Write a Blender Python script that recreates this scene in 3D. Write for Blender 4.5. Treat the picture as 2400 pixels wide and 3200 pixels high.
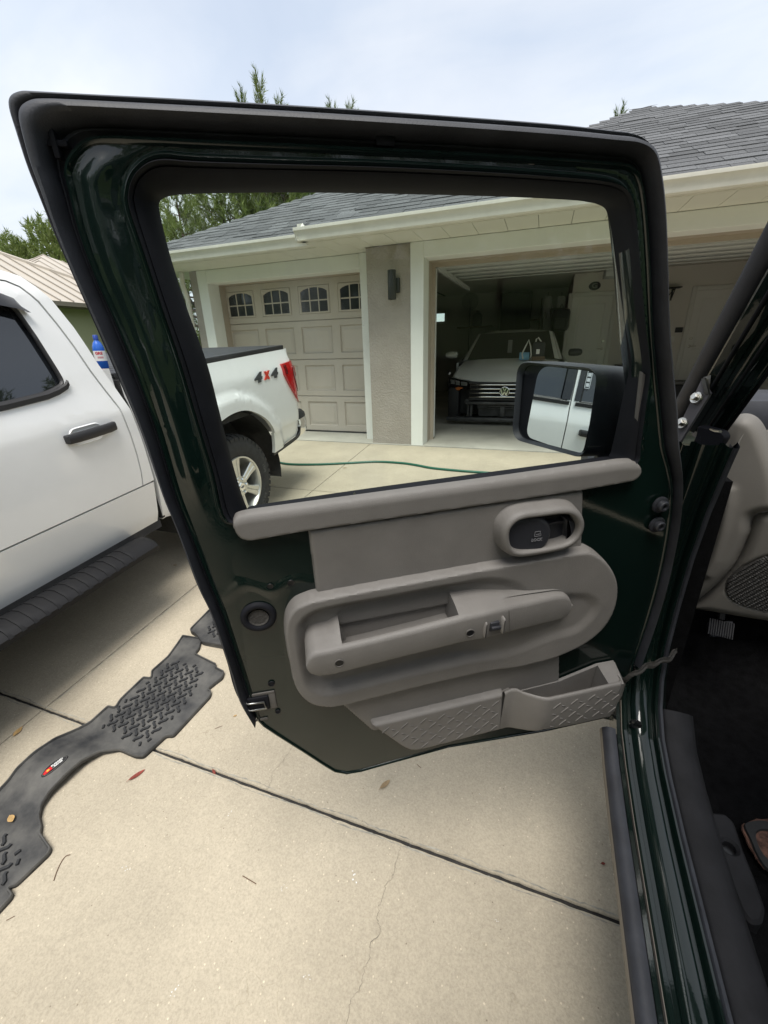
import bpy, bmesh, math, random
import numpy as np
from mathutils import Vector, Matrix
from mathutils.geometry import tessellate_polygon

for o in list(bpy.data.objects):
    bpy.data.objects.remove(o)
SC = bpy.context.scene
COL = SC.collection
random.seed(7)
rng = np.random.default_rng(7)

# ------------------------------------------------------------------ camera
# world: x along the garage front, y towards the garage, z up; driveway rises 8 % towards the garage
CAM = np.array([0.0, 0.0, 1.63])
SLOPE = 0.08
RM = np.array([[0.94178561, 0.09867441, -0.32140818],
               [0.33501819, -0.35597399, 0.87237912],
               [-0.02833145, -0.92927169, -0.36830890]])
cd = bpy.data.cameras.new('camera')
cam = bpy.data.objects.new('camera', cd)
COL.objects.link(cam)
cam.matrix_world = Matrix([[RM[0, 0], -RM[0, 1], -RM[0, 2], CAM[0]],
                           [RM[1, 0], -RM[1, 1], -RM[1, 2], CAM[1]],
                           [RM[2, 0], -RM[2, 1], -RM[2, 2], CAM[2]],
                           [0, 0, 0, 1]])
cd.sensor_fit = 'VERTICAL'
cd.sensor_height = 36.0
cd.sensor_width = 27.0
cd.lens = 1300.0 / 3200.0 * 36.0
cd.clip_start = 0.02
cd.clip_end = 2000.0
SC.camera = cam

# ------------------------------------------------------------------ sky and sun
SUN_EL, SUN_AZ = math.radians(68), math.radians(166)   # azimuth measured from +y towards +x
W = bpy.data.worlds.new('World')
SC.world = W
W.use_nodes = True
wn, wl = W.node_tree.nodes, W.node_tree.links
wn.clear()
wo = wn.new('ShaderNodeOutputWorld')
bg = wn.new('ShaderNodeBackground')
bg.inputs['Strength'].default_value = 0.071
sky = wn.new('ShaderNodeTexSky')
sky.sky_type = 'NISHITA'
sky.sun_disc = False
sky.sun_elevation = SUN_EL
sky.sun_rotation = SUN_AZ
sky.air_density = 1.0
sky.dust_density = 2.0
tc = wn.new('ShaderNodeTexCoord')
sep = wn.new('ShaderNodeSeparateXYZ')
wl.new(tc.outputs['Generated'], sep.inputs[0])


def wmath(op, a, b=None, clamp=False):
    n = wn.new('ShaderNodeMath')
    n.operation = op
    n.use_clamp = clamp
    for i, v in enumerate((a, b)):
        if v is None:
            continue
        if isinstance(v, (int, float)):
            n.inputs[i].default_value = v
        else:
            wl.new(v, n.inputs[i])
    return n.outputs[0]


den = wmath('ADD', wmath('MAXIMUM', sep.outputs[2], 0.0), 0.22)
cmb = wn.new('ShaderNodeCombineXYZ')
wl.new(wmath('DIVIDE', sep.outputs[0], den), cmb.inputs[0])
wl.new(wmath('DIVIDE', sep.outputs[1], den), cmb.inputs[1])
no1 = wn.new('ShaderNodeTexNoise')
no1.inputs['Scale'].default_value = 0.62
no1.inputs['Detail'].default_value = 7
no1.inputs['Roughness'].default_value = 0.52
no1.inputs['Distortion'].default_value = 0.7
mp1 = wn.new('ShaderNodeMapping')
mp1.inputs['Location'].default_value = (3.35, 1.2, 0.4)
mp1.inputs['Rotation'].default_value = (0, 0, 0.5)
mp1.inputs['Scale'].default_value = (1.0, 0.62, 1.0)
wl.new(cmb.outputs[0], mp1.inputs[0])
wl.new(mp1.outputs[0], no1.inputs['Vector'])
rp = wn.new('ShaderNodeValToRGB')
rp.color_ramp.elements[0].position = 0.36
rp.color_ramp.elements[0].color = (0.68, 0.68, 0.68, 1)
rp.color_ramp.elements[1].position = 0.60
rp.color_ramp.elements[1].color = (0.97, 0.97, 0.97, 1)
wl.new(no1.outputs['Fac'], rp.inputs[0])
no2 = wn.new('ShaderNodeTexNoise')
no2.inputs['Scale'].default_value = 1.25
no2.inputs['Detail'].default_value = 6
no2.inputs['Distortion'].default_value = 0.5
mp2 = wn.new('ShaderNodeMapping')
mp2.inputs['Location'].default_value = (0.3, 5.0, 0)
mp2.inputs['Scale'].default_value = (0.8, 1.5, 1)
wl.new(cmb.outputs[0], mp2.inputs[0])
wl.new(mp2.outputs[0], no2.inputs['Vector'])
rc = wn.new('ShaderNodeValToRGB')
rc.color_ramp.elements[0].position = 0.35
rc.color_ramp.elements[0].color = (4.4, 4.85, 5.5, 1)
rc.color_ramp.elements[1].position = 0.66
rc.color_ramp.elements[1].color = (5.95, 6.05, 6.15, 1)
wl.new(no2.outputs['Fac'], rc.inputs[0])
skg = wn.new('ShaderNodeMix')
skg.data_type = 'RGBA'
skg.blend_type = 'MIX'
wl.new(rp.outputs[0], skg.inputs[0])
wl.new(sky.outputs[0], skg.inputs[6])
wl.new(rc.outputs[0], skg.inputs[7])
wl.new(skg.outputs[2], bg.inputs[0])
wl.new(bg.outputs[0], wo.inputs[0])

sd = bpy.data.lights.new('sun', 'SUN')
sd.energy = 1.5
sd.angle = math.radians(32)
sd.color = (1.0, 0.96, 0.9)
sun = bpy.data.objects.new('sun', sd)
COL.objects.link(sun)
sdir = Vector((math.sin(SUN_AZ) * math.cos(SUN_EL), math.cos(SUN_AZ) * math.cos(SUN_EL), math.sin(SUN_EL)))
sun.rotation_euler = sdir.to_track_quat('Z', 'Y').to_euler()
sun.location = sdir * 30

SC.view_settings.view_transform = 'Standard'
SC.view_settings.look = 'None'
SC.view_settings.exposure = 1.42
SC.view_settings.gamma = 1.0
SC.view_settings.use_curve_mapping = False
SC.render.engine = 'CYCLES'
SC.cycles.max_bounces = 8
SC.cycles.transparent_max_bounces = 12

# ------------------------------------------------------------------ helpers


def ray(px, py):
    """direction of a point of the photograph (2400 x 3200), to measure it on a real plane"""
    v = np.array([px - 1200.0, py - 1600.0, 1300.0])
    return RM @ (v / np.linalg.norm(v))


def on_plane(px, py, p0, n):
    r = ray(px, py)
    n = np.array(n, float)
    k = n.dot(np.array(p0, float) - CAM) / n.dot(r)
    return CAM + k * r


def onY(px, py, y):
    return on_plane(px, py, (0, y, 0), (0, 1, 0))


def onX(px, py, x):
    return on_plane(px, py, (x, 0, 0), (1, 0, 0))


def gnd(px, py, h=0.0):
    return on_plane(px, py, (0, 0, h), (0, -SLOPE, 1))


def zoom(x0, y0, s):
    return lambda x, y: (x0 + x / s, y0 + y / s)


z1 = zoom(0, 200, 1.3825)
z2 = zoom(1200, 200, 1.3825)
z3 = zoom(0, 800, 2.074)
z4 = zoom(500, 800, 2.074)
z5 = zoom(1250, 750, 2.074)
z6 = zoom(1600, 1300, 2.074)
z7 = zoom(800, 1500, 1.3825)
z8 = zoom(600, 1600, 2.074)
zA = zoom(0, 1700, 2.074)
zB = zoom(0, 2300, 2.074)
zC = zoom(1350, 1000, 4.1475)
zM = zoom(1580, 1100, 3.95)
zP = zoom(2050, 1050, 2.3286)


def tag(o, label=None, cat=None, group=None, kind=None):
    if label:
        o['label'] = label
    if cat:
        o['category'] = cat
    if group:
        o['group'] = group
    if kind:
        o['kind'] = kind
    return o


def empty(name, loc=(0, 0, 0), rot=(0, 0, 0), parent=None):
    o = bpy.data.objects.new(name, None)
    COL.objects.link(o)
    o.empty_display_size = 0.1
    o.location = loc
    o.rotation_euler = rot
    o.parent = parent
    return o


def mesh(name, verts, faces, mat, smooth=0):
    me = bpy.data.meshes.new(name)
    me.from_pydata([tuple(map(float, v)) for v in verts], [], faces)
    if mat is not None:
        me.materials.append(mat)
    if smooth:
        me.shade_smooth()
        if smooth < 180:
            me.set_sharp_from_angle(angle=math.radians(smooth))
    me.update()
    return me


def obj(name, verts, faces, mat, parent=None, smooth=0):
    o = bpy.data.objects.new(name, mesh(name, verts, faces, mat, smooth))
    COL.objects.link(o)
    if parent is not None:
        o.parent = parent
    return o


def inst(name, me, parent=None, loc=(0, 0, 0), rot=(0, 0, 0), scale=(1, 1, 1)):
    o = bpy.data.objects.new(name, me)
    COL.objects.link(o)
    o.location, o.rotation_euler, o.scale = loc, rot, scale
    if parent is not None:
        o.parent = parent
    return o


def copy_tree(o, parent=None):
    c = o.copy()
    COL.objects.link(c)
    c.parent = parent
    for ch in list(o.children):
        copy_tree(ch, c)
    return c


def cr(pts, n=8, closed=True):
    """Catmull-Rom through the points, n samples per span"""
    P = np.array(pts, float)
    m = len(P)
    out = []
    for i in range(m if closed else m - 1):
        if closed:
            p0, p1, p2, p3 = P[(i - 1) % m], P[i], P[(i + 1) % m], P[(i + 2) % m]
        else:
            p0, p1, p2, p3 = P[max(i - 1, 0)], P[i], P[i + 1], P[min(i + 2, m - 1)]
        for k in range(n):
            t = k / n
            out.append(0.5 * (2 * p1 + (p2 - p0) * t + (2 * p0 - 5 * p1 + 4 * p2 - p3) * t * t + (3 * p1 - p0 - 3 * p2 + p3) * t ** 3))
    if not closed:
        out.append(P[-1])
    return np.array(out)


def rpoly(pts, r, seg=5):
    """polygon with rounded corners; r one radius or one for each corner"""
    P = [np.array(p, float) for p in pts]
    m = len(P)
    out = []
    for i in range(m):
        a, b, c = P[i - 1], P[i], P[(i + 1) % m]
        ri = r[i] if isinstance(r, (list, tuple)) else r
        u, v = a - b, c - b
        lu, lv = np.linalg.norm(u), np.linalg.norm(v)
        if ri <= 0 or lu < 1e-9 or lv < 1e-9:
            out.append(b)
            continue
        d = min(ri, lu * 0.49, lv * 0.49)
        p, q = b + u / lu * d, b + v / lv * d
        for k in range(seg + 1):
            t = k / seg
            out.append((1 - t) ** 2 * p + 2 * t * (1 - t) * b + t * t * q)
    return np.array(out)


def area2(P):
    P = np.array(P)
    x, y = P[:, 0], P[:, 1]
    return 0.5 * float(np.sum(x * np.roll(y, -1) - np.roll(x, -1) * y))


def offset(P, d):
    """move a CCW loop inwards by d"""
    P = np.array(P, float)
    e = np.roll(P, -1, 0) - P
    L = np.linalg.norm(e, axis=1, keepdims=True)
    L[L < 1e-9] = 1e-9
    e = e / L
    nrm = np.stack([-e[:, 1], e[:, 0]], 1)
    b = nrm + np.roll(nrm, 1, 0)
    s = np.sum(b * b, axis=1, keepdims=True)
    s[s < 0.5] = 0.5
    return P + b * (2.0 / s) * d


def pillow(poly, prof, holes=(), fr=None, back=False, hprof=None):
    """plate from an outline: prof = [(inset, height) ...] from the back edge to the front cap; holes are cut through"""
    poly = np.array(poly, float)
    if area2(poly) < 0:
        poly = poly[::-1]
    hs = []
    for h in holes:
        h = np.array(h, float)
        hs.append(h[::-1] if area2(h) > 0 else h)
    V, F = [], []
    caps, bcaps = [], []
    for li, L in enumerate([poly] + hs):
        n = len(L)
        base = len(V)
        pr = hprof if (li and hprof) else prof
        for j, (ins, w) in enumerate(pr):
            for p in offset(L, ins):
                V.append((p[0], p[1], w))
            if j:
                for i in range(n):
                    a, b = base + (j - 1) * n + i, base + (j - 1) * n + (i + 1) % n
                    F.append((a, b, b + n, a + n))
        caps.append(list(range(base + (len(pr) - 1) * n, base + len(pr) * n)))
        bcaps.append(list(range(base, base + n)))
    if not hs:
        F.append(tuple(caps[0]))
        if back:
            F.append(tuple(reversed(bcaps[0])))
    else:
        for cp, rev in ((caps, False), (bcaps, True)):
            if rev and not back:
                continue
            idx = [i for c in cp for i in c]
            tris = tessellate_polygon([[Vector((V[i][0], V[i][1], 0)) for i in c] for c in cp])
            for t in tris:
                a, b, c = (idx[q] for q in t)
                s = (V[b][0] - V[a][0]) * (V[c][1] - V[a][1]) - (V[b][1] - V[a][1]) * (V[c][0] - V[a][0])
                if (s < 0) != rev:
                    a, c = c, a
                F.append((a, b, c))
    if fr is not None:
        V = [fr(*v) for v in V]
    return V, F


def sd_poly(P, poly, near=None):
    """signed distance of the points P (N,2) to a closed polygon, negative inside; near collects the closest border points"""
    P = np.asarray(P, np.float32)
    A = np.asarray(poly, np.float32)
    e = np.roll(A, -1, 0) - A
    ee = np.maximum((e * e).sum(1), 1e-12)
    ax, ay, ex, ey = A[:, 0], A[:, 1], e[:, 0], e[:, 1]
    by = ay + ey
    sl = ex / np.where(ey == 0, 1, ey)
    out = np.empty(len(P), np.float64)
    for i in range(0, len(P), 8000):
        x, y = P[i:i + 8000, 0:1], P[i:i + 8000, 1:2]
        wx, wy = x - ax, y - ay
        t = (wx * ex + wy * ey) / ee
        np.clip(t, 0, 1, out=t)
        dd = (wx - t * ex) ** 2 + (wy - t * ey) ** 2
        d2 = dd.min(1)
        if near is not None:
            j = dd.argmin(1)
            r_ = np.arange(len(j))
            near[i:i + 8000, 0] = ax[j] + t[r_, j] * ex[j]
            near[i:i + 8000, 1] = ay[j] + t[r_, j] * ey[j]
        c = (ay > y) != (by > y)
        ins = ((c & (wx < sl * wy)).sum(1) % 2).astype(bool)
        d = np.sqrt(d2)
        out[i:i + 8000] = np.where(ins, -d, d)
    return out


def sstep(x, a=0.0, b=1.0):
    t = np.clip((x - a) / (b - a), 0, 1)
    return t * t * (3 - 2 * t)


def dome(x):
    """0..1 quarter-round"""
    t = np.clip(x, 0, 1)
    return np.sqrt(np.maximum(0, 1 - (1 - t) ** 2))


def relief(name, poly, step, func, mat, parent, margin=0.0, smooth=50, cut=None):
    """moulded part: a fine grid over an outline, its height given by func(u, v, signed distance); border vertices are pulled on to the outline"""
    poly = np.array(poly)
    u0, v0 = poly.min(0) - step * 1.5
    u1, v1 = poly.max(0) + step * 1.5
    U = np.arange(u0, u1 + step, step)
    Vv = np.arange(v0, v1 + step, step)
    gu, gv = np.meshgrid(U, Vv)
    P = np.stack([gu.ravel(), gv.ravel()], 1)
    N = np.zeros_like(P)
    S = sd_poly(P, poly, N)
    if cut is not None:
        N2 = np.zeros_like(P)
        S2 = -sd_poly(P, cut, N2)
        w = S2 > S
        S[w], N[w] = S2[w], N2[w]
    nv, nu = gu.shape
    idx = np.arange(nu * nv).reshape(nv, nu)
    ins = (S < 0).reshape(gu.shape)
    f = ins[:-1, :-1] | ins[:-1, 1:] | ins[1:, :-1] | ins[1:, 1:]
    q = np.stack([idx[:-1, :-1][f], idx[:-1, 1:][f], idx[1:, 1:][f], idx[1:, :-1][f]], 1)
    used = np.unique(q)
    snap = (S > -0.3 * step)
    P[snap] = N[snap]
    S = np.where(snap, 0.0, S)
    H = np.zeros(len(P))
    H[used] = func(P[used, 0], P[used, 1], S[used])
    remap = np.full(nu * nv, -1)
    remap[used] = np.arange(len(used))
    V = np.stack([P[used, 0], P[used, 1], H[used]], 1)
    return obj(name, V, remap[q].tolist(), mat, parent, smooth)


def loft(rows, closed=False, cap=False):
    n = len(rows[0])
    V = [tuple(p) for r in rows for p in r]
    F = []
    for j in range(len(rows) - 1):
        for i in range(n if closed else n - 1):
            a, b = j * n + i, j * n + (i + 1) % n
            F.append((a, b, b + n, a + n))
    if cap:
        F.append(tuple(reversed(range(n))))
        F.append(tuple(range((len(rows) - 1) * n, len(rows) * n)))
    return V, F


class MB:
    def __init__(s):
        s.v, s.f = [], []

    def add(s, V, F):
        b = len(s.v)
        s.v += [tuple(map(float, v)) for v in V]
        s.f += [tuple(i + b for i in f) for f in F]
        return s

    def box(s, x0, x1, y0, y1, z0, z1):
        V = [(x0, y0, z0), (x1, y0, z0), (x1, y1, z0), (x0, y1, z0), (x0, y0, z1), (x1, y0, z1), (x1, y1, z1), (x0, y1, z1)]
        return s.add(V, [(3, 2, 1, 0), (4, 5, 6, 7), (0, 1, 5, 4), (1, 2, 6, 5), (2, 3, 7, 6), (3, 0, 4, 7)])

    def rbox(s, x0, x1, y0, y1, z0, z1, r=0.01):
        """box with bevelled edges"""
        bm = bmesh.new()
        bmesh.ops.create_cube(bm, size=1)
        for v in bm.verts:
            v.co = ((x0 + x1) / 2 + v.co.x * (x1 - x0), (y0 + y1) / 2 + v.co.y * (y1 - y0), (z0 + z1) / 2 + v.co.z * (z1 - z0))
        r = min(r, (x1 - x0) * .45, (y1 - y0) * .45, (z1 - z0) * .45)
        bmesh.ops.bevel(bm, geom=bm.edges[:], offset=r, segments=2, profile=0.5, affect='EDGES')
        bm.verts.index_update()
        s.add([v.co for v in bm.verts], [[v.index for v in f.verts] for f in bm.faces])
        bm.free()
        return s

    def prism(s, poly, fr, d0, d1):
        V, F = pillow(poly, [(0, d0), (0, d1)], fr=fr, back=True)
        return s.add(V, F)

    def plate(s, poly, prof, fr=None, holes=(), back=False, hprof=None):
        return s.add(*pillow(poly, prof, holes, fr, back, hprof))

    def tube(s, path, r, n=8, cap=True, closed=False):
        P = [np.array(p, float) for p in path]
        m = len(P)
        rr = r if isinstance(r, (list, tuple, np.ndarray)) else [r] * m
        rows = []
        up = None
        for i in range(m):
            if closed:
                t = P[(i + 1) % m] - P[i - 1]
            else:
                t = P[min(i + 1, m - 1)] - P[max(i - 1, 0)]
            t = t / max(np.linalg.norm(t), 1e-9)
            if up is None:
                up = np.array([0, 0, 1.0]) if abs(t[2]) < .9 else np.array([1.0, 0, 0])
            a = up - t * up.dot(t)
            a = a / max(np.linalg.norm(a), 1e-9)
            up = a
            b = np.cross(t, a)
            rows.append([P[i] + (a * math.cos(2 * math.pi * k / n) + b * math.sin(2 * math.pi * k / n)) * rr[i] for k in range(n)])
        if closed:
            rows.append(rows[0])
        V, F = loft(rows, True, cap and not closed)
        return s.add(V, F)

    def lathe(s, prof, org=(0, 0, 0), axis='z', n=24):
        """prof = [(radius, along axis)]"""
        rows = []
        for r, h in prof:
            row = []
            for k in range(n):
                c, d = math.cos(2 * math.pi * k / n) * r, math.sin(2 * math.pi * k / n) * r
                p = {'z': (c, d, h), 'x': (h, c, d), 'y': (d, h, c)}[axis]
                row.append((p[0] + org[0], p[1] + org[1], p[2] + org[2]))
            rows.append(row)
        return s.add(*loft(rows, True, False))

    def build(s, name, mat, parent=None, smooth=0):
        return obj(name, s.v, s.f, mat, parent, smooth)

    def mesh(s, name, mat, smooth=0):
        return mesh(name, s.v, s.f, mat, smooth)


def sheet(poly, holes, us, vs, fmap, depth=None):
    """body panel: an outline in (u, v) cut at the given u and v lines, then bent by fmap(u, v) -> xyz; depth turns the border in"""
    bm = bmesh.new()
    edges = []
    for L in [poly] + list(holes):
        vv = [bm.verts.new((float(p[0]), float(p[1]), 0)) for p in L]
        for i in range(len(vv)):
            edges.append(bm.edges.new((vv[i], vv[(i + 1) % len(vv)])))
    bmesh.ops.triangle_fill(bm, use_beauty=True, use_dissolve=False, edges=edges, normal=(0, 0, 1))
    for u in us:
        bmesh.ops.bisect_plane(bm, geom=bm.verts[:] + bm.edges[:] + bm.faces[:], plane_co=(u, 0, 0), plane_no=(1, 0, 0), dist=1e-5)
    for v in vs:
        bmesh.ops.bisect_plane(bm, geom=bm.verts[:] + bm.edges[:] + bm.faces[:], plane_co=(0, v, 0), plane_no=(0, 1, 0), dist=1e-5)
    bmesh.ops.recalc_face_normals(bm, faces=bm.faces[:])
    for f in bm.faces:
        if f.normal.z < 0:
            f.normal_flip()
    bord = [e for e in bm.edges if e.is_boundary]
    for v in bm.verts:
        v.co = fmap(v.co.x, v.co.y)
    if depth is not None:
        ex = bmesh.ops.extrude_edge_only(bm, edges=bord)
        for g in ex['geom']:
            if isinstance(g, bmesh.types.BMVert):
                g.co += Vector(depth)
    bmesh.ops.recalc_face_normals(bm, faces=bm.faces[:])
    bm.verts.index_update()
    V = [tuple(v.co) for v in bm.verts]
    F = [[v.index for v in f.verts] for f in bm.faces]
    bm.free()
    return V, F


def text_geo(s, size, depth=0.001, bold=0.0, align='CENTER', shear=0.0):
    c = bpy.data.curves.new('lettering', 'FONT')
    c.body = s
    c.size = size
    c.extrude = depth / 2
    c.offset = bold
    c.shear = shear
    c.align_x = align
    c.align_y = 'CENTER'
    c.resolution_u = 3
    o = bpy.data.objects.new('lettering', c)
    COL.objects.link(o)
    bpy.context.view_layer.update()
    me = bpy.data.meshes.new_from_object(o.evaluated_get(bpy.context.evaluated_depsgraph_get()))
    V = [tuple(v.co) for v in me.vertices]
    F = [tuple(p.vertices) for p in me.polygons]
    bpy.data.objects.remove(o)
    bpy.data.curves.remove(c)
    bpy.data.meshes.remove(me)
    return V, F


# ------------------------------------------------------------------ materials
MT = {}


def M(name, col, rough=0.5, metal=0.0, spec=0.5, coat=0.0, bump=None, var=None, island=0.0, coat_rough=0.03, vcol2=None):
    m = bpy.data.materials.new(name)
    m.use_nodes = True
    nt = m.node_tree
    b = nt.nodes['Principled BSDF']
    b.inputs['Base Color'].default_value = (*col, 1)
    b.inputs['Roughness'].default_value = rough
    b.inputs['Metallic'].default_value = metal
    b.inputs['Specular IOR Level'].default_value = spec
    b.inputs['Coat Weight'].default_value = coat
    b.inputs['Coat Roughness'].default_value = coat_rough
    t = nt.nodes.new('ShaderNodeTexCoord')
    if var:
        n = nt.nodes.new('ShaderNodeTexNoise')
        n.inputs['Scale'].default_value = var[0]
        n.inputs['Detail'].default_value = 5
        n.inputs['Roughness'].default_value = 0.65
        nt.links.new(t.outputs['Object'], n.inputs['Vector'])
        r = nt.nodes.new('ShaderNodeValToRGB')
        r.color_ramp.elements[0].position = 0.3
        r.color_ramp.elements[1].position = 0.7
        a = var[1]
        c2 = vcol2 or col
        r.color_ramp.elements[0].color = (*[c * (1 - a) for c in col], 1)
        r.color_ramp.elements[1].color = (*[min(1, c * (1 + a)) for c in c2], 1)
        nt.links.new(n.outputs['Fac'], r.inputs[0])
        out = r.outputs[0]
        if island:
            g = nt.nodes.new('ShaderNodeNewGeometry')
            oi = nt.nodes.new('ShaderNodeObjectInfo')
            ad = nt.nodes.new('ShaderNodeMath')
            ad.operation = 'ADD'
            nt.links.new(g.outputs['Random Per Island'], ad.inputs[0])
            nt.links.new(oi.outputs['Random'], ad.inputs[1])
            fr_ = nt.nodes.new('ShaderNodeMath')
            fr_.operation = 'FRACT'
            nt.links.new(ad.outputs[0], fr_.inputs[0])
            mr = nt.nodes.new('ShaderNodeMapRange')
            mr.inputs['To Min'].default_value = 1 - island
            mr.inputs['To Max'].default_value = 1 + island
            nt.links.new(fr_.outputs[0], mr.inputs['Value'])
            mx = nt.nodes.new('ShaderNodeMix')
            mx.data_type = 'RGBA'
            mx.blend_type = 'MULTIPLY'
            mx.inputs[0].default_value = 1
            nt.links.new(out, mx.inputs[6])
            nt.links.new(mr.outputs[0], mx.inputs[7])
            out = mx.outputs[2]
        nt.links.new(out, b.inputs['Base Color'])
        if len(var) > 2:
            mr2 = nt.nodes.new('ShaderNodeMapRange')
            mr2.inputs['To Min'].default_value = rough - var[2]
            mr2.inputs['To Max'].default_value = rough + var[2]
            nt.links.new(n.outputs['Fac'], mr2.inputs['Value'])
            nt.links.new(mr2.outputs[0], b.inputs['Roughness'])
    if bump:
        n2 = nt.nodes.new('ShaderNodeTexNoise')
        n2.inputs['Scale'].default_value = bump[0]
        n2.inputs['Detail'].default_value = bump[3] if len(bump) > 3 else 3
        nt.links.new(t.outputs['Object'], n2.inputs['Vector'])
        bp = nt.nodes.new('ShaderNodeBump')
        bp.inputs['Strength'].default_value = bump[1]
        bp.inputs['Distance'].default_value = bump[2]
        nt.links.new(n2.outputs['Fac'], bp.inputs['Height'])
        nt.links.new(bp.outputs[0], b.inputs['Normal'])
        if coat:
            nt.links.new(bp.outputs[0], b.inputs['Coat Normal'])
    MT[name] = m
    return m


def thin_glass(name, tint, refl_rough=0.0, smudge_haze=0.0, smudge_scale=3.0, ior=1.5):
    m = bpy.data.materials.new(name)
    m.use_nodes = True
    nt = m.node_tree
    nt.nodes.clear()
    out = nt.nodes.new('ShaderNodeOutputMaterial')
    tr = nt.nodes.new('ShaderNodeBsdfTransparent')
    tr.inputs[0].default_value = (*tint, 1)
    gl = nt.nodes.new('ShaderNodeBsdfGlossy')
    gl.inputs['Roughness'].default_value = refl_rough
    fr_ = nt.nodes.new('ShaderNodeFresnel')
    fr_.inputs[0].default_value = ior
    mx = nt.nodes.new('ShaderNodeMixShader')
    nt.links.new(fr_.outputs[0], mx.inputs[0])
    nt.links.new(tr.outputs[0], mx.inputs[1])
    nt.links.new(gl.outputs[0], mx.inputs[2])
    last = mx
    if smudge_haze:  # pale diffuse smudges, which also paint a faint reflected haze
        t = nt.nodes.new('ShaderNodeTexCoord')
        mp = nt.nodes.new('ShaderNodeMapping')
        mp.inputs['Scale'].default_value = (1.0, 0.32, 1.0)
        n = nt.nodes.new('ShaderNodeTexNoise')
        n.inputs['Scale'].default_value = smudge_scale
        n.inputs['Detail'].default_value = 8
        n.inputs['Roughness'].default_value = 0.62
        n.inputs['Distortion'].default_value = 0.8
        nt.links.new(t.outputs['Object'], mp.inputs[0])
        nt.links.new(mp.outputs[0], n.inputs['Vector'])
        r = nt.nodes.new('ShaderNodeMapRange')
        r.inputs['From Min'].default_value = 0.52
        r.inputs['From Max'].default_value = 0.78
        r.inputs['To Max'].default_value = smudge_haze
        nt.links.new(n.outputs['Fac'], r.inputs['Value'])
        vo = nt.nodes.new('ShaderNodeTexVoronoi')
        vo.inputs['Scale'].default_value = 34
        nt.links.new(t.outputs['Object'], vo.inputs['Vector'])
        lt = nt.nodes.new('ShaderNodeMath')
        lt.operation = 'LESS_THAN'
        lt.inputs[1].default_value = 0.075
        nt.links.new(vo.outputs['Distance'], lt.inputs[0])
        vr = nt.nodes.new('ShaderNodeSeparateColor')
        nt.links.new(vo.outputs['Color'], vr.inputs[0])
        gt = nt.nodes.new('ShaderNodeMath')
        gt.operation = 'GREATER_THAN'
        gt.inputs[1].default_value = 0.82
        nt.links.new(vr.outputs[0], gt.inputs[0])
        mu = nt.nodes.new('ShaderNodeMath')
        mu.operation = 'MULTIPLY'
        nt.links.new(lt.outputs[0], mu.inputs[0])
        nt.links.new(gt.outputs[0], mu.inputs[1])
        mu2 = nt.nodes.new('ShaderNodeMath')
        mu2.operation = 'MULTIPLY'
        mu2.inputs[1].default_value = 0.16
        nt.links.new(mu.outputs[0], mu2.inputs[0])
        ad = nt.nodes.new('ShaderNodeMath')
        ad.operation = 'ADD'
        nt.links.new(r.outputs[0], ad.inputs[0])
        nt.links.new(mu2.outputs[0], ad.inputs[1])
        df = nt.nodes.new('ShaderNodeBsdfDiffuse')
        df.inputs[0].default_value = (0.62, 0.66, 0.66, 1)
        m2 = nt.nodes.new('ShaderNodeMixShader')
        nt.links.new(ad.outputs[0], m2.inputs[0])
        nt.links.new(mx.outputs[0], m2.inputs[1])
        nt.links.new(df.outputs[0], m2.inputs[2])
        last = m2
    nt.links.new(last.outputs[0], out.inputs[0])
    MT[name] = m
    return m


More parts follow.
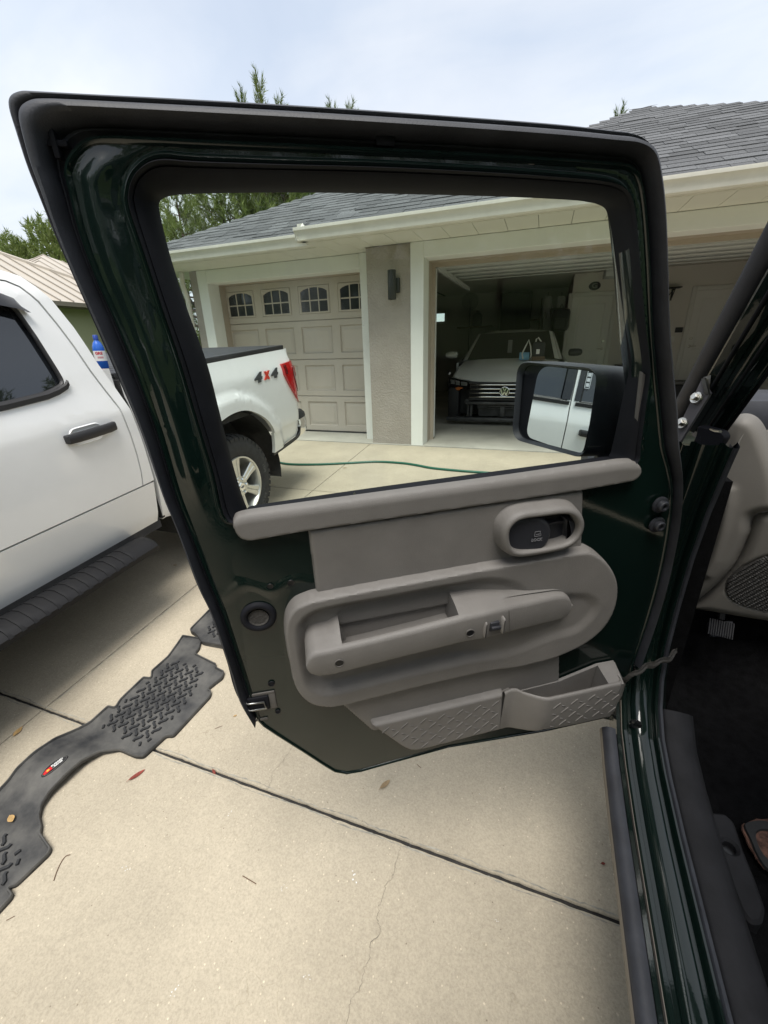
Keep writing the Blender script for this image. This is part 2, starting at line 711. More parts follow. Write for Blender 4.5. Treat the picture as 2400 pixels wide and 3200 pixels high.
def concrete(name, base, speck=0.5, stain=0.12):
    m = bpy.data.materials.new(name)
    m.use_nodes = True
    nt = m.node_tree
    b = nt.nodes['Principled BSDF']
    b.inputs['Roughness'].default_value = 0.9
    b.inputs['Specular IOR Level'].default_value = 0.25
    t = nt.nodes.new('ShaderNodeTexCoord')

    def noise(scale, detail=4, rough=0.6, src=None):
        n = nt.nodes.new('ShaderNodeTexNoise')
        n.inputs['Scale'].default_value = scale
        n.inputs['Detail'].default_value = detail
        n.inputs['Roughness'].default_value = rough
        nt.links.new(t.outputs['Object'], n.inputs['Vector'])
        return n.outputs['Fac']

    def ramp(src, p0, c0, p1, c1):
        r = nt.nodes.new('ShaderNodeValToRGB')
        r.color_ramp.elements[0].position = p0
        r.color_ramp.elements[0].color = (*c0, 1)
        r.color_ramp.elements[1].position = p1
        r.color_ramp.elements[1].color = (*c1, 1)
        nt.links.new(src, r.inputs[0])
        return r.outputs[0]

    def mult(a, c):
        x = nt.nodes.new('ShaderNodeMix')
        x.data_type = 'RGBA'
        x.blend_type = 'MULTIPLY'
        x.inputs[0].default_value = 1
        nt.links.new(a, x.inputs[6])
        nt.links.new(c, x.inputs[7])
        return x.outputs[2]
    k = lambda f: (f, f, f * 0.985)
    c = ramp(noise(1.3, 6), 0.3, tuple(v * (1 - stain) for v in base), 0.72, tuple(v * (1 + stain * .6) for v in base))
    c = mult(c, ramp(noise(150, 3, 0.7), 0.32, k(1 - speck * .42), 0.60, k(1.06)))
    c = mult(c, ramp(noise(55, 3, 0.7), 0.30, k(0.93), 0.66, k(1.03)))
    # pale aggregate and pin holes
    vo = nt.nodes.new('ShaderNodeTexVoronoi')
    vo.inputs['Scale'].default_value = 38
    nt.links.new(t.outputs['Object'], vo.inputs['Vector'])
    c = mult(c, ramp(vo.outputs['Distance'], 0.07, (1.42, 1.42, 1.40), 0.11, (1, 1, 1)))
    vo2 = nt.nodes.new('ShaderNodeTexVoronoi')
    vo2.inputs['Scale'].default_value = 23
    nt.links.new(t.outputs['Object'], vo2.inputs['Vector'])
    c = mult(c, ramp(vo2.outputs['Distance'], 0.035, (0.55, 0.52, 0.5), 0.055, (1, 1, 1)))
    # hairline crazing
    vo3 = nt.nodes.new('ShaderNodeTexVoronoi')
    vo3.feature = 'DISTANCE_TO_EDGE'
    vo3.inputs['Scale'].default_value = 6.5
    dn = nt.nodes.new('ShaderNodeTexNoise')
    dn.inputs['Scale'].default_value = 9
    nt.links.new(t.outputs['Object'], dn.inputs['Vector'])
    mxv = nt.nodes.new('ShaderNodeMix')
    mxv.data_type = 'RGBA'
    mxv.blend_type = 'LINEAR_LIGHT'
    mxv.inputs[0].default_value = 0.12
    nt.links.new(t.outputs['Object'], mxv.inputs[6])
    nt.links.new(dn.outputs['Color'], mxv.inputs[7])
    nt.links.new(mxv.outputs[2], vo3.inputs['Vector'])
    craz = ramp(vo3.outputs['Distance'], 0.0015, (0.84, 0.83, 0.80), 0.006, (1, 1, 1))
    fade = nt.nodes.new('ShaderNodeMix')
    fade.data_type = 'RGBA'
    nt.links.new(ramp(noise(2.1, 3), 0.47, (0, 0, 0), 0.62, (1, 1, 1)), fade.inputs[0])
    fade.inputs[6].default_value = (1, 1, 1, 1)
    nt.links.new(craz, fade.inputs[7])
    c = mult(c, fade.outputs[2])
    nt.links.new(c, b.inputs['Base Color'])
    bp = nt.nodes.new('ShaderNodeBump')
    bp.inputs['Strength'].default_value = 0.55
    bp.inputs['Distance'].default_value = 0.004
    nt.links.new(noise(120, 4, 0.7), bp.inputs['Height'])
    nt.links.new(bp.outputs[0], b.inputs['Normal'])
    MT[name] = m
    return m


concrete('driveway_concrete', (0.45, 0.396, 0.312), 0.34, 0.20)
concrete('garage_concrete', (0.50, 0.48, 0.43), 0.4, 0.25)
M('joint_dirt', (0.028, 0.026, 0.024), 0.95, var=(30, .5))
M('crack_dirt', (0.26, 0.23, 0.18), 0.95, var=(40, .5))
M('edge_stain', (0.30, 0.285, 0.24), 0.95, var=(25, .35), bump=(120, .5, .003))
M('lawn', (0.07, 0.11, 0.03), 0.95, var=(3, .4), bump=(60, 1.0, .05))
M('stucco', (0.36, 0.325, 0.28), 0.92, bump=(48, 1.0, .012, 5), var=(4, .08))
M('white_trim', (0.78, 0.79, 0.74), 0.7, bump=(90, .35, .003), var=(2, .04))
M('soffit_white', (0.68, 0.68, 0.60), 0.7, bump=(120, .3, .002))
M('gutter_white', (0.70, 0.68, 0.60), 0.38, var=(6, .06))
M('garage_door_paint', (0.50, 0.45, 0.385), 0.55, bump=(140, .12, .002), var=(3, .04))
M('jamb_tan', (0.42, 0.36, 0.29), 0.7)
M('shingle', (0.115, 0.118, 0.122), 0.93, bump=(260, .8, .004), var=(40, .35), island=0.28)
M('roof_deck', (0.06, 0.06, 0.062), 0.95)
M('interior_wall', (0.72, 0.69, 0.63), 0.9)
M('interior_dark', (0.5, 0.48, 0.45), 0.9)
M('interior_door', (0.80, 0.79, 0.74), 0.5)
M('interior_trim', (0.74, 0.73, 0.68), 0.5)
M('section_steel', (0.58, 0.59, 0.57), 0.5)
M('lamp_black', (0.018, 0.019, 0.02), 0.5)
M('win_dark', (0.02, 0.025, 0.028), 0.06, spec=.6)
M('metal_roof', (0.50, 0.45, 0.38), 0.42, var=(1.2, .06))
M('roof_seam', (0.30, 0.27, 0.23), 0.5)
M('neighbour_wall', (0.42, 0.43, 0.27), 0.9, bump=(60, .4, .004))
M('fascia_brown', (0.20, 0.18, 0.14), 0.6)
M('bark', (0.12, 0.085, 0.06), 0.95, bump=(18, 1, .03), var=(5, .4))
M('truck_white', (0.80, 0.81, 0.80), 0.28, coat=1.0, spec=.5, bump=(700, .03, .0006), var=(5, .02))
M('truck_black', (0.022, 0.022, 0.024), 0.5, bump=(500, .15, .001))
M('truck_tint', (0.012, 0.014, 0.017), 0.02, spec=1.0)
M('step_black', (0.010, 0.010, 0.011), 0.6, spec=.3)
M('black_gloss', (0.012, 0.012, 0.013), 0.12, spec=.6)
M('liner_black', (0.03, 0.03, 0.03), 0.9, var=(9, .4))
M('tyre', (0.026, 0.026, 0.027), 0.82, bump=(90, .3, .002), var=(20, .35))
M('tyre_mark', (0.10, 0.10, 0.10), 0.8)
M('alloy', (0.62, 0.62, 0.60), 0.32, metal=.85, var=(14, .08))
M('chrome', (0.80, 0.80, 0.80), 0.08, metal=1.0)
M('tail_red', (0.45, 0.006, 0.008), 0.08, coat=1.0, spec=.6)
M('tail_deep', (0.14, 0.004, 0.006), 0.1, coat=1.0)
M('badge_grey', (0.06, 0.065, 0.07), 0.4)
M('badge_red', (0.62, 0.05, 0.03), 0.4)
M('car_white', (0.80, 0.82, 0.79), 0.3, coat=1.0)
M('car_plastic', (0.022, 0.022, 0.023), 0.6)
M('car_steel', (0.10, 0.10, 0.10), 0.5, metal=.5, var=(9, .4))
M('lamp_glass', (0.45, 0.46, 0.45), 0.08, metal=.5)
M('amber', (0.62, 0.20, 0.06), 0.2)
M('suv_green', (0.0034, 0.0098, 0.0078), 0.35, coat=1.0, spec=.08, bump=(210, .035, .0010, 2), coat_rough=.06)
M('rubber', (0.027, 0.029, 0.036), 0.58, bump=(420, .30, .0012), var=(14, .3, .06))
M('rubber_smooth', (0.009, 0.0095, 0.0125), 0.68, spec=.15, bump=(300, .12, .0008), var=(10, .3, .05))
M('trim_grey', (0.148, 0.139, 0.129), 0.55, bump=(560, .5, .0014), var=(16, .075, .09))
M('trim_dark', (0.09, 0.084, 0.078), 0.6, bump=(560, .38, .0012))
M('handle_black', (0.020, 0.021, 0.026), 0.46, bump=(700, .25, .0008))
M('recess_black', (0.006, 0.006, 0.007), 0.35)
M('screw', (0.32, 0.32, 0.31), 0.3, metal=1.0)
M('zinc', (0.62, 0.60, 0.54), 0.28, metal=1.0, var=(60, .2))
M('pedal_rib', (0.02, 0.02, 0.023), 0.5)
M('bracket_grey', (0.13, 0.125, 0.135), 0.5)
M('dash_grey', (0.15, 0.14, 0.125), 0.6, bump=(500, .4, .0012), var=(4, .04))
M('carpet', (0.0055, 0.0055, 0.006), 1.0, spec=.1, bump=(420, 1.0, .004), var=(40, .5))
M('sill_plastic', (0.015, 0.015, 0.017), 0.75, spec=.3, bump=(500, .4, .0012), var=(12, .35))
M('speaker', (0.05, 0.047, 0.044), 0.6)
M('rust', (0.045, 0.022, 0.016), 0.95, var=(55, .7), bump=(90, .8, .004), vcol2=(0.13, 0.065, 0.045))
M('floor_black', (0.014, 0.014, 0.014), 0.7, var=(25, .6))
M('seal_bounce_tan', (0.17, 0.15, 0.125), 0.6)  # the seal's colour, reused for bounce light painted on the rail edge
M('strap', (0.045, 0.042, 0.038), 0.95, bump=(260, .8, .003))
M('mat_rubber', (0.042, 0.044, 0.048), 0.62, bump=(380, .25, .001), var=(7, .42, .08), vcol2=(0.088, 0.085, 0.078))
M('mat_lug', (0.026, 0.027, 0.029), 0.6, bump=(380, .2, .001), var=(12, .3))
M('mat_black', (0.014, 0.014, 0.015), 0.4)
M('logo_red', (0.55, 0.015, 0.02), 0.5)
M('logo_yellow', (0.75, 0.45, 0.05), 0.5)
M('print_white', (0.78, 0.78, 0.76), 0.5)
M('print_grey', (0.16, 0.16, 0.17), 0.5)
M('hose', (0.012, 0.10, 0.062), 0.35, bump=(200, .2, .001))
M('leaf_red', (0.20, 0.035, 0.022), 0.6, var=(80, .4))
M('leaf_tan', (0.42, 0.27, 0.11), 0.7, var=(80, .3))
M('leaf_brown', (0.28, 0.20, 0.11), 0.8, var=(80, .3))
M('needle_brown', (0.13, 0.075, 0.045), 0.8)
M('white_fleck', (0.72, 0.72, 0.70), 0.9)
M('bottle_blue', (0.02, 0.12, 0.52), 0.25)
M('bottle_cap', (0.02, 0.06, 0.32), 0.4)
M('label_red', (0.55, 0.02, 0.05), 0.5)
M('paper_blue', (0.20, 0.42, 0.62), 0.8)
M('strap_white', (0.62, 0.62, 0.58), 0.7)
M('junk_dark', (0.035, 0.035, 0.038), 0.7)
M('junk_grey', (0.16, 0.16, 0.155), 0.7)
M('junk_brown', (0.13, 0.09, 0.06), 0.8)
thin_glass('door_glass', (0.90, 0.975, 0.935), smudge_haze=0.17, smudge_scale=3.0, ior=1.42)
thin_glass('clear_pane', (0.85, 0.9, 0.87))
thin_glass('car_glass', (0.25, 0.27, 0.27))
mm = bpy.data.materials.new('mirror_glass')
mm.use_nodes = True
mm.node_tree.nodes['Principled BSDF'].inputs['Metallic'].default_value = 1
mm.node_tree.nodes['Principled BSDF'].inputs['Roughness'].default_value = 0.01
mm.node_tree.nodes['Principled BSDF'].inputs['Base Color'].default_value = (0.86, 0.9, 0.9, 1)
MT['mirror_glass'] = mm


def foliage(name, c0, c1):
    m = bpy.data.materials.new(name)
    m.use_nodes = True
    nt = m.node_tree
    b = nt.nodes['Principled BSDF']
    b.inputs['Roughness'].default_value = 0.75
    g = nt.nodes.new('ShaderNodeNewGeometry')
    oi = nt.nodes.new('ShaderNodeObjectInfo')
    t = nt.nodes.new('ShaderNodeTexCoord')
    n = nt.nodes.new('ShaderNodeTexNoise')
    n.inputs['Scale'].default_value = 0.9
    n.inputs['Detail'].default_value = 3
    nt.links.new(t.outputs['Object'], n.inputs['Vector'])
    ad = nt.nodes.new('ShaderNodeMath')
    ad.operation = 'MULTIPLY_ADD'
    nt.links.new(g.outputs['Random Per Island'], ad.inputs[0])
    ad.inputs[1].default_value = 0.45
    nt.links.new(n.outputs['Fac'], ad.inputs[2])
    a2 = nt.nodes.new('ShaderNodeMath')
    a2.operation = 'MULTIPLY_ADD'
    nt.links.new(oi.outputs['Random'], a2.inputs[0])
    a2.inputs[1].default_value = 0.25
    nt.links.new(ad.outputs[0], a2.inputs[2])
    r = nt.nodes.new('ShaderNodeValToRGB')
    r.color_ramp.elements[0].position = 0.4
    r.color_ramp.elements[0].color = (*c0, 1)
    r.color_ramp.elements[1].position = 1.05
    r.color_ramp.elements[1].color = (*c1, 1)
    nt.links.new(a2.outputs[0], r.inputs[0])
    nt.links.new(r.outputs[0], b.inputs['Base Color'])
    tl = nt.nodes.new('ShaderNodeBsdfTranslucent')
    nt.links.new(r.outputs[0], tl.inputs[0])
    mx = nt.nodes.new('ShaderNodeMixShader')
    mx.inputs[0].default_value = 0.35
    nt.links.new(b.outputs[0], mx.inputs[1])
    nt.links.new(tl.outputs[0], mx.inputs[2])
    nt.links.new(mx.outputs[0], nt.nodes['Material Output'].inputs[0])
    MT[name] = m


foliage('pine_needles', (0.055, 0.10, 0.025), (0.22, 0.27, 0.075))
# ------------------------------------------------------------------ ground
GZ = lambda y: SLOPE * y
lv, lf = [], []
ys = [-900, -120, -40, -12, -8, 5.3, 9, 20, 60, 300, 900]
xs = [-900, -200, -60, -30, -18, -5.0, 4.2, 12, 40, 200, 900]


def lawn_z(y):
    return (max(-0.75, min(SLOPE * y, 0.40))) - 0.06


for y in ys:
    for x in xs:
        lv.append((x, y, lawn_z(y)))
n = len(xs)
for j in range(len(ys) - 1):
    for i in range(n - 1):
        lf.append((j * n + i, j * n + i + 1, (j + 1) * n + i + 1, (j + 1) * n + i))
tag(obj('lawn', lv, lf, MT['lawn']), 'flat green lawn around the houses', kind='structure')

XJ = [-5.13, -2.08, 0.97, 4.02]
YJ = [-7.245, -4.545, -1.845, 0.855, 3.555, 5.2]
frg = lambda x, y, w: (x, y, GZ(y) + w)
drive = obj('driveway', [frg(XJ[0], YJ[0], -.007), frg(XJ[-1], YJ[0], -.007), frg(XJ[-1], YJ[-1], -.007), frg(XJ[0], YJ[-1], -.007)],
            [(0, 1, 2, 3)], MT['joint_dirt'])
tag(drive, 'pale concrete driveway cut into slabs, rising to the garage', kind='structure')


def wavy(a, b, n, amp):
    """slab edge with small chips"""
    a, b = np.array(a), np.array(b)
    t = (b - a) / np.linalg.norm(b - a)
    nn = np.array([t[1], -t[0]])
    out = []
    for i in range(n):
        k = i / n
        out.append(a + (b - a) * k + (nn * abs(rng.normal(0, amp)) * -1 if 0 < i else 0))
    return out


for i in range(len(XJ) - 1):
    for j in range(len(YJ) - 1):
        gx, gy = 0.0032, 0.0044
        x0, x1, y0, y1 = XJ[i] + gx, XJ[i + 1] - gx, YJ[j] + gy, YJ[j + 1] - gy
        near = -2 < y1 < 6 and -6 < x0 < 3
        k = 150 if near else 1
        P = wavy((x0, y0), (x1, y0), k, .0011) + wavy((x1, y0), (x1, y1), k, .0009) + wavy((x1, y1), (x0, y1), k, .0011) + wavy((x0, y1), (x0, y0), k, .0009)
        V, F = pillow(P, [(0, -.1), (0, -.004), (.002, 0)], fr=frg)
        obj('slab', V, F, MT['driveway_concrete'], drive)


def ribbon(pts, w, h, jit=0.0):
    V, F = [], []
    P = np.array(pts, float)
    for i, p in enumerate(P):
        t = P[min(i + 1, len(P) - 1)] - P[max(i - 1, 0)]
        t = t / max(np.linalg.norm(t), 1e-9)
        nn = np.array([-t[1], t[0]])
        ww = w * (1 + rng.uniform(-jit, jit)) if 0 < i < len(P) - 1 else w * .2
        for s in (-.5, .5):
            q = p + nn * ww * s
            V.append((q[0], q[1], GZ(q[1]) + h))
    for i in range(len(P) - 1):
        F.append((2 * i, 2 * i + 1, 2 * i + 3, 2 * i + 2))
    return V, F


def jag(pts, n=6, amp=.003):
    P = cr(pts, n, False)
    return P + rng.normal(0, amp, P.shape)


for pts, w in (([(-.827, 1.10), (-.827, 1.026), (-.831, .968), (-.844, .93), (-.829, .895), (-.83, .857)], .0016),
               ([(-.284, .845), (-.288, .782), (-.285, .751), (-.297, .729), (-.298, .687), (-.302, .657), (-.289, .633), (-.276, .616), (-.295, .589),
                 (-.289, .557), (-.293, .531), (-.292, .495), (-.307, .468), (-.302, .428), (-.31, .30)], .0017),
               ([(-.83, 1.1), (-.80, 1.25), (-.82, 1.4), (-.79, 1.6), (-.80, 1.9)], .0014)):
    V, F = ribbon(jag(pts, 7, .0022), w, .0012, .5)
    obj('crack', V, F, MT['crack_dirt'], drive)
for yy, side in ((.855, 1), (.855, -1), (3.555, 1)):
    xs_ = np.arange(-3.2, .9, .012)
    P = np.stack([xs_, yy + side * (.0095 + .005 * np.abs(np.sin(xs_ * 9.1) + .6 * np.sin(xs_ * 23))) + rng.normal(0, .0011, len(xs_))], 1)
    V, F = ribbon(P, .003, .0011, .9)
    obj('edge_stain', V, F, MT['edge_stain'], drive)
ys_ = np.arange(.9, 3.4, .012)
P = np.stack([-2.08 + .008 + .006 * np.abs(np.sin(ys_ * 7.7) + .5 * np.sin(ys_ * 19)) + rng.normal(0, .001, len(ys_)), ys_], 1)
V, F = ribbon(P, .003, .0011, .9)
obj('edge_stain', V, F, MT['edge_stain'], drive)

# ------------------------------------------------------------------ house with the two garage doors
house = tag(empty('garage_house', (0, 0, .42)), 'tan stucco house with two garage doors, white trim and grey shingle roof', 'house')
FZ = .42


def hp(mb, name, mat, smooth=0, parent=None):
    """a house part, given in world coordinates"""
    mb.v = [(a, b, c - FZ) for a, b, c in mb.v]
    return mb.build(name, MT[mat], parent or house, smooth)


EY, EZ = 4.72, 2.834
hp(MB().box(-4.75, 3.75, 5.215, 12.3, .2, .42), 'garage_floor', 'garage_concrete')
hp(MB().box(-4.9, -2.062, 5.205, 5.90, .25, .4215), 'threshold', 'garage_concrete')
hp(MB().box(-1.51, 3.7, 5.206, 5.235, .25, .4235), 'threshold', 'garage_concrete')
# walls
hp(MB().box(-2.06, -1.515, 5.244, 5.46, .3, 2.71).box(-2.06, -1.9, 5.46, 5.62, .3, 2.71), 'wall', 'stucco')
hp(MB().box(3.56, 3.95, 5.244, 5.46, .3, 2.71), 'wall', 'stucco')
hp(MB().box(-1.515, 3.56, 5.250, 5.46, 2.705, 3.0), 'wall', 'stucco')
hp(MB().box(-4.9, -4.76, 5.5, 5.7, .2, 2.71).box(-4.9, -4.72, 5.7, 12.4, .2, 2.9), 'wall', 'stucco')
hp(MB().box(-4.76, -2.06, 5.51, 5.7, 2.706, 3.0), 'wall', 'stucco')
hp(MB().box(3.75, 3.95, 5.46, 12.4, .2, 2.9), 'wall', 'stucco')
# white trim bands
hp(MB().rbox(-1.515, -1.358, 5.222, 5.47, .3, 2.71, .006), 'door_trim', 'white_trim')
hp(MB().rbox(3.40, 3.57, 5.222, 5.47, .3, 2.71, .006), 'door_trim', 'white_trim')
hp(MB().rbox(-1.358, 3.40, 5.2235, 5.468, 2.551, 2.709, .006), 'door_trim', 'white_trim')
hp(MB().rbox(-4.76, -4.594, 5.478, 5.72, .3, 2.71, .006), 'door_trim', 'white_trim')
hp(MB().rbox(-2.246, -2.062, 5.478, 5.72, .3, 2.71, .006), 'door_trim', 'white_trim')
hp(MB().rbox(-4.594, -2.246, 5.4795, 5.718, 2.543, 2.709, .006), 'door_trim', 'white_trim')
# jambs of the wide opening
hp(MB().box(-1.40, -1.357, 5.47, 5.62, .42, 2.60).box(3.399, 3.44, 5.47, 5.62, .42, 2.60).box(-1.357, 3.399, 5.47, 5.62, 2.552, 2.60), 'jamb', 'jamb_tan')
hp(MB().box(-1.40, -1.318, 5.62, 5.66, .42, 2.56).box(-1.318, 3.36, 5.62, 5.66, 2.507, 2.56).box(3.36, 3.44, 5.62, 5.66, .42, 2.56), 'door_stop', 'jamb_tan')
hp(MB().box(-4.66, -4.593, 5.72, 5.90, .42, 2.6).box(-2.247, -2.18, 5.72, 5.90, .42, 2.6).box(-4.593, -2.247, 5.72, 5.90, 2.542, 2.6), 'jamb', 'jamb_tan')
# inside
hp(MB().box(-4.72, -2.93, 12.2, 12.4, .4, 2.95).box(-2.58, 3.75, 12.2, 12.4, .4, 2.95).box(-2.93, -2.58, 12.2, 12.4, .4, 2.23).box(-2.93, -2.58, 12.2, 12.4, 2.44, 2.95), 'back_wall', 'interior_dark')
hp(MB().box(.44, 3.75, 10.0, 10.15, .42, 2.95), 'inner_wall', 'interior_wall')
hp(MB().box(.44, .58, 10.151, 12.2, .42, 2.95), 'inner_wall', 'interior_wall')
hp(MB().box(-4.9, 3.95, 5.47, 12.4, 2.85, 2.9), 'ceiling', 'interior_wall')
hp(MB().box(-4.72, -4.70, 5.9, 12.2, .42, 2.85), 'inner_wall', 'interior_wall')
hp(MB().box(3.73, 3.75, 5.5, 10, .42, 2.85), 'inner_wall', 'interior_wall')
# small window in the back wall: a real opening on to the trees behind
hp(MB().box(-2.99, -2.93, 12.17, 12.215, 2.17, 2.50).box(-2.58, -2.52, 12.17, 12.215, 2.17, 2.50).box(-2.93, -2.58, 12.17, 12.215, 2.44, 2.50).box(-2.93, -2.58, 12.17, 12.215, 2.17, 2.23), 'window_frame', 'white_trim')
hp(MB().box(-2.93, -2.58, 12.28, 12.284, 2.23, 2.44), 'window_pane', 'clear_pane')

# raised sectional door of the wide opening, lying under the ceiling
for k in range(4):
    y0 = 5.74 + k * .55
    za, zb = 2.53 + k * .03, 2.53 + (k + 1) * .03
    mb = MB()
    mb.add([(-1.36, y0, za), (3.42, y0, za), (3.42, y0 + .53, zb), (-1.36, y0 + .53, zb), (-1.36, y0, za + .04), (3.42, y0, za + .04), (3.42, y0 + .53, zb + .04), (-1.36, y0 + .53, zb + .04)],
           [(0, 1, 2, 3), (7, 6, 5, 4), (0, 4, 5, 1), (1, 5, 6, 2), (2, 6, 7, 3), (3, 7, 4, 0)])
    for q in (.03, .50):
        mb.box(-1.36, 3.42, y0 + q - .02, y0 + q + .02, za + (zb - za) * q / .55 - .028, za + .01)
    hp(mb, 'raised_door_section', 'section_steel')
hp(MB().box(-1.345, -1.30, 5.68, 8.2, 2.50, 2.55).box(-1.345, -1.31, 5.66, 5.70, .45, 2.5), 'door_track', 'section_steel')

# closed door: four sections, sixteen panels, arched lights in the top row
DY = 5.86
dx0, dx1 = -4.66, -2.18
cw = (dx1 - dx0) / 4
gd = hp(MB().box(dx0, dx1, DY + .012, DY + .05, .43, 2.56), 'garage_door', 'garage_door_paint')
sec_h = (2.545 - .435) / 4


def door_piece(mb, name, mat):
    mb.v = [(a, b, c - FZ) for a, b, c in mb.v]
    return mb.build(name, MT[mat], gd, 40)


fd = lambda x, z, w: (x, DY + .002 - w, z)
for r in range(4):
    zb = .435 + r * sec_h
    sec = rpoly([(dx0, zb + .004), (dx1, zb + .004), (dx1, zb + sec_h - .004), (dx0, zb + sec_h - .004)], .002, 1)
    holes = []
    for c in range(4):
        xa, xb = dx0 + c * cw + .065, dx0 + (c + 1) * cw - .065
        za, zc = zb + .085, zb + sec_h - .085
        holes.append(((xa, xb, za, zc)))
    mb = MB().plate(sec, [(0, 0), (0, .008), (.004, .012)], fr=fd, holes=[[(a, c_), (b, c_), (b, d_), (a, d_)] for a, b, c_, d_ in holes])
    for q in (.022, sec_h - .022):
        mb.box(dx0, dx1, DY - .006, DY, zb + q - .006, zb + q + .006)
    door_piece(mb, 'door_section', 'garage_door_paint')
    for a, b, c_, d_ in holes:
        rc_ = [(a + .002, c_ + .002), (b - .002, c_ + .002), (b - .002, d_ - .002), (a + .002, d_ - .002)]
        if r < 3:
            door_piece(MB().plate(rc_, [(0, .010), (.010, -.006), (.022, -.006), (.052, .014), (.056, .014)], fr=fd), 'panel', 'garage_door_paint')
        else:
            xa, xb = a + .035, b - .035
            za, zt = c_ + .025, d_ - .025
            az = lambda f: zt - .085 + .085 * math.sqrt(max(0, 1 - (2 * f - 1) ** 2 * .86))
            arch = [(xa, za), (xb, za)] + [(xb - (xb - xa) * k / 14, az(k / 14)) for k in range(0, 15)]
            door_piece(MB().plate(rc_, [(0, .010), (.006, .018), (.01, .018)], fr=fd, holes=[arch], hprof=[(0, .001), (0, .016), (.002, .018)]), 'window_frame', 'garage_door_paint')
            door_piece(MB().plate(arch, [(0, .001), (0, .004)], fr=fd), 'window_pane', 'win_dark')
            mb = MB()
            for k in (1, 2):
                xm = xa + (xb - xa) * k / 3
                mb.box(xm - .008, xm + .008, DY - .006, DY + .008, za, az(k / 3) + .004)
            zm = za + (zt - za) * .47
            mb.box(xa, xb, DY - .0055, DY + .0075, zm - .008, zm + .008)
            door_piece(mb, 'muntin', 'garage_door_paint')
hp(MB().box(-4.59, -2.25, DY - .03, DY + .01, .4225, .436), 'door_seal', 'lamp_black')

# soffits of narrow boards, fascia and gutters
x = -2.56
while x < 4.45:
    hp(MB().box(x + .0025, x + .2975, EY + .02, 5.2225 if x > -2.1 else 4.985, 2.7105, 2.722), 'soffit_panel', 'soffit_white')
    x += .30
hp(MB().box(-2.05, 4.48, EY + .03, 5.25, 2.7225, 2.735), 'soffit_backing', 'lamp_black')  # black sheet paints shade into the gaps between the boards
hp(MB().box(-2.56, -2.051, EY + .03, 4.985, 2.7225, 2.735), 'soffit_backing', 'soffit_white')
hp(MB().box(-2.063, -1.9625, 4.9865, 5.2225, 2.7105, 2.722), 'soffit_panel', 'soffit_white')
x = -5.46
while x < -2.10:
    hp(MB().box(x + .0025, min(x + .2975, -2.065), EY + .27, 5.478, 2.7105, 2.722), 'soffit_panel', 'soffit_white')
    x += .30
hp(MB().box(-5.47, -2.06, EY + .28, 5.5, 2.7225, 2.735).box(-2.555, -2.06, 4.99, 5.5, 2.724, 2.736).box(-5.47, -4.9, 5.5, 12.4, 2.724, 2.736), 'soffit_backing', 'soffit_white')


def gutter(x0, x1, y):
    prof = [(.02, -.118), (-.045, -.118), (-.062, -.106), (-.066, -.088), (-.070, -.06), (-.088, -.034), (-.102, -.022), (-.104, -.004), (-.104, .006), (-.094, .006), (-.094, -.008), (.0, -.008)]
    rows = [[(xx, y + a, EZ + b) for a, b in prof] for xx in (x0, x1)]
    mb = MB().add(*loft(rows))
    for xx in (x0, x1):
        mb.add([(xx, y + a, EZ + b) for a, b in prof], [tuple(range(len(prof)))])
    return mb


hp(gutter(-2.64, 4.6, EY), 'gutter', 'gutter_white', 35)
hp(gutter(-5.56, -2.60, EY + .25), 'gutter', 'gutter_white', 35)
mb = MB()
prof = [(.02, -.118), (-.045, -.118), (-.062, -.106), (-.066, -.088), (-.070, -.06), (-.088, -.034), (-.102, -.022), (-.104, -.004), (-.104, .006), (-.094, .006), (-.094, -.008), (.0, -.008)]
mb.add(*loft([[(-2.545 + a, yy + .0, EZ + b) for a, b in prof] for yy in (EY - .09, 5.06)]))
hp(mb, 'gutter', 'gutter_white', 35)
hp(MB().box(-2.56, 4.5, EY, EY + .022, 2.712, 2.84), 'fascia', 'gutter_white')
hp(MB().box(-5.48, -2.5, EY + .25, EY + .272, 2.712, 2.84), 'fascia', 'gutter_white')
hp(MB().box(-2.70, -2.64, EY + .10, EY + .18, 2.80, 2.92).add([(-2.64, EY + .0, 2.83), (-2.52, EY - .02, 2.83), (-2.64, EY + .12, 2.93)], [(0, 1, 2)]), 'gutter_end', 'gutter_white')
hp(MB().tube([(-4.98, 5.44, 2.7), (-4.98, 5.42, 2.55), (-4.97, 5.46, 2.35), (-4.97, 5.46, .45)], .035, 8), 'downspout', 'gutter_white', 60)

# roofs
PT = .5
RA = 3.53
deck = MB()
ax, ay, az = -2.568 + RA, EY + RA, EZ + RA * PT
deck.add([(-2.60, EY - .03, EZ), (ax * 2 + 2.60, EY - .03, EZ), (ax, ay, az), (ax, 14, az), (-2.60, 14, EZ), (ax * 2 + 2.60, 14, EZ)],
         [(0, 1, 2), (0, 2, 3, 4), (1, 5, 3, 2)])
SA = 3.42
sx0, sy0 = -5.49, EY + .25
deck.add([(sx0, sy0 - .03, EZ - .001), (-2.4, sy0 - .03, EZ - .001), (-2.4 + SA, sy0 + SA, EZ + SA * PT - .001), (sx0 + SA, sy0 + SA, EZ + SA * PT - .001), (sx0, 14, EZ - .001), (sx0 + SA, 14, EZ + SA * PT - .001)],
         [(0, 1, 2, 3), (0, 3, 5, 4)])
roof = hp(deck, 'roof', 'roof_deck')
pitch = math.atan(PT)
EXP = .143
tabs = []


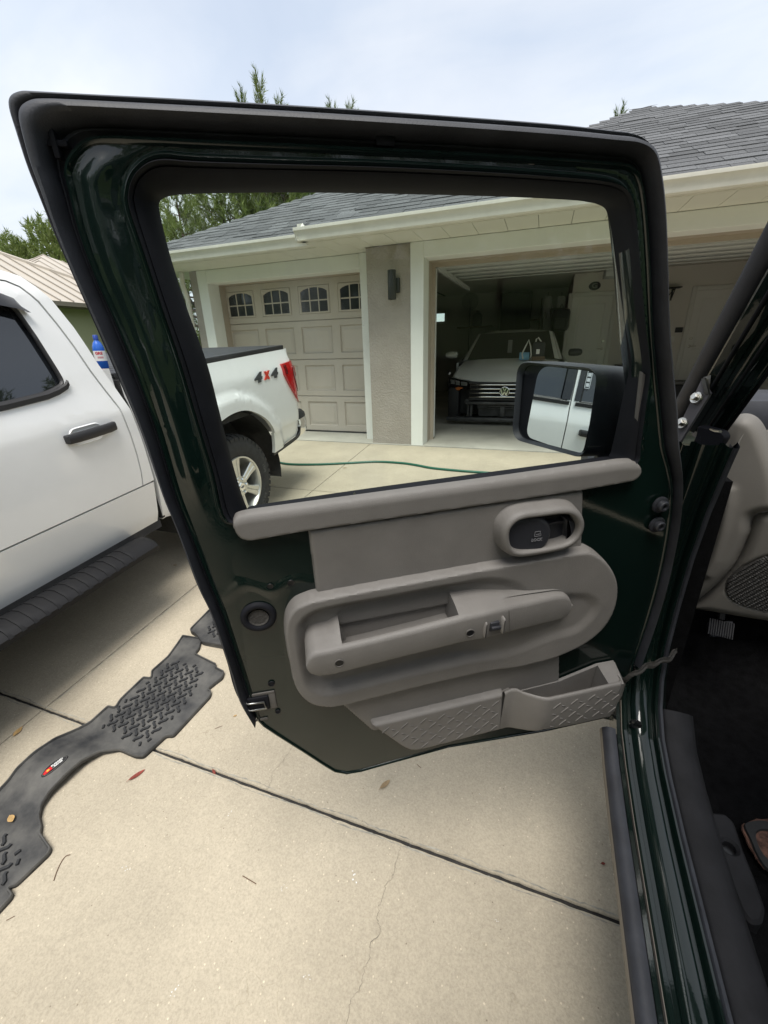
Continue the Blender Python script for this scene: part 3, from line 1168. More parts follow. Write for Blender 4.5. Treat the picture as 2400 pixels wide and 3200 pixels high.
def lay(y0, xl, xr, dmax):
    """courses of shingles on a front slope that starts at y0; xl(d), xr(d) bound the row at depth d"""
    k = 0
    while True:
        d = k * EXP * math.cos(pitch)
        if d > dmax:
            break
        a, b = xl(d + .04), xr(d + .04)
        xx = a - random.uniform(0, .3)
        while xx < b:
            L = random.choice((.16, .22, .28, .34, .4))
            p, q = max(xx, a), min(xx + L, b)
            if q - p > .05:
                tabs.append((p, y0 + d, EZ + d * PT, q - p, random.uniform(-.004, .004)))
            xx += L
        k += 1


lay(EY - .035, lambda d: -2.568 + d, lambda d: ax * 2 + 2.568 - d, RA - .1)
lay(sy0 - .035, lambda d: sx0 + d, lambda d: -2.60 + d, 3.3)


def px_x(p):
    c = RM.T @ (np.array(p) - CAM)
    return 1200 + 1300 * c[0] / c[2], 1600 + 1300 * c[1] / c[2]


def tab_size(t):
    x_, y_ = px_x((t[0] + t[3] / 2, t[1], t[2]))
    seen = (1890 < x_ < 2450 and 310 < y_ < 600) or (490 < x_ < 1760 and 590 < y_ < 830)
    return (0 if seen else 50) + math.dist((t[0], t[1], t[2]), CAM)


tabs.sort(key=tab_size)
tab_me = MB().add([(0, 0, .002), (1, 0, .002), (1, .175, .002), (0, .175, .002), (0, 0, .009), (1, 0, .009), (1, .175, .004), (0, .175, .004)],
                  [(3, 2, 1, 0), (4, 5, 6, 7), (0, 1, 5, 4), (1, 2, 6, 5), (2, 3, 7, 6), (3, 0, 4, 7)]).mesh('shingle', MT['shingle'])
rest = MB()
cp_, sp_ = math.cos(pitch), math.sin(pitch)
for i, (x_, y_, z_, L, j_) in enumerate(tabs):
    if i < 300:
        inst('shingle', tab_me, roof, (x_, y_ + j_, z_ - FZ + .004), (pitch, 0, 0), (L - .004, 1, 1 + random.uniform(0, .5)))
    else:
        V = [(x_ + a * (L - .004), y_ + j_ + b * cp_ - c * sp_, z_ + .004 + b * sp_ + c * cp_ - FZ)
             for a, b, c in ((0, 0, .002), (1, 0, .002), (1, .175, .002), (0, .175, .002), (0, 0, .009), (1, 0, .009), (1, .175, .004), (0, .175, .004))]
        rest.add(V, [(3, 2, 1, 0), (4, 5, 6, 7), (0, 1, 5, 4), (1, 2, 6, 5), (2, 3, 7, 6), (3, 0, 4, 7)])
tag(rest.build('shingle_field', MT['shingle'], roof), kind='stuff')
# hip caps: bent shingles along the hips
for (cx, cy, dx_, dmax) in ((-2.568, EY, 1, RA), (ax * 2 + 2.568, EY, -1, RA), (sx0, sy0, 1, 3.6)):
    dd = .02
    while dd < dmax:
        e = .10
        p = np.array((cx + dx_ * dd, cy + dd, EZ + dd * PT + .022 - FZ))
        q = np.array((cx + dx_ * (dd + e), cy + dd + e, EZ + (dd + e) * PT + .016 - FZ))
        # wings lie on the two slopes: front slope (dx,0,0) and side slope (0,dy,0)
        wv = np.array((dx_ * .13, 0, 0))
        sv_ = np.array((0, .13, 0))
        V = [p, p + wv * 1, p + sv_ * 1, q, q + wv, q + sv_]
        V += [v - np.array((0, 0, .02)) for v in V[:3]]
        F = [(0, 1, 4, 3), (0, 3, 5, 2), (0, 6, 7, 1), (0, 2, 8, 6)]
        obj('ridge_cap', V, F, MT['shingle'], roof)
        dd += e

# wall lamp on the pier
a, b = onY(*z4(1500, 90), 5.14), onY(*z4(1500, 282), 5.14)
lx, lz0, lz1 = a[0], b[2], a[2]
lamp = tag(empty('wall_lamp', (lx, 5.222, (lz0 + lz1) / 2)), 'black up-and-down cylinder lamp on the stucco pier between the garage doors', 'lamp')
hz = (lz1 - lz0) / 2
MB().lathe([(.038, -hz + .01), (.045, -hz), (.048, -hz + .004), (.048, hz - .004), (.045, hz), (.038, hz - .01), (0, hz - .012)], (0, -.075, 0), n=32).build('lamp_body', MT['lamp_black'], lamp, 40)
MB().rbox(.012, .072, -.035, .021, -.075, .075, .004).rbox(-.02, .03, -.045, .0, -.05, .05, .004).build('back_plate', MT['lamp_black'], lamp, 40)

# ------------------------------------------------------------------ neighbour's house
nb = tag(empty('neighbour_house', (-18, 9, .3)), 'low green-walled house with a tan standing-seam metal roof beyond the truck', 'house')


def nbp(mb, name, mat):
    mb.v = [(a + 18, b - 9, c - .3) for a, b, c in mb.v]
    return mb.build(name, MT[mat], nb)


nbp(MB().box(-27, -15.1, 1, 14.2, .2, 3.2), 'wall', 'neighbour_wall')
nbp(MB().box(-15.1, -14.62, .5, 14.75, 3.13, 3.16).box(-14.66, -14.60, .5, 14.8, 3.10, 3.28), 'fascia', 'fascia_brown')
nbp(MB().box(-14.60, -14.50, .5, 14.8, 3.14, 3.27), 'gutter', 'fascia_brown')
rz = lambda s: 3.28 + .5 * s
nr = nbp(MB().add([(-14.6, 14.8, 3.28), (-14.6, 0, 3.28), (-21.0, 6.4, rz(6.4)), (-21.0, 8.4, rz(6.4)), (-27.4, 14.8, 3.28), (-27.4, 0, 3.28)],
                  [(0, 3, 2, 1), (0, 4, 3), (1, 2, 5), (4, 5, 2, 3)]), 'roof', 'metal_roof')
yy = .6
while yy < 14.6:
    top = min(14.8 - yy, yy, 6.4)
    mb = MB()
    mb.add([(-14.6, yy - .014, 3.285), (-14.6, yy + .014, 3.285), (-14.6 - top, yy + .014, rz(top) + .005), (-14.6 - top, yy - .014, rz(top) + .005),
            (-14.6, yy - .014, 3.325), (-14.6, yy + .014, 3.325), (-14.6 - top, yy + .014, rz(top) + .045), (-14.6 - top, yy - .014, rz(top) + .045)],
           [(4, 5, 6, 7), (0, 1, 5, 4), (1, 2, 6, 5), (3, 0, 4, 7)])
    mb.v = [(a + 18, b - 9, c - .3) for a, b, c in mb.v]
    mb.build('roof_seam', MT['roof_seam'], nr)
    yy += .43
for a, b in (((-14.6, 14.8, 3.30), (-21, 8.4, rz(6.4) + .02)), ((-14.6, 0, 3.30), (-21, 6.4, rz(6.4) + .02)), ((-21, 6.4, rz(6.4) + .03), (-21, 8.4, rz(6.4) + .03))):
    mb = MB().tube([a, b], .07, 6)
    mb.v = [(p + 18, q - 9, r - .3) for p, q, r in mb.v]
    mb.build('hip_cap', MT['metal_roof'], nr)
# rear wing with its own hipped roof
rx, ry = -21.6, 15.2
pk = onY(*zoom(0, 650, 3.688)(500, 540), ry)
pz = pk[2]
px_ = pk[0]
nw = nbp(MB().add([(px_, ry, pz), (px_ + 4, ry - 4, pz - 2), (px_ + 4, ry + 4, pz - 2), (px_ - 4, ry - 4, pz - 2), (px_ - 4, ry + 4, pz - 2)],
                  [(0, 1, 2), (0, 3, 1), (0, 4, 3), (0, 2, 4)]).box(px_ - 3.5, px_ + 3.5, ry - 3.5, ry + 3.5, .2, pz - 2.1), 'rear_roof', 'metal_roof')
for k in range(-8, 9):
    o_ = k * .45
    top = 4 - abs(o_)
    if top < .2:
        continue
    mb = MB().tube([(px_ + 4, ry + o_, pz - 1.98), (px_ + abs(o_), ry + o_, pz - abs(o_) * .5 + .02)], .02, 4)
    mb.tube([(px_ + o_, ry - 4, pz - 1.98), (px_ + o_, ry - abs(o_), pz - abs(o_) * .5 + .02)], .02, 4)
    mb.v = [(p + 18, q - 9, r - .3) for p, q, r in mb.v]
    mb.build('roof_seam', MT['roof_seam'], nw)

# ------------------------------------------------------------------ pines


def crown_geo(H, R, base, n_limb, tufts, blades, blade_len, seed, lean=0.35, width=.030, tip=.55):
    g = np.random.default_rng(seed)
    limbs = MB()
    pts, dirs = [], []
    for i in range(n_limb):
        t = (i + g.uniform(0, .8)) / n_limb
        z = base + (H - base) * t ** .9
        rad = R * (1 - t) ** tip * g.uniform(.55, 1.05) * (.55 + .45 * min(1, t * 4 + .3)) + .10
        an = i * 2.399 + g.uniform(-.5, .5)
        up = g.uniform(.15, .55) * rad + .25
        c, s = math.cos(an), math.sin(an)
        p0 = np.array((0, 0, z))
        pm = np.array((c * rad * .55, s * rad * .55, z + up * .25))
        p1 = np.array((c * rad, s * rad, z + up))
        limbs.tube([p0, pm, p1], [.045 * (1 - t) + .018, .03 * (1 - t) + .012, .008], 5, cap=False)
        k = max(2, int(tufts * rad / R / n_limb * 1.6))
        for q in range(k):
            f = g.uniform(.35, 1.0) ** .7
            b = (1 - f) ** 2 * p0 + 2 * f * (1 - f) * pm + f * f * p1
            off = g.normal(0, .17 * rad * (.4 + .6 * f), 3) * np.array((1, 1, .55))
            pts.append(b + off)
            d = np.array((c * .5, s * .5, 0.9)) + g.normal(0, lean, 3)
            dirs.append(d / np.linalg.norm(d))
    for q in range(6):
        pts.append(np.array((g.normal(0, .08), g.normal(0, .08), H - .1 - q * .16)))
        d = np.array((g.normal(0, .3), g.normal(0, .3), 1.0))
        dirs.append(d / np.linalg.norm(d))
    P, D = np.array(pts), np.array(dirs)
    m = len(P)
    # each tuft: blades in a brush along a short shoot
    Pb = np.repeat(P, blades, 0)
    Db = np.repeat(D, blades, 0)
    al = g.uniform(0, 1, (m * blades, 1))
    start = Pb + Db * al * blade_len * 1.3
    rnd = g.normal(0, 1, (m * blades, 3))
    rnd -= Db * np.sum(rnd * Db, 1, keepdims=True)
    rnd /= np.linalg.norm(rnd, axis=1, keepdims=True)
    bd = Db * g.uniform(.45, .95, (m * blades, 1)) + rnd * g.uniform(.25, .8, (m * blades, 1))
    bd /= np.linalg.norm(bd, axis=1, keepdims=True)
    tip = start + bd * blade_len * g.uniform(.6, 1.1, (m * blades, 1))
    side = np.cross(bd, g.normal(0, 1, (m * blades, 3)))
    side /= np.linalg.norm(side, axis=1, keepdims=True)
    side *= width
    V = np.stack([start - side, start + side, tip], 1).reshape(-1, 3)
    F = np.arange(m * blades * 3).reshape(-1, 3)
    return V, F.tolist(), limbs


def pine_meshes(name, H, R, base, n_limb, tufts, blades, bl, seed, width, tip=.55):
    V, F, limbs = crown_geo(H, R, base, n_limb, tufts, blades, bl, seed, width=width, tip=tip)
    crown = mesh('crown', V, F, MT['pine_needles'])
    tr_ = MB()
    g = np.random.default_rng(seed + 50)
    path = [(g.normal(0, .05), g.normal(0, .05), H * k / 8) for k in range(9)]
    path[0] = (0, 0, -.3)
    tr_.tube(path, [.17 * (1 - k / 8.6) + .012 for k in range(9)], 9)
    tr_.add(limbs.v, limbs.f)
    return crown, tr_.mesh('trunk', MT['bark'], 60), H


PN = [pine_meshes('a', 11.0, 2.6, 2.5, 66, 700, 26, .32, 1, .015, 1.25),
      pine_meshes('b', 8.6, 2.9, 1.6, 64, 1250, 24, .30, 2, .014),
      pine_meshes('c', 8.0, 2.2, 1.2, 58, 1000, 24, .30, 3, .014),
      pine_meshes('far', 10.5, 2.6, 1.0, 60, 520, 14, .5, 4, .045)]


def pine(x, y, h, kind, label, group=None, rot=0.0):
    cr_, tk, H = PN[kind]
    t = tag(empty('pine_tree', (x, y, lawn_z(y)), (0, 0, rot)), label, 'tree', group)
    s = h / (H + (.62 if kind == 0 else .5))
    for nm, me in (('trunk', tk), ('crown', cr_)):
        inst(nm, me, t, scale=(s * (1.0 if kind != 0 else .68), s * (1.0 if kind != 0 else .68), s))
    return t


def pine_at(px, py, Y, kind, label, group=None, rot=0.0):
    p = onY(px, py, Y)
    return pine(p[0], Y, p[2] - lawn_z(Y), kind, label, group, rot)


pine_at(800, 205, 17.0, 0, 'tall pine whose leader pokes highest above the open door', rot=.4)
pine_at(748, 262, 18.6, 0, 'pine top just left of the highest leader above the open door', rot=1.0)
pine_at(868, 283, 18.2, 0, 'lone pine tip right of the highest leader above the door', rot=2.2)
pine_at(1032, 300, 21.0, 0, 'left one of the two small pine tips mid-way above the door', rot=.1)
pine_at(1092, 303, 22.0, 0, 'right one of the two small pine tips mid-way above the door', rot=2.0)
pine_at(1942, 316, 19.0, 0, 'pine tip behind the left end of the right-hand roof ridge', rot=.9)
G1 = 'pines behind the shingle roof seen through the door glass'
for i, (px, py, Y, kd, lb) in enumerate(((545, 575, 13.5, 2, 'bushy pine at the left edge of the door glass'),
                                         (660, 470, 15.5, 1, 'dense pine second from the left edge of the door glass'),
                                         (770, 420, 16.2, 1, 'broad pine in the middle of the group behind the shingle hip'),
                                         (870, 450, 17.2, 2, 'pine above the shingle hip, second from the right of its group'),
                                         (950, 520, 18.8, 1, 'rightmost leafy pine of the group above the shingle hip'))):
    pine_at(px, py, Y, kd, lb, G1, i * 1.3)
ORD = 'one two three four five six seven eight nine ten eleven'.split()
G2 = 'far pines of the tree line behind the metal roof'
for i in range(11):
    px = -70 + i * 36
    py = 745 + 14 * math.sin(i * 2.1) - (45 if i in (5, 6) else 0) - (75 if i > 6 else 0)
    pine_at(px, py, 29 + 2.5 * (i % 3), 3, 'far pine of the tree line behind the metal roof, number %s counted from the left' % ORD[i], G2, i * 1.9)
G3 = 'pines across the street behind the photographer'
for i in range(22):
    an = math.radians(-140 + i * 9.0)
    r_ = 23 + 6 * random.random()
    pine(4 + r_ * math.cos(an), 2 + r_ * math.sin(an), 11 + 3.5 * random.random(), 3, 'pine across the street, seen only as a reflection', G3, i)
# ------------------------------------------------------------------ white pickup truck, tail to the garage
TH = math.atan(SLOPE)
truck = tag(empty('pickup_truck', (-2.145, 2.60, .208), (TH, 0, 0)), 'white crew-cab pickup truck with black running board, parked tail to the garage', 'truck')
# local axes: x sideways (0 = near side, truck lies at x < 0), y towards the tail, z up from the driveway
LAT = ([.40, .46, .52, .60, .70, .77, .90, 1.05, 1.18, 1.205, 1.25, 1.32, 1.36, 1.42, 1.60, 1.78, 1.86, 1.90, 1.95],
       [-.10, -.075, -.045, -.030, -.014, -.004, .003, .004, .000, -.003, -.016, -.036, -.046, -.060, -.105, -.155, -.20, -.27, -.45])


def lat(z):
    return float(np.interp(z, *LAT))


def tmap(s, z):
    return (lat(z), s, z)


NL = [.50, .55, .60, .65, .70, .75, .77, .85, .95, 1.05, 1.12, 1.18, 1.205, 1.25, 1.28, 1.32, 1.36, 1.42, 1.5, 1.6, 1.7, 1.78, 1.82, 1.86, 1.9]


def panel(name, poly, holes=(), mat='truck_white', us=(), fm=tmap, vs=NL, smooth=40, parent=None, depth=(-.03, 0, 0)):
    V, F = sheet(poly, holes, us, vs, fm, depth)
    return obj(name, V, F, MT[mat], parent or truck, smooth)


def gap(poly, g=.0035):
    P = np.array(poly, float)
    if area2(P) < 0:
        P = P[::-1]
    return offset(P, g)


rear_edge = [(-.817, .767), (-.803, .85), (-.797, .95), (-.796, 1.078), (-.803, 1.218), (-.832, 1.335), (-.853, 1.42), (-.873, 1.542), (-.898, 1.651), (-.927, 1.748), (-.968, 1.813), (-1.011, 1.837), (-1.08, 1.848)]
win_r = rpoly([(-1.035, 1.735), (-1.018, 1.60), (-1.005, 1.44), (-1.005, 1.38), (-1.10, 1.352), (-1.30, 1.342), (-1.84, 1.338), (-1.84, 1.775), (-1.12, 1.775)], [.04, .02, .05, .03, .05, .1, .01, .01, .08], 4)
rdoor = gap(list(rear_edge) + [(-1.86, 1.862), (-1.866, 1.3), (-1.88, 1.0), (-1.905, .767)])
door_r = panel('rear_door', rdoor, [win_r], us=[-1.0, -1.1, -1.3, -1.5, -1.7])
win_f = rpoly([(-1.92, 1.338), (-1.92, 1.775), (-2.55, 1.765), (-2.90, 1.42), (-2.90, 1.338)], [.01, .01, .12, .06, .03], 4)
fdoor = gap([(-1.860, 1.862), (-2.55, 1.845), (-2.64, 1.80), (-3.02, 1.40), (-3.04, 1.2), (-3.03, .767), (-1.905, .767), (-1.880, 1.0), (-1.866, 1.3)])
door_f = panel('front_door', fdoor, [win_f], us=[-2.1, -2.3, -2.5, -2.7, -2.9])
# cab skin round the doors
cab = panel('cab_side', [(-.733, .772), (-.735, 1.0), (-.742, 1.2), (-.765, 1.33), (-.793, 1.45), (-.805, 1.535), (-.822, 1.632), (-.858, 1.755), (-.892, 1.815), (-.93, 1.86), (-.98, 1.888), (-1.06, 1.905), (-1.6, 1.925),
                          (-2.2, 1.915), (-2.62, 1.868), (-3.10, 1.40), (-3.10, .772), (-3.04, .772), (-3.047, 1.2), (-3.027, 1.40), (-2.645, 1.806), (-2.55, 1.851), (-1.85, 1.868), (-1.08, 1.854)]
            + [(p[0] + .006, p[1] + .003) for p in reversed(rear_edge)], us=[-1.2, -1.6, -2.0, -2.4])
panel('rocker', gap([(-.735, .765), (-.745, .56), (-.76, .465), (-3.1, .465), (-3.1, .765)]), us=[-1, -1.5, -2, -2.5])
# dark body behind the gaps, closed far side, roof, hood
mb = MB()
sec = lambda y0, y1, zt: mb.box(-2.02, -.055, y0, y1, .45, zt)
sec(-3.2, -.74, 1.30)
mb.box(-1.98, -.42, -.72, .98, .55, .62)
mb.build('inner_body', MT['liner_black'], truck)
rows = []
for y, z in ((-.80, 1.56), (-.86, 1.755), (-.94, 1.868), (-1.06, 1.907), (-1.6, 1.927), (-2.2, 1.917), (-2.62, 1.87)):
    rows.append([(lat(z) * 1.0 - .012, y, z), (-.34, y, z + .025), (-.7, y, z + .04), (-1.0, y, z + .045), (-1.3, y, z + .04), (-1.7, y, z + .025), (-2.03 - lat(z), y, z)])
obj('cab_roof', *loft(rows), MT['truck_white'], truck, 60)
obj('rear_window', [(-.15, -.80, 1.40), (-1.88, -.80, 1.40), (-1.8, -.86, 1.76), (-.22, -.86, 1.76)], [(0, 1, 2, 3)], MT['truck_tint'], truck)
MB().box(-1.95, -.06, -.80, -.745, .5, 1.42).build('cab_back', MT['truck_white'], truck)
obj('windscreen', [(-.20, -2.64, 1.86), (-1.83, -2.64, 1.86), (-1.93, -3.25, 1.34), (-.10, -3.25, 1.34)], [(0, 1, 2, 3)], MT['truck_tint'], truck)
MB().rbox(-1.99, -.04, -4.62, -3.2, .62, 1.28, .08).build('hood', MT['truck_white'], truck, 40)
MB().rbox(-2.0, -.03, -4.75, -4.60, .45, .75, .05).build('front_bumper', MT['chrome'], truck, 40)
panel('front_fender', [(-3.105, .77), (-3.105, 1.33), (-3.3, 1.30), (-4.5, 1.22), (-4.62, 1.0), (-4.62, .55), (-4.2, .52)] + [(-3.64 + .56 * math.cos(a), .42 + .56 * math.sin(a)) for a in np.linspace(math.pi - .15, .25, 14)], us=np.arange(-4.5, -3.1, .12))
MB().add([(-2.03 - lat(z), y, z) for y, z in ((-.73, .5), (-.73, 1.3), (-.9, 1.85), (-2.6, 1.85), (-3.1, 1.3), (-4.6, 1.2), (-4.6, .5))], [tuple(range(7))]).build('far_side', MT['truck_white'], truck)

# glass, window trims, rain guard, handles
for nm, w_, par in (('rear_window_glass', win_r, door_r), ('front_window_glass', win_f, door_f)):
    V, F = sheet(w_, [], [], [1.4, 1.5, 1.6, 1.7], lambda s, z: (lat(z) - .028, s, z))
    obj(nm, V, F, MT['truck_tint'], par, 60)
ring = lambda P: [(lat(z) - .010, s, z) for s, z in P]
MB().tube(ring(offset(win_r if area2(win_r) > 0 else win_r[::-1], .004)), .011, 6, closed=True).build('window_seal', MT['truck_black'], door_r, 60)
MB().tube(ring(offset(win_f if area2(win_f) > 0 else win_f[::-1], .004)), .011, 6, closed=True).build('window_seal', MT['truck_black'], door_f, 60)
belt = [(-.998, 1.376), (-1.015, 1.360), (-1.06, 1.345), (-1.12, 1.334), (-1.30, 1.325), (-1.6, 1.321), (-1.855, 1.319)]
rows = []
for k, (dz, dx) in enumerate(((.0, .002), (.004, .012), (.024, .012), (.030, .0))):
    rows.append([(lat(z) + dx, s, z - .004 + dz) for s, z in belt])
MB().add(*loft(rows)).build('belt_moulding', MT['truck_black'], door_r, 50)
rows = [[(lat(z) + dx, s, z - .004 + dz) for s, z in ((-1.895, 1.319), (-2.3, 1.318), (-2.9, 1.322))] for dz, dx in ((.0, .002), (.004, .012), (.024, .012), (.030, .0))]
MB().add(*loft(rows)).build('belt_moulding', MT['truck_black'], door_f, 50)
# smoked rain guard over the glass
top = [(-1.005, 1.705), (-1.03, 1.765), (-1.09, 1.795), (-1.2, 1.802), (-1.84, 1.802)]
bot = [(-1.00, 1.70), (-1.06, 1.722), (-1.12, 1.735), (-1.22, 1.738), (-1.84, 1.738)]
rows = [[(lat(z) + .004, s, z) for s, z in top], [(lat((a[1] + b[1]) / 2) + .026, (a[0] + b[0]) / 2, (a[1] + b[1]) / 2) for a, b in zip(top, bot)], [(lat(z) + .032, s, z) for s, z in bot]]
MB().add(*loft(rows)).build('rain_guard', MT['black_gloss'], door_r, 60)
MB().add(*loft([[(x, s - .85 if s > -1.5 else s - 1.0, z) for x, s, z in r] for r in rows])).build('rain_guard', MT['black_gloss'], door_f, 60)


def handle(par, s1):
    """pull handle with its cup; s1 = rear end"""
    x0 = lat(1.14)
    # cup
    P = rpoly([(s1 - .235, 1.095), (s1 - .085, 1.095), (s1 - .06, 1.14), (s1 - .085, 1.185), (s1 - .235, 1.185), (s1 - .26, 1.14)], .03, 4)
    V, F = pillow(P, [(0, 0), (.004, .005), (.012, .0), (.03, -.006), (.045, -.008)], fr=lambda a, b, w: (x0 + w + .0015, a, b))
    MB().add(V, F).build('handle_cup', MT['truck_white'], par, 50)
    rows = []
    for y, zc, hh, px in ((s1 - .275, 1.141, .017, .012), (s1 - .268, 1.141, .022, .030), (s1 - .22, 1.142, .023, .040), (s1 - .14, 1.143, .023, .043), (s1 - .05, 1.144, .023, .040), (s1 - .008, 1.145, .022, .030), (s1, 1.145, .017, .012)):
        rows.append([(x0 + px - .024, y, zc - hh), (x0 + px - .006, y, zc - hh), (x0 + px, y, zc - hh * .6), (x0 + px, y, zc + hh * .6), (x0 + px - .006, y, zc + hh), (x0 + px - .024, y, zc + hh)])
    MB().add(*loft(rows, True, True)).build('handle', MT['truck_black'], par, 45)


handle(door_r, -.872)
handle(door_f, -1.965)
# keyless pad and gloss strip on the door post
V, F = sheet([(-1.922, 1.35), (-1.885, 1.35), (-1.885, 1.79), (-1.922, 1.79)], [], [], [1.4, 1.5, 1.6, 1.7], lambda s, z: (lat(z) + .004, s, z))
obj('door_post_strip', V, F, MT['black_gloss'], door_f)
V, F = sheet([(-1.86, 1.35), (-1.80, 1.35), (-1.80, 1.79), (-1.86, 1.79)], [], [], [1.4, 1.5, 1.6, 1.7], lambda s, z: (lat(z) + .0035, s, z))
obj('door_post_strip', V, F, MT['black_gloss'], door_r)
mb = MB()
for za, zb, sa, sb in ((1.44, 1.444, -1.93, -1.965), (1.62, 1.624, -1.93, -1.965), (1.44, 1.624, -1.93, -1.934), (1.44, 1.624, -1.961, -1.965)):
    V, F = sheet([(sb, za), (sa, za), (sa, zb), (sb, zb)], [], [], [1.5, 1.55, 1.6], lambda s, z: (lat(z) + .0, s, z))
    mb.add(V, F)
for k in range(5):
    z0 = 1.452 + k * .034
    mb.add([(lat(z) + .0, s, z) for s, z in ((-1.937, z0), (-1.958, z0), (-1.958, z0 + .024), (-1.937, z0 + .024))], [(0, 1, 2, 3)])
mb.build('key_pad', MT['alloy'], door_f)

# bed side with arch flare
AR = [(.554, .528), (.555, .616), (.532, .744), (.447, .854), (.318, .94), (.199, .986), (.078, .998), (-.044, .985), (-.17, .948), (-.29, .885), (-.38, .80), (-.445, .69), (-.475, .58), (-.48, .49)]
arch = cr(AR, 4, False)


def bed_map(s, z):
    d = math.hypot(s - .04, (z - .42))
    t = 1 - min(1, max(0, (d - .672) / .05))
    f = t * t * (3 - 2 * t) * .034
    tuck = 0
    if s > .98:
        tuck = -(s - .98) ** 2 * 4.5
    if z < .715 and s > .5:
        tuck -= .012
    return (lat(z) + f + tuck, s, z)


bed_poly = [(-.715, 1.352), (-.715, .49)] + [tuple(p) for p in arch[::-1]] + [(.733, .54), (.994, .573), (1.052, .723), (1.086, .868), (1.07, 1.05), (1.045, 1.20), (1.022, 1.27), (.990, 1.360), (.5, 1.357)]
bed = panel('bed_side', bed_poly, us=np.arange(-.68, 1.08, .04), vs=sorted(set([.706, .716] + list(np.arange(.5, 1.36, .035)))), fm=bed_map)
MB().box(-1.99, -.05, .96, 1.03, .60, 1.36).build('tailgate', MT['truck_white'], truck)
MB().box(-2.03, -1.98, -.71, 1.0, .5, 1.35).build('far_bed_side', MT['truck_white'], truck)
MB().box(-1.98, -.05, -.72, -.70, .5, 1.355).box(-.062, -.05, -.71, .98, .92, 1.35).build('bed_wall', MT['liner_black'], truck)
rows = []
for rr, xx in ((.585, -.035), (.60, -.06), (.60, -.40)):
    rows.append([(xx, .04 + rr * math.cos(a), .42 + rr * math.sin(a) * .985) for a in np.linspace(-.25, math.pi + .25, 26)])
MB().add(*loft(rows)).add([(-.40, .04, .42)] + [(-.40, .04 + .6 * math.cos(a), .42 + .6 * math.sin(a)) for a in np.linspace(-.25, math.pi + .25, 26)], [(0, i, i + 1) for i in range(1, 26)]).build('wheel_arch_liner', MT['liner_black'], truck, 60)
rows = []
for rr, xx in ((.585, -.035), (.60, -.06), (.60, -.40)):
    rows.append([(xx, -3.64 + rr * math.cos(a), .42 + rr * math.sin(a)) for a in np.linspace(-.25, math.pi + .25, 20)])
MB().add(*loft(rows)).build('wheel_arch_liner', MT['liner_black'], truck, 60)
# lower lip of the bed side
lip = [(.554, .522), (.733, .534), (.994, .567), (1.03, .64)]
rows = [[(lat(z) + dx + .006, s, z + dz) for s, z in cr(lip, 5, False)] for dx, dz in ((-.004, .012), (.004, .004), (.0, -.022), (-.05, -.03))]
MB().add(*loft(rows)).build('bed_lip', MT['truck_black'], truck, 50)
# tail lamp wraps the corner
TL = rpoly([(.832, 1.252), (1.035, 1.262), (1.07, 1.21), (1.105, 1.09), (1.112, .97), (1.10, .886), (1.055, .872), (.99, .918), (.895, 1.05), (.838, 1.15)], .012, 3)
tlm = lambda a, b, w: (lat(b) + w - (max(0, a - .98) ** 2) * 4.0, a, b)
V, F = sheet(offset(TL if area2(TL) > 0 else TL[::-1], .004), [], np.arange(.84, 1.1, .03), np.arange(.9, 1.25, .05), lambda s, z: (lat(z) + .022 - max(0, s - .96) ** 2 * 4.0, s, z), (-.03, 0, 0))
tl = obj('tail_light', V, F, MT['tail_red'], truck, 50)
core = rpoly([(.985, 1.215), (1.05, 1.215), (1.082, 1.10), (1.088, .99), (1.06, .97), (1.0, 1.06), (.972, 1.14)], .012, 3)
V, F = sheet(core, [], np.arange(.98, 1.08, .03), np.arange(1.0, 1.2, .05), lambda s, z: (lat(z) + .029 - max(0, s - .96) ** 2 * 4.0, s, z), (-.006, 0, 0))
obj('lamp_lens', V, F, MT['tail_deep'], tl, 50)
V, F = sheet(rpoly([(1.015, 1.205), (1.05, 1.205), (1.075, 1.12), (1.03, 1.12)], .006, 2), [], [1.03, 1.05], [1.15], lambda s, z: (lat(z) + .033 - max(0, s - .96) ** 2 * 4.0, s, z), (-.006, 0, 0))
obj('lamp_lens', V, F, MT['tail_red'], tl, 50)
V, F = sheet(rpoly([(.848, 1.235), (.885, 1.238), (.89, 1.16), (.853, 1.155)], .006, 2), [], [.87], [1.2], lambda s, z: (lat(z) + .0255, s, z), (-.006, 0, 0))
obj('lamp_lens', V, F, MT['tail_deep'], tl, 50)
# chrome bumper end with black step
mb = MB()
rows = []
for z, o in ((.53, -.03), (.56, .0), (.66, .012), (.705, .0)):
    rows.append([(-.045 + o, 1.05, z), (-.052 + o, 1.16, z), (-.075 + o, 1.24, z), (-.14, 1.30 + o, z), (-.3, 1.33 + o, z), (-1.0, 1.35 + o, z), (-1.85, 1.30 + o, z), (-1.98, 1.12, z)])
mb.add(*loft(rows))
mb.build('bumper', MT['chrome'], truck, 50)
rows = []
for z, o in ((.705, .006), (.74, .0), (.765, -.03)):
    rows.append([(-.045 + o, 1.05, z), (-.052 + o, 1.16, z), (-.075 + o, 1.24, z), (-.14, 1.30 + o, z), (-.3, 1.33 + o, z), (-1.0, 1.35 + o, z), (-1.85, 1.30 + o, z), (-1.98, 1.12, z)])
MB().add(*loft(rows)).add([rows[-1][i] for i in range(8)], [tuple(range(8))]).build('bumper_step', MT['truck_black'], truck, 50)
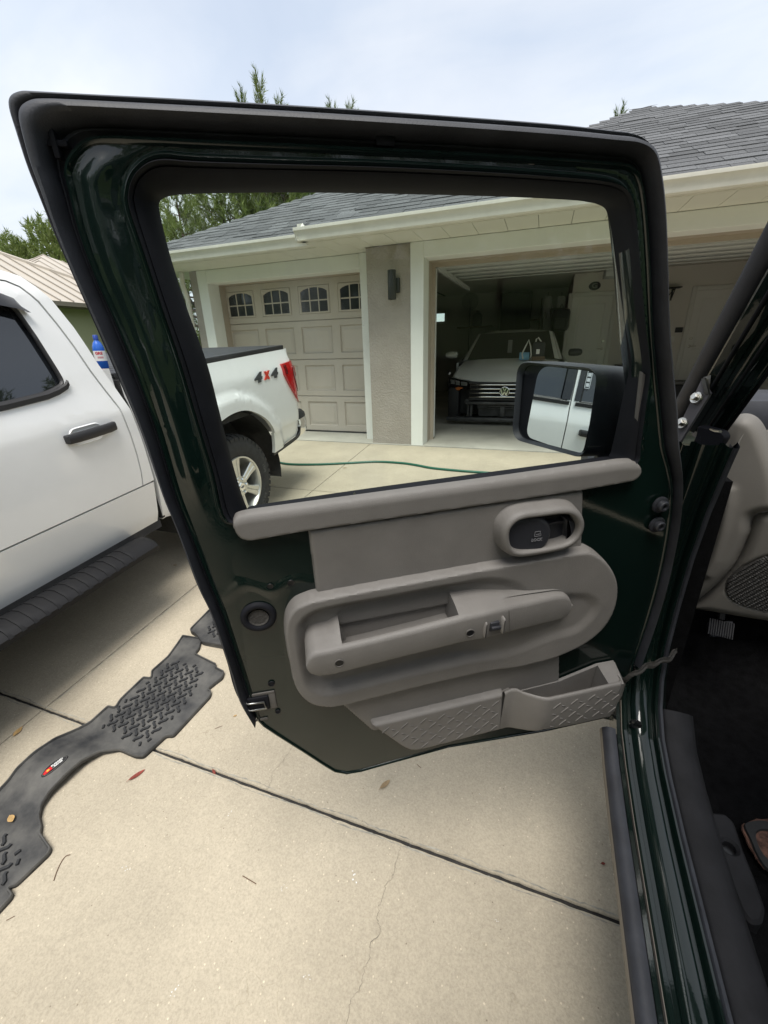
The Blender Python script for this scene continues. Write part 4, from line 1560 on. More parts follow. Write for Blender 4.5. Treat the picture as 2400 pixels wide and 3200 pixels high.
# badge 4x4
for ch, y0, wd_, hh_, mt in (('4', .470, .110, .080, 'badge_grey'), ('x', .592, .095, .066, 'badge_red'), ('4', .705, .110, .080, 'badge_grey')):
    V, F = text_geo(ch, .1, .006, .006, shear=.18)
    A_ = np.array(V)
    lo, hi = A_.min(0), A_.max(0)
    VV = []
    for a, b, c in V:
        VV.append((lat(1.18) + .005 + c, y0 + ((a - lo[0]) / (hi[0] - lo[0]) - .5) * wd_, 1.190 + ((b - lo[1]) / (hi[1] - lo[1]) - .5) * hh_))
    obj('badge_character', VV, F, MT[mt], bed)
# tonneau cover: slats across the bed
for k in range(16):
    y0 = -.69 + k * .104
    MB().rbox(-1.93, -.105, y0 + .003, y0 + .101, 1.372, 1.388, .005).build('cover_slat', MT['truck_black'], truck, 40)
MB().rbox(-1.99, -1.935, -.70, .985, 1.352, 1.392, .006).build('cover_rail', MT['truck_black'], truck, 40)
MB().rbox(-.10, -.045, -.70, .985, 1.352, 1.392, .006).build('cover_rail', MT['truck_black'], truck, 40)
MB().rbox(-1.93, -.105, .965, .998, 1.352, 1.390, .006).build('cover_rail', MT['truck_black'], truck, 40)
# running board
rb = [(-.06, .47), (.02, .505), (.075, .512), (.135, .492), (.155, .470), (.150, .440), (.10, .428), (-.06, .43)]
frb = lambda y: [(x, y, z) for x, z in rb]
rbo = MB().add(*loft([[(x - .02, y, z) for x, y, z in frb(-3.05)], frb(-3.02), frb(-.985), [(x * .97 - .004, -.96, z - .004) for x, y, z in frb(0)], [(x * .8 - .02, -.942, .468 + (z - .468) * .6) for x, y, z in frb(0)]], True, True)).build('running_board', MT['step_black'], truck, 35)
topz = lambda x: float(np.interp(x, [-.02, .02, .075, .135, .155], [.487, .505, .512, .492, .471]))
rows = []
for x in (-.02, .0, .02, .05, .075, .10, .135, .150):
    t_ = topz(x)
    rows.append([(x, -.009, t_ - .006), (x, -.006, t_ + .005), (x, .006, t_ + .005), (x, .009, t_ - .006)])
rows.append([(.158, -.012, .462), (.158, -.008, .466), (.158, .008, .466), (.158, .012, .462)])
rgm = MB().add(*loft(rows)).mesh('step_rib', MT['step_black'], 40)
y = -2.95
while y < -1.12:
    inst('step_rib', rgm, rbo, (0, y, 0))
    y += .052
# wheels


def wheel(y0):
    w = empty('wheel', (-.02, y0, .41), parent=truck)
    R_ = .41
    prof = [(.235, -.245), (.30, -.255), (.37, -.245), (.395, -.225), (.403, -.20), (.405, -.06), (.400, -.035), (.385, -.012), (.34, .004), (.29, .006), (.255, -.002), (.238, -.012)]
    ty = MB().lathe(prof, axis='x', n=72)
    ty.build('tyre', MT['tyre'], w, 50)
    blocks = MB()
    for k in range(44):
        a = 2 * math.pi * k / 44
        for j, (xa, xb, ra, rb_, tw) in enumerate(((-.048, -.002, .372, .412, .0), (-.115, -.055, .398, .416, .5), (-.185, -.122, .398, .416, 0), (-.24, -.195, .385, .412, .5))):
            a0 = a + tw * math.pi / 44 + (.0 if k % 2 else .010)
            da = .046 + (.010 if k % 2 else 0)
            pts = []
            for aa in (a0 - da, a0 + da):
                for xx, rr in ((xa, rb_ - .0), (xb, rb_ - (.022 if j == 0 else 0)), (xb, ra - .02), (xa, ra)):
                    pts.append((xx, rr * math.cos(aa), rr * math.sin(aa)))
            blocks.add(pts, [(0, 1, 2, 3), (7, 6, 5, 4), (0, 4, 5, 1), (1, 5, 6, 2), (2, 6, 7, 3), (3, 7, 4, 0)])
    tag(blocks.build('tread_block', MT['tyre'], w), kind='stuff')
    rim = MB().lathe([(.246, -.004), (.242, .006), (.232, .004), (.222, -.012), (.215, -.10), (.205, -.17), (0.05, -.175)], axis='x', n=64)
    rim.build('rim', MT['alloy'], w, 40)
    hub = MB().lathe([(.085, -.05), (.085, -.018), (.078, -.012), (.040, -.012), (.037, -.004), (.033, .0), (0, .001)], axis='x', n=32)
    hub.build('hub', MT['alloy'], w, 40)
    MB().lathe([(.033, .0), (.030, .003), (0, .0035)], axis='x', n=24).build('hub_cap', MT['chrome'], w, 40)
    V, F = pillow([(.022 * math.cos(t), .011 * math.sin(t)) for t in np.linspace(0, 2 * math.pi, 20)[:-1]], [(0, .003), (.002, .0055)], fr=lambda a, b, c: (c, a, b))
    obj('hub_emblem', V, F, MT['print_grey'], w)
    for k in range(6):
        a = math.radians(60 * k + 90)
        # spoke: flat blade that widens to the rim, with a cut groove in its face
        ca, sa = math.cos(a), math.sin(a)
        rows = []
        for r_, hw, x_ in ((.06, .030, -.016), (.10, .031, -.014), (.16, .037, -.012), (.205, .044, -.008), (.232, .050, -.003)):
            rows.append([(x_ - .05, r_ * ca - q * sa, r_ * sa + q * ca) for q in (-hw * .8,)] + [(x_ - .006, r_ * ca - q * sa, r_ * sa + q * ca) for q in (-hw,)] + [(x_, r_ * ca - q * sa, r_ * sa + q * ca) for q in (-hw + .007, -.005)]
                        + [(x_ - .006, r_ * ca, r_ * sa)] + [(x_, r_ * ca - q * sa, r_ * sa + q * ca) for q in (.005, hw - .007)]
                        + [(x_ - .006, r_ * ca - q * sa, r_ * sa + q * ca) for q in (hw,)] + [(x_ - .05, r_ * ca - q * sa, r_ * sa + q * ca) for q in (hw * .8,)])
        V, F = loft(rows)
        obj('spoke', V, F, MT['alloy'], w, 30)
        b = a + math.radians(30)
        MB().lathe([(.013, -.03), (.013, -.004), (.009, .003), (0, .004)], (0, .062 * math.cos(b), .062 * math.sin(b)), 'x', 6).build('lug_nut', MT['chrome'], w)
    MB().lathe([(.165, -.13), (.165, -.12), (.06, -.12)], axis='x', n=40).build('brake_disc', MT['car_steel'], w)
    # raised lettering on the sidewall
    mb = MB()
    for s, a0, sz in (('E13', -.62, .030), ('LT275', .15, .028), ('DOT', -.95, .022)):
        V, F = text_geo(s, sz, .001, .0006)
        VV = []
        for p, q, c in V:
            aa = a0 - p / .31
            r_ = .315 + q
            VV.append((.0062 + c, r_ * math.cos(aa), r_ * math.sin(aa)))
        mb.add(VV, F)
    rg_ = [(.0066, .318 * math.cos(-.80) + .017 * math.cos(t), .318 * math.sin(-.80) + .017 * math.sin(t)) for t in np.linspace(0, 2 * math.pi, 20)[:-1]]
    mb.tube(rg_, .0016, 4, closed=True)
    mb.build('tyre_lettering', MT['tyre_mark'], w)
    return w


wheel(.04)
wheel(-3.64)
# blue detergent bottle standing on the bed cover
bx, by = -2.62, 2.035
bz = .208 + (by - 2.6) * SLOPE + 1.391
bt = tag(empty('spray_bottle', (bx, by, bz)), 'blue bottle with a white and red label on the bed cover behind the cab', 'bottle')
bt.scale = (.74, .74, .74)
MB().lathe([(0, .002), (.040, 0), (.044, .006), (.044, .15), (.041, .175), (.030, .205), (.017, .222), (.016, .232), (0, .232)], n=32).build('bottle_body', MT['bottle_blue'], bt, 40)
MB().lathe([(.019, .228), (.019, .262), (.016, .266), (0, .266)], n=24).build('cap', MT['bottle_cap'], bt, 40)
MB().lathe([(.0446, .062), (.0446, .142)], n=32).build('bottle_label', MT['print_white'], bt, 60)
V, F = text_geo('GRE', .030, .0006, .0012)
th0 = math.atan2(CAM[1] - by, CAM[0] - bx)
mb = MB().add([((.0455 + c) * math.cos(th0 - .15 + a / .045), (.0455 + c) * math.sin(th0 - .15 + a / .045), .122 + b) for a, b, c in V], F)
for z_ in (.092, .084):
    mb.add([(.0456 * math.cos(t), .0456 * math.sin(t), z_ + h) for h in (0, .0035) for t in np.linspace(th0 - .5, th0 + .5, 8)], [(i, i + 1, i + 9, i + 8) for i in range(7)])
mb.build('bottle_lettering', MT['label_red'], bt)
# ------------------------------------------------------------------ dark green off-road vehicle with its driver's door open
SV = np.array((.95, .6, .048))
suv = tag(empty('off_road_vehicle', tuple(SV)), 'dark green off-road vehicle at the right edge with its driver door wide open', 'car')


def sp(mb, name, mat, smooth=0, parent=None):
    """vehicle part given in world coordinates"""
    mb.v = [(a - SV[0], b - SV[1], c - SV[2]) for a, b, c in mb.v]
    return mb.build(name, MT[mat], parent or suv, smooth)


# ---- door frame of reference: u towards the hinge, v up, w out of the trimmed face
DA, DT = math.radians(31), math.radians(5)
DHP = np.array((.26, 1.10, 0.0))
DU = np.array((math.cos(DA), math.sin(DA), 0))
DN = np.array((math.sin(DA), -math.cos(DA), 0))
DV = np.array((0, 0, 1)) * math.cos(DT) + DN * math.sin(DT)
DW = DN * math.cos(DT) - np.array((0, 0, 1)) * math.sin(DT)


def D(px, py, w=0.0):
    q = on_plane(px, py, DHP + DW * w, DW) - DHP
    return (float(q.dot(DU)), float(q.dot(DV)))


def DL(zf, pts, w=0.0):
    return [D(*zf(p[0], p[1]), p[2] if len(p) > 2 else w) for p in pts]


ident = lambda x, y: (x, y)
pairs = [((795, 2252), (803, 2250)), ((735, 2169), (778, 2174)), ((704, 2063), (745, 2070)), ((648, 1899), (690, 1905)), ((607, 1816), (655, 1820)), ((542, 1635), (585, 1640)), ((499, 1533), (547, 1540)),
         ((434, 1345), (490, 1350)), ((362, 1180), (430, 1180)), ((289, 1013), (362, 1013)), ((224, 868), (296, 865)), ((159, 723), (244, 720)), ((110, 605), (214, 600)), ((72, 510), (200, 545)), ((36, 400), (201, 515)),
         ((13, 325), (210, 490)), ((16, 288), (224, 468)), ((48, 272), (253, 439)), ((95, 273), (289, 424)), ((180, 278), (347, 421)), ((289, 284), (430, 424)), ((579, 299), (640, 434)), ((1013, 325), (1040, 452)),
         ((1447, 356), (1450, 473)), ((1736, 379), (1736, 491)), ((1905, 398), (1890, 502)), ((1975, 407), (1950, 507)), ((2020, 427), (1985, 523)), ((2045, 463), (2003, 554)), ((2061, 550), (2014, 605)), ((2072, 651), (2023, 690)),
         ((2079, 810), (2031, 820)), ((2086, 1013), (2039, 1010)), ((2100, 1157), (2050, 1157)), ((2112, 1273), (2062, 1273)), ((2117, 1389), (2074, 1389)), ((2120, 1460), (2092, 1460)), ((2119, 1530), (2102, 1530)),
         ((2106, 1650), (2093, 1650)), ((2076, 1800), (2064, 1800)), ((2040, 1930), (2028, 1930)), ((1990, 2075), (1979, 2075))]
SIL = cr([D(*a) for a, b in pairs], 5, False)
PNT = cr([D(*b) for a, b in pairs], 5, False)
low = [D(*p) for p in ((1968, 2150), (1935, 2215), (1900, 2240), (1700, 2285), (1400, 2335), (1200, 2390), (1130, 2410), (1082, 2418), (1043, 2411), (1010, 2391), (952, 2353), (860, 2295), (820, 2268))]
shell_poly = np.concatenate([PNT, np.array(low)])
hole_glass = [((699, 1600), (768, 1590)), ((670, 1475), (730, 1475)), ((620, 1310), (685, 1300)), ((569, 1137), (643, 1137)), ((510, 960), (580, 965)), ((458, 800), (527, 800)), ((420, 690), (497, 680)), ((406, 634), (490, 640)),
              ((408, 600), (492, 628)), ((416, 570), (496, 620)), ((434, 540), (505, 614)), ((470, 511), (521, 608)), ((521, 500), (550, 603)), ((620, 508), (640, 599)), ((900, 518), (900, 596)), ((1200, 526), (1200, 600)),
              ((1562, 545), (1562, 609)), ((1790, 562), (1790, 620)), ((1870, 570), (1850, 627)), ((1912, 580), (1880, 634)), ((1940, 598), (1902, 646)), ((1956, 630), (1912, 665)), ((1967, 680), (1922, 706)), ((1980, 830), (1942, 850)),
              ((1996, 1000), (1963, 1000)), ((2010, 1105), (1975, 1120)), ((2013, 1165), (1977, 1160)), ((2002, 1270), (1952, 1270)), ((1990, 1380), (1928, 1380)), ((1980, 1440), (1912, 1430)), ((1900, 1462), (1880, 1434)),
              ((1600, 1500), (1600, 1472)), ((1200, 1548), (1200, 1526)), ((900, 1595), (900, 1570)), ((745, 1625), (785, 1588))]
HOLE = cr([D(*a) for a, b in hole_glass], 4)
GLS = cr([D(*b, -.03) for a, b in hole_glass], 4)

V, F = pillow(shell_poly, [(0, -.085), (0, -.002), (.0015, .003), (.0045, .0045), (.0075, .003), (.009, 0.0)], [HOLE], back=True,
              hprof=[(0, -.030), (0, -.002), (.0015, .003), (.0045, .0045), (.0075, .003), (.009, 0.0)])
door = obj('driver_door', V, F, MT['suv_green'], suv, 40)
tag(door, 'open dark green door with grey trim panel, glass and side mirror')
MD = Matrix(((DU[0], DV[0], DW[0], DHP[0] - SV[0]), (DU[1], DV[1], DW[1], DHP[1] - SV[1]), (DU[2], DV[2], DW[2], DHP[2] - SV[2]), (0, 0, 0, 1)))
door.matrix_basis = MD

# pressed skin of the window frame and lower door face: bulges, dents
PNi = offset(shell_poly if area2(shell_poly) > 0 else shell_poly[::-1], .0085)
HOo = offset(HOLE[::-1] if area2(HOLE) > 0 else HOLE, .0085)


def skin(u, v, S):
    P = np.stack([u, v], 1)
    dh = sd_poly(P, HOLE)
    t1 = np.clip(-S / .03, 0, 1)
    t2 = np.clip((dh - .006) / .03, 0, 1)
    vb_ = np.interp(u, [D(745, 1650)[0], D(1990, 1480)[0]], [D(745, 1650)[1], D(1990, 1480)[1]])
    h = .0006 + .012 * sstep(t1) * sstep(t2) * sstep(v, vb_ + .03, vb_ + .13) * (1 - sstep(u, D(1900, 1440)[0], D(1960, 1440)[0]) * (1 - sstep(v, vb_ + .25, vb_ + .40)))
    c = D(*z8(560, 330))
    h = h - .004 * np.exp(-(((u - c[0]) / .05) ** 2 + ((v - c[1]) / .035) ** 2))
    c = D(*z8(500, 480))
    h = h + .0035 * np.exp(-(((u - c[0]) / .09) ** 2 + ((v - c[1] + .01 * np.sin(u * 70)) / .014) ** 2))
    c = D(*z8(470, 900))
    h = h - .006 * np.exp(-(((u - c[0]) / .025) ** 2 + ((v - c[1]) / .12) ** 2))
    h = h + .0004 * np.sin(u * 13 + 2 * np.sin(v * 5)) * np.sin(v * 8 + 1)
    h = np.where(dh < .009, -.002, h)
    return h


relief('frame_skin', PNi, .0055, skin, MT['suv_green'], door, .0, 60, cut=HOo)

# outer weatherstrip, lofted between the silhouette and the painted edge
rows = []
for s, p in zip(SIL, PNT):
    d = p - s
    L = float(np.linalg.norm(d))
    d = d / max(L, 1e-6)
    T = min(L, .098)
    prof = [(0, -.08), (0, -.018), (.04 * T, -.004), (.12 * T, .002), (.20 * T, .001), (.225 * T, -.006), (.25 * T, .000), (.30 * T, .010), (.40 * T, .018), (.52 * T, .020), (.62 * T, .015), (.70 * T, .004), (.74 * T, -.008),
            (max(.78 * T, L - .020), -.012), (max(.80 * T, L - .016), -.006), (max(.86 * T, L - .011), -.005), (max(.90 * T, L - .008), -.012), (L + .003, -.014)]
    rows.append([(s[0] + d[0] * a, s[1] + d[1] * a, b) for a, b in prof])
MB().add(*loft(rows)).build('weatherstrip', MT['rubber'], door, 75)
c = D(*z1(245, 345))
MB().rbox(c[0] - .012, c[0] + .012, c[1] - .003, c[1] + .003, -.008, .004, .001).rbox(c[0] - .004, c[0] + .002, c[1] - .014, c[1] + .012, -.008, .006, .001).build('clip', MT['rubber_smooth'], door, 40)
MB().rbox(*[q for q in (lambda e: (e[0] - .012, e[0] + .012, e[1] - .006, e[1] + .004, -.012, .001))(D(1205, 437))], .001).build('clip', MT['rubber_smooth'], door, 40)
# inner glass run
rows = []
for a, b in zip(HOLE, GLS):
    d = b - a
    rows.append([(a[0] + d[0] * k, a[1] + d[1] * k, w) for k, w in ((-.03, -.006), (0, .002), (.05, .010), (.13, .014), (.20, .010), (.24, .004), (.30, .006), (.45, .003), (.85, -.016), (.97, -.026), (1.0, -.040))])
rows.append(rows[0])
MB().add(*loft(rows)).build('glass_run', MT['rubber_smooth'], door, 60)
g2 = GLS if area2(GLS) > 0 else GLS[::-1]
gp_ = offset(g2, -.012)
V, F = [(p[0], p[1], -.040) for p in gp_], [tuple(range(len(gp_)))]
obj('window_glass', V, F, MT['door_glass'], door)

# ---- grey trim
b_top = [(728, 1612), (760, 1601), (1200, 1541), (1600, 1487), (1945, 1437), (1985, 1437)]
b_bot = [(1998, 1480), (1976, 1502), (1823, 1530), (1400, 1592), (960, 1657), (780, 1689), (745, 1680)]
belt = rpoly([D(*p, .008) for p in [(723, 1640)] + b_top + [(2001, 1458)] + b_bot], .018, 4)
bt_ = np.array([D(*p, .008) for p in b_top])
relief('belt_trim', belt, .0030, lambda u, v, S: np.minimum(-.002 + .020 * dome(-S / .006), .004 + .015 * dome(np.maximum(0, np.interp(u, bt_[:, 0], bt_[:, 1]) - v) / .024)), MT['trim_grey'], door, .003)
up = rpoly(DL(z7, [(223, 214), (1416, 40), (1408, 300), (1400, 430), (300, 640), (258, 500)], .008), [.006, .006, .02, .02, .02, .03], 4)
relief('upper_trim', up, .0035, lambda u, v, S: -.003 + .015 * dome(-S / .007), MT['trim_grey'], door, .003)
oval = cr(DL(z7, [(119, 640), (128, 580), (160, 532), (212, 506), (270, 490), (500, 446), (750, 401), (950, 365), (1100, 340), (1250, 315), (1400, 290), (1455, 302), (1505, 342), (1540, 398), (1550, 460), (1536, 540), (1492, 618),
                  (1420, 682), (1330, 730), (1240, 763), (1120, 790), (1000, 808), (900, 828), (700, 874), (500, 924), (360, 957), (290, 961), (230, 946), (182, 906), (155, 850), (138, 770), (124, 690)], .018), 4)
dish = cr(DL(z7, [(168, 650), (185, 590), (240, 545), (330, 520), (500, 490), (700, 452), (850, 425), (1000, 402), (1120, 420), (1200, 470), (1420, 470), (1470, 540), (1380, 640), (1250, 680), (1100, 740), (900, 775), (700, 820), (500, 868), (350, 905),
                  (270, 905), (215, 870), (188, 790)], .02), 4)
u_l, u_r = D(*z7(850, 500), .02)[0], D(*z7(1130, 500), .02)[0]


pull = rpoly(DL(z7, [(345, 608), (368, 566), (420, 552), (850, 484), (866, 500), (876, 640), (400, 740)], .02), .012, 3)


def oval_h(u, v, S):
    P = np.stack([u, v], 1)
    sdsh = sd_poly(P, dish)
    fade = 1 - .72 * sstep(u, u_l, u_r)
    return .001 + .034 * dome(-S / .0075) - .022 * sstep(-sdsh, -.002, .026) * fade - .0105 * sstep(-sd_poly(P, pull), .0, .004)


relief('door_pocket_trim', oval, .003, oval_h, MT['trim_grey'], door, .003)

# arm rest: front face, sloping ends, open pull pocket behind it
FH = .085
FHz = lambda x: float(np.interp(x, [216, 900, 1000, 1100, 1370], [FH, FH, .082, .072, .046]))
tx = [(216, 805), (218, 788), (228, 770), (255, 753), (310, 744), (500, 700), (700, 650), (900, 598), (1000, 576), (1095, 552), (1200, 528), (1300, 506), (1340, 502), (1360, 515), (1369, 540)]
bx_ = [(216, 805), (220, 825), (235, 846), (275, 857), (335, 849), (500, 807), (700, 757), (900, 708), (1095, 667), (1200, 642), (1320, 613), (1352, 592), (1369, 540)]
tops = np.array(DL(z7, [(x, y, FHz(x)) for x, y in tx]))
bots = np.array(DL(z7, [(x, y, FHz(x)) for x, y in bx_]))
FHt = np.array([FHz(x) for x, y in tx])
FH0 = FH
ridge = np.array(DL(z7, [(192, 745), (200, 722), (218, 697), (250, 672), (300, 640), (346, 612), (862, 518), (950, 530), (1085, 541), (1100, 538), (1200, 524), (1320, 499), (1352, 502), (1380, 530)], .030))
uA, uB = D(*z7(366, 660), .06)[0], D(*z7(866, 560), .06)[0]
uL, uR = tops[:, 0].min(), tops[:, 0].max()
ts = np.concatenate([uL + (uR - uL) * .06 * (1 - np.cos(np.linspace(0, math.pi / 2, 10))), np.linspace(uL + (uR - uL) * .07, uR - (uR - uL) * .07, 60), uR - (uR - uL) * .06 * (1 - np.cos(np.linspace(math.pi / 2, 0, 10)))])
ts = np.sort(np.concatenate([ts, [uA - .0006, uA + .0006, uB - .0006, uB + .0006]]))
rows = []
for u in ts:
    FH = float(np.interp(u, tops[:, 0], FHt))
    vt, vb = float(np.interp(u, tops[:, 0], tops[:, 1])), float(np.interp(u, bots[:, 0], bots[:, 1]))
    vr = max(float(np.interp(u, ridge[:, 0], ridge[:, 1])), vt + .010)
    r_ = min(.009, max(.0004, (vt - vb) * .45))
    sec = [(vb, -.001), (vb, FH - .012), (vb + r_ * .25, FH - .005), (vb + r_ * .6, FH - .0012), (vb + r_, FH), (vt - r_, FH), (vt - r_ * .6, FH - .001), (vt - r_ * .2, FH - .0035), (vt + .001, FH - .008)]
    if uA < u < uB:
        sec += [(vt + .001, FH - .012), (vt - .003, FH - .0145), (vt - .052, FH - .017), (vt - .052, .001)]
    else:
        d_ = vr - vt
        sec += [(vt + d_ * .28, FH - .024), (vt + d_ * .6, FH * .5 + .010), (vt + d_ * .88, .034), (vr + .001, .004)]
    rows.append([(u, v, w) for v, w in sec])
rows.insert(0, [(rows[0][0][0] - .001, p[1], -.001) for p in rows[0]])
rows.append([(rows[-1][0][0] + .001, p[1], -.001) for p in rows[-1]])
MB().add(*loft(rows)).build('arm_rest', MT['trim_grey'], door, 42)
FH = FH0
for x, y in ((360, 790), (925, 660)):
    c = D(*z7(x, y), FH)
    MB().lathe([(.0085, -.012), (.0092, .0008), (.0082, .0014), (.0076, -.002), (.0076, -.010), (0, -.010)], (c[0], c[1], FH + .0004), n=20).build('screw_hole_disc', MT['trim_dark'], door, 40)
    MB().lathe([(.0080, .0004), (.0074, .0007), (0, .0007)], (c[0], c[1], FH), n=16).build('screw_hole_disc', MT['recess_black'], door)  # black disc on the face puts the hole's shade into colour
# lock switch between two ribs
FH = FHz(1028)
c = D(*z7(1028, 630), FH)
MB().rbox(c[0] - .010, c[0] + .010, c[1] - .011, c[1] + .011, FH - .004, FH + .004, .002).rbox(c[0] - .008, c[0] + .012, c[1] - .005, c[1] + .003, FH + .002, FH + .009, .002).build('lock_switch', MT['handle_black'], door, 40)
for x, y, h_ in ((988, 643, .020), (1065, 625, .020)):
    c = D(*z7(x, y), FH)
    P = [(c[0] + .0055 * math.cos(t), c[1] + h_ * math.sin(t) + .010 * math.cos(t) * 0) for t in np.linspace(0, 2 * math.pi, 24)[:-1]]
    MB().plate(P, [(0, FH - .01), (0, FH + .004), (.0018, FH + .007), (.004, FH + .008)]).build('switch_rib', MT['trim_grey'], door, 60)
# seam of the front insert
FH = FHz(1095)
c0, c1 = D(*z7(1094, 556), FH), D(*z7(1096, 664), FH)
MB().tube([(c0[0], c0[1] - .004, FH + .0001), (c1[0], c1[1] + .004, FH + .0001)], .0006, 6).build('seam', MT['trim_dark'], door)

# release handle in its oval bezel
BH = .046
inner = cr(DL(z7, [(1099, 255), (1104, 216), (1130, 186), (1175, 170), (1250, 161), (1320, 152), (1366, 157), (1392, 182), (1396, 215), (1381, 250), (1350, 274), (1300, 289), (1200, 307), (1140, 311), (1110, 294)], BH), 5)
inner = inner if area2(inner) > 0 else inner[::-1]
bez = offset(inner, -.030)
rim_ = offset(inner, -.0155)
V, F = pillow(rim_, [(-.008, .002), (-.004, .012), (-.001, BH - .016), (.0006, BH - .009), (.003, BH - .0035), (.006, BH - .0008), (.009, BH)], [inner], hprof=[(-.001, .010), (0, BH - .008), (.001, BH - .003), (.003, BH - .0006), (.005, BH)])
obj('handle_bezel', V, F, MT['trim_grey'], door, 50)
V, F = pillow(offset(inner, -.002), [(0, .016), (.004, .016)])
obj('handle_recess', V, F, MT['recess_black'], door)
pc = np.array(D(*z7(1178, 246), .036))
pad = cr([(pc[0] + .050 * math.cos(t) * (1.0 if math.cos(t) > 0 else 1.08), pc[1] + .047 * math.sin(t)) for t in np.linspace(0, 2 * math.pi, 16)[:-1]], 3)
relief('release_paddle', pad, .0026, lambda u, v, S: .010 + .024 * dome(-S / .010) + .006 * sstep(u, pc[0] - .03, pc[0] + .03), MT['handle_black'], door, .0, 50)
rp_ = cr(DL(z7, [(1240, 190), (1345, 172), (1350, 230), (1325, 290), (1240, 300)], .02), 4)
V, F = pillow(rp_, [(0, .016), (.002, .026), (.006, .024), (.012, .0165)])
obj('release_lever', V, F, MT['handle_black'], door, 50)
cc = cr(DL(z7, [(1335, 165), (1385, 180), (1388, 215), (1370, 255), (1330, 282), (1345, 225)], .03), 4)
V, F = pillow(cc, [(0, .012), (.002, .030), (.006, .033)])
obj('release_lever', V, F, MT['handle_black'], door, 50)
c = D(*z6(165, 800), .042)
V, F = text_geo('LOCK', .0085, .0006, .0003)
mb = MB().add([(a + c[0], b + c[1] - .002, q + .0402) for a, b, q in V], F)
for x0_, x1_, y0_, y1_ in ((-.007, .007, .006, .0068), (-.007, -.0062, .006, .017), (-.007, .004, .0162, .017), (.004, .0048, .010, .017), (-.004, .007, .010, .0108), (.0062, .007, .006, .0108)):
    mb.box(c[0] + x0_, c[0] + x1_, c[1] + y0_, c[1] + y1_, .0400, .0408)
mb.build('lock_lettering', MT['print_grey'], door)

# lower trim and map pocket with tread-plate faces
lowp = rpoly(DL(z7, [(340, 945), (420, 900), (1200, 720), (1314, 745), (1312, 870), (1250, 1000), (500, 1085)], .006), .008, 3)
relief('lower_trim', lowp, .004, lambda u, v, S: -.003 + .011 * dome(-S / .006), MT['trim_grey'], door, .002)
PH = .070
plate = rpoly(DL(z7, [(490, 1063), (1076, 922), (1066, 1082), (705, 1174), (665, 1176), (630, 1160)], .026), [.006, .003, .003, .02, .02, .01], 4)
relief('pocket_plate', plate, .0034, lambda u, v, S: -.002 + .028 * dome(-S / .009), MT['trim_grey'], door, .002)
uP0, uP1 = D(*z7(1080, 1000), .026)[0], D(*z7(1262, 1010), PH)[0]
pk_h = lambda u: .026 + (PH - .026) * sstep(u, uP0 + .004, uP1)
ptop = np.array(DL(z7, [(1077, 923, .026), (1110, 915, .03), (1138, 917, .036), (1165, 933, .045), (1205, 948, .060), (1255, 952, PH), (1330, 936, PH), (1430, 914, PH), (1530, 891, PH), (1592, 878, PH)]))
pbot = np.array(DL(z7, [(1067, 1082, .026), (1120, 1078, .034), (1180, 1083, .052), (1240, 1087, PH), (1300, 1080, PH), (1400, 1060, PH), (1500, 1036, PH), (1560, 1024, PH), (1580, 1006, PH), (1592, 960, PH)]))
ptop, pbot = ptop[np.argsort(ptop[:, 0])], pbot[np.argsort(pbot[:, 0])]
pocket = np.concatenate([pbot, ptop[::-1]])
u0p, u1p = ptop[:, 0].min(), ptop[:, 0].max()
rows = []
tsm = np.concatenate([np.linspace(u0p, u1p - .012, 48), u1p - .012 * (1 - np.sin(np.linspace(.1, math.pi / 2, 8)))])
for u in tsm:
    vt, vb = float(np.interp(u, ptop[:, 0], ptop[:, 1])), float(np.interp(u, pbot[:, 0], pbot[:, 1]))
    H_ = float(pk_h(np.array([u]))[0]) - max(0.0, (u - (u1p - .010)) / .010) ** 2 * .008
    hol = max(.0, min(1.0, (u - (uP0 + .010)) / .03))
    dn = vt - .010 - .085 * hol
    rows.append([(u, v, w) for v, w in ((vb + .003, .0), (vb - .002, H_ * .4), (vb, H_ - .013), (vb + .0025, H_ - .005), (vb + .006, H_ - .0015), (vb + .012, H_), (vt - .007, H_), (vt - .003, H_ - .001), (vt - .0006, H_ - .0035), (vt, H_ - .006), (vt - .002, H_ - .009), (dn, max(H_ - .012, .008)), (dn, .006))])
rows.append([(u1p + .0005, p[1], p[2]) for p in rows[-1]])
rows.append([(u1p + .0008, p[1], -.001) for p in rows[-1]])
MB().add(*loft(rows)).build('map_pocket', MT['trim_grey'], door, 50)
# pocket: inner wall, floor and end cap
bk = DL(z7, [(1120, 915), (1310, 868), (1475, 800), (1550, 786), (1600, 880), (1560, 1010), (1240, 1070)], .010)
V, F = pillow(bk, [(0, .004), (.002, .010)])
obj('pocket_back', V, F, MT['trim_grey'], door, 40)
e = [D(*z7(1475, 800), .012), D(*z7(1550, 786), .012), D(*z7(1590, 880), PH - .004), D(*z7(1530, 890), PH - .004)]
hts = [.012, .012, PH - .004, PH - .004]
Vt = [(p[0], p[1], h) for p, h in zip(e, hts)]
Vb = [(p[0], p[1] - .10, h) for p, h in zip(e, hts)]
MB().add(Vt + Vb, [(0, 3, 2, 1), (4, 5, 6, 7), (0, 1, 5, 4), (1, 2, 6, 5), (2, 3, 7, 6), (3, 0, 4, 7)]).build('pocket_end', MT['trim_grey'], door)
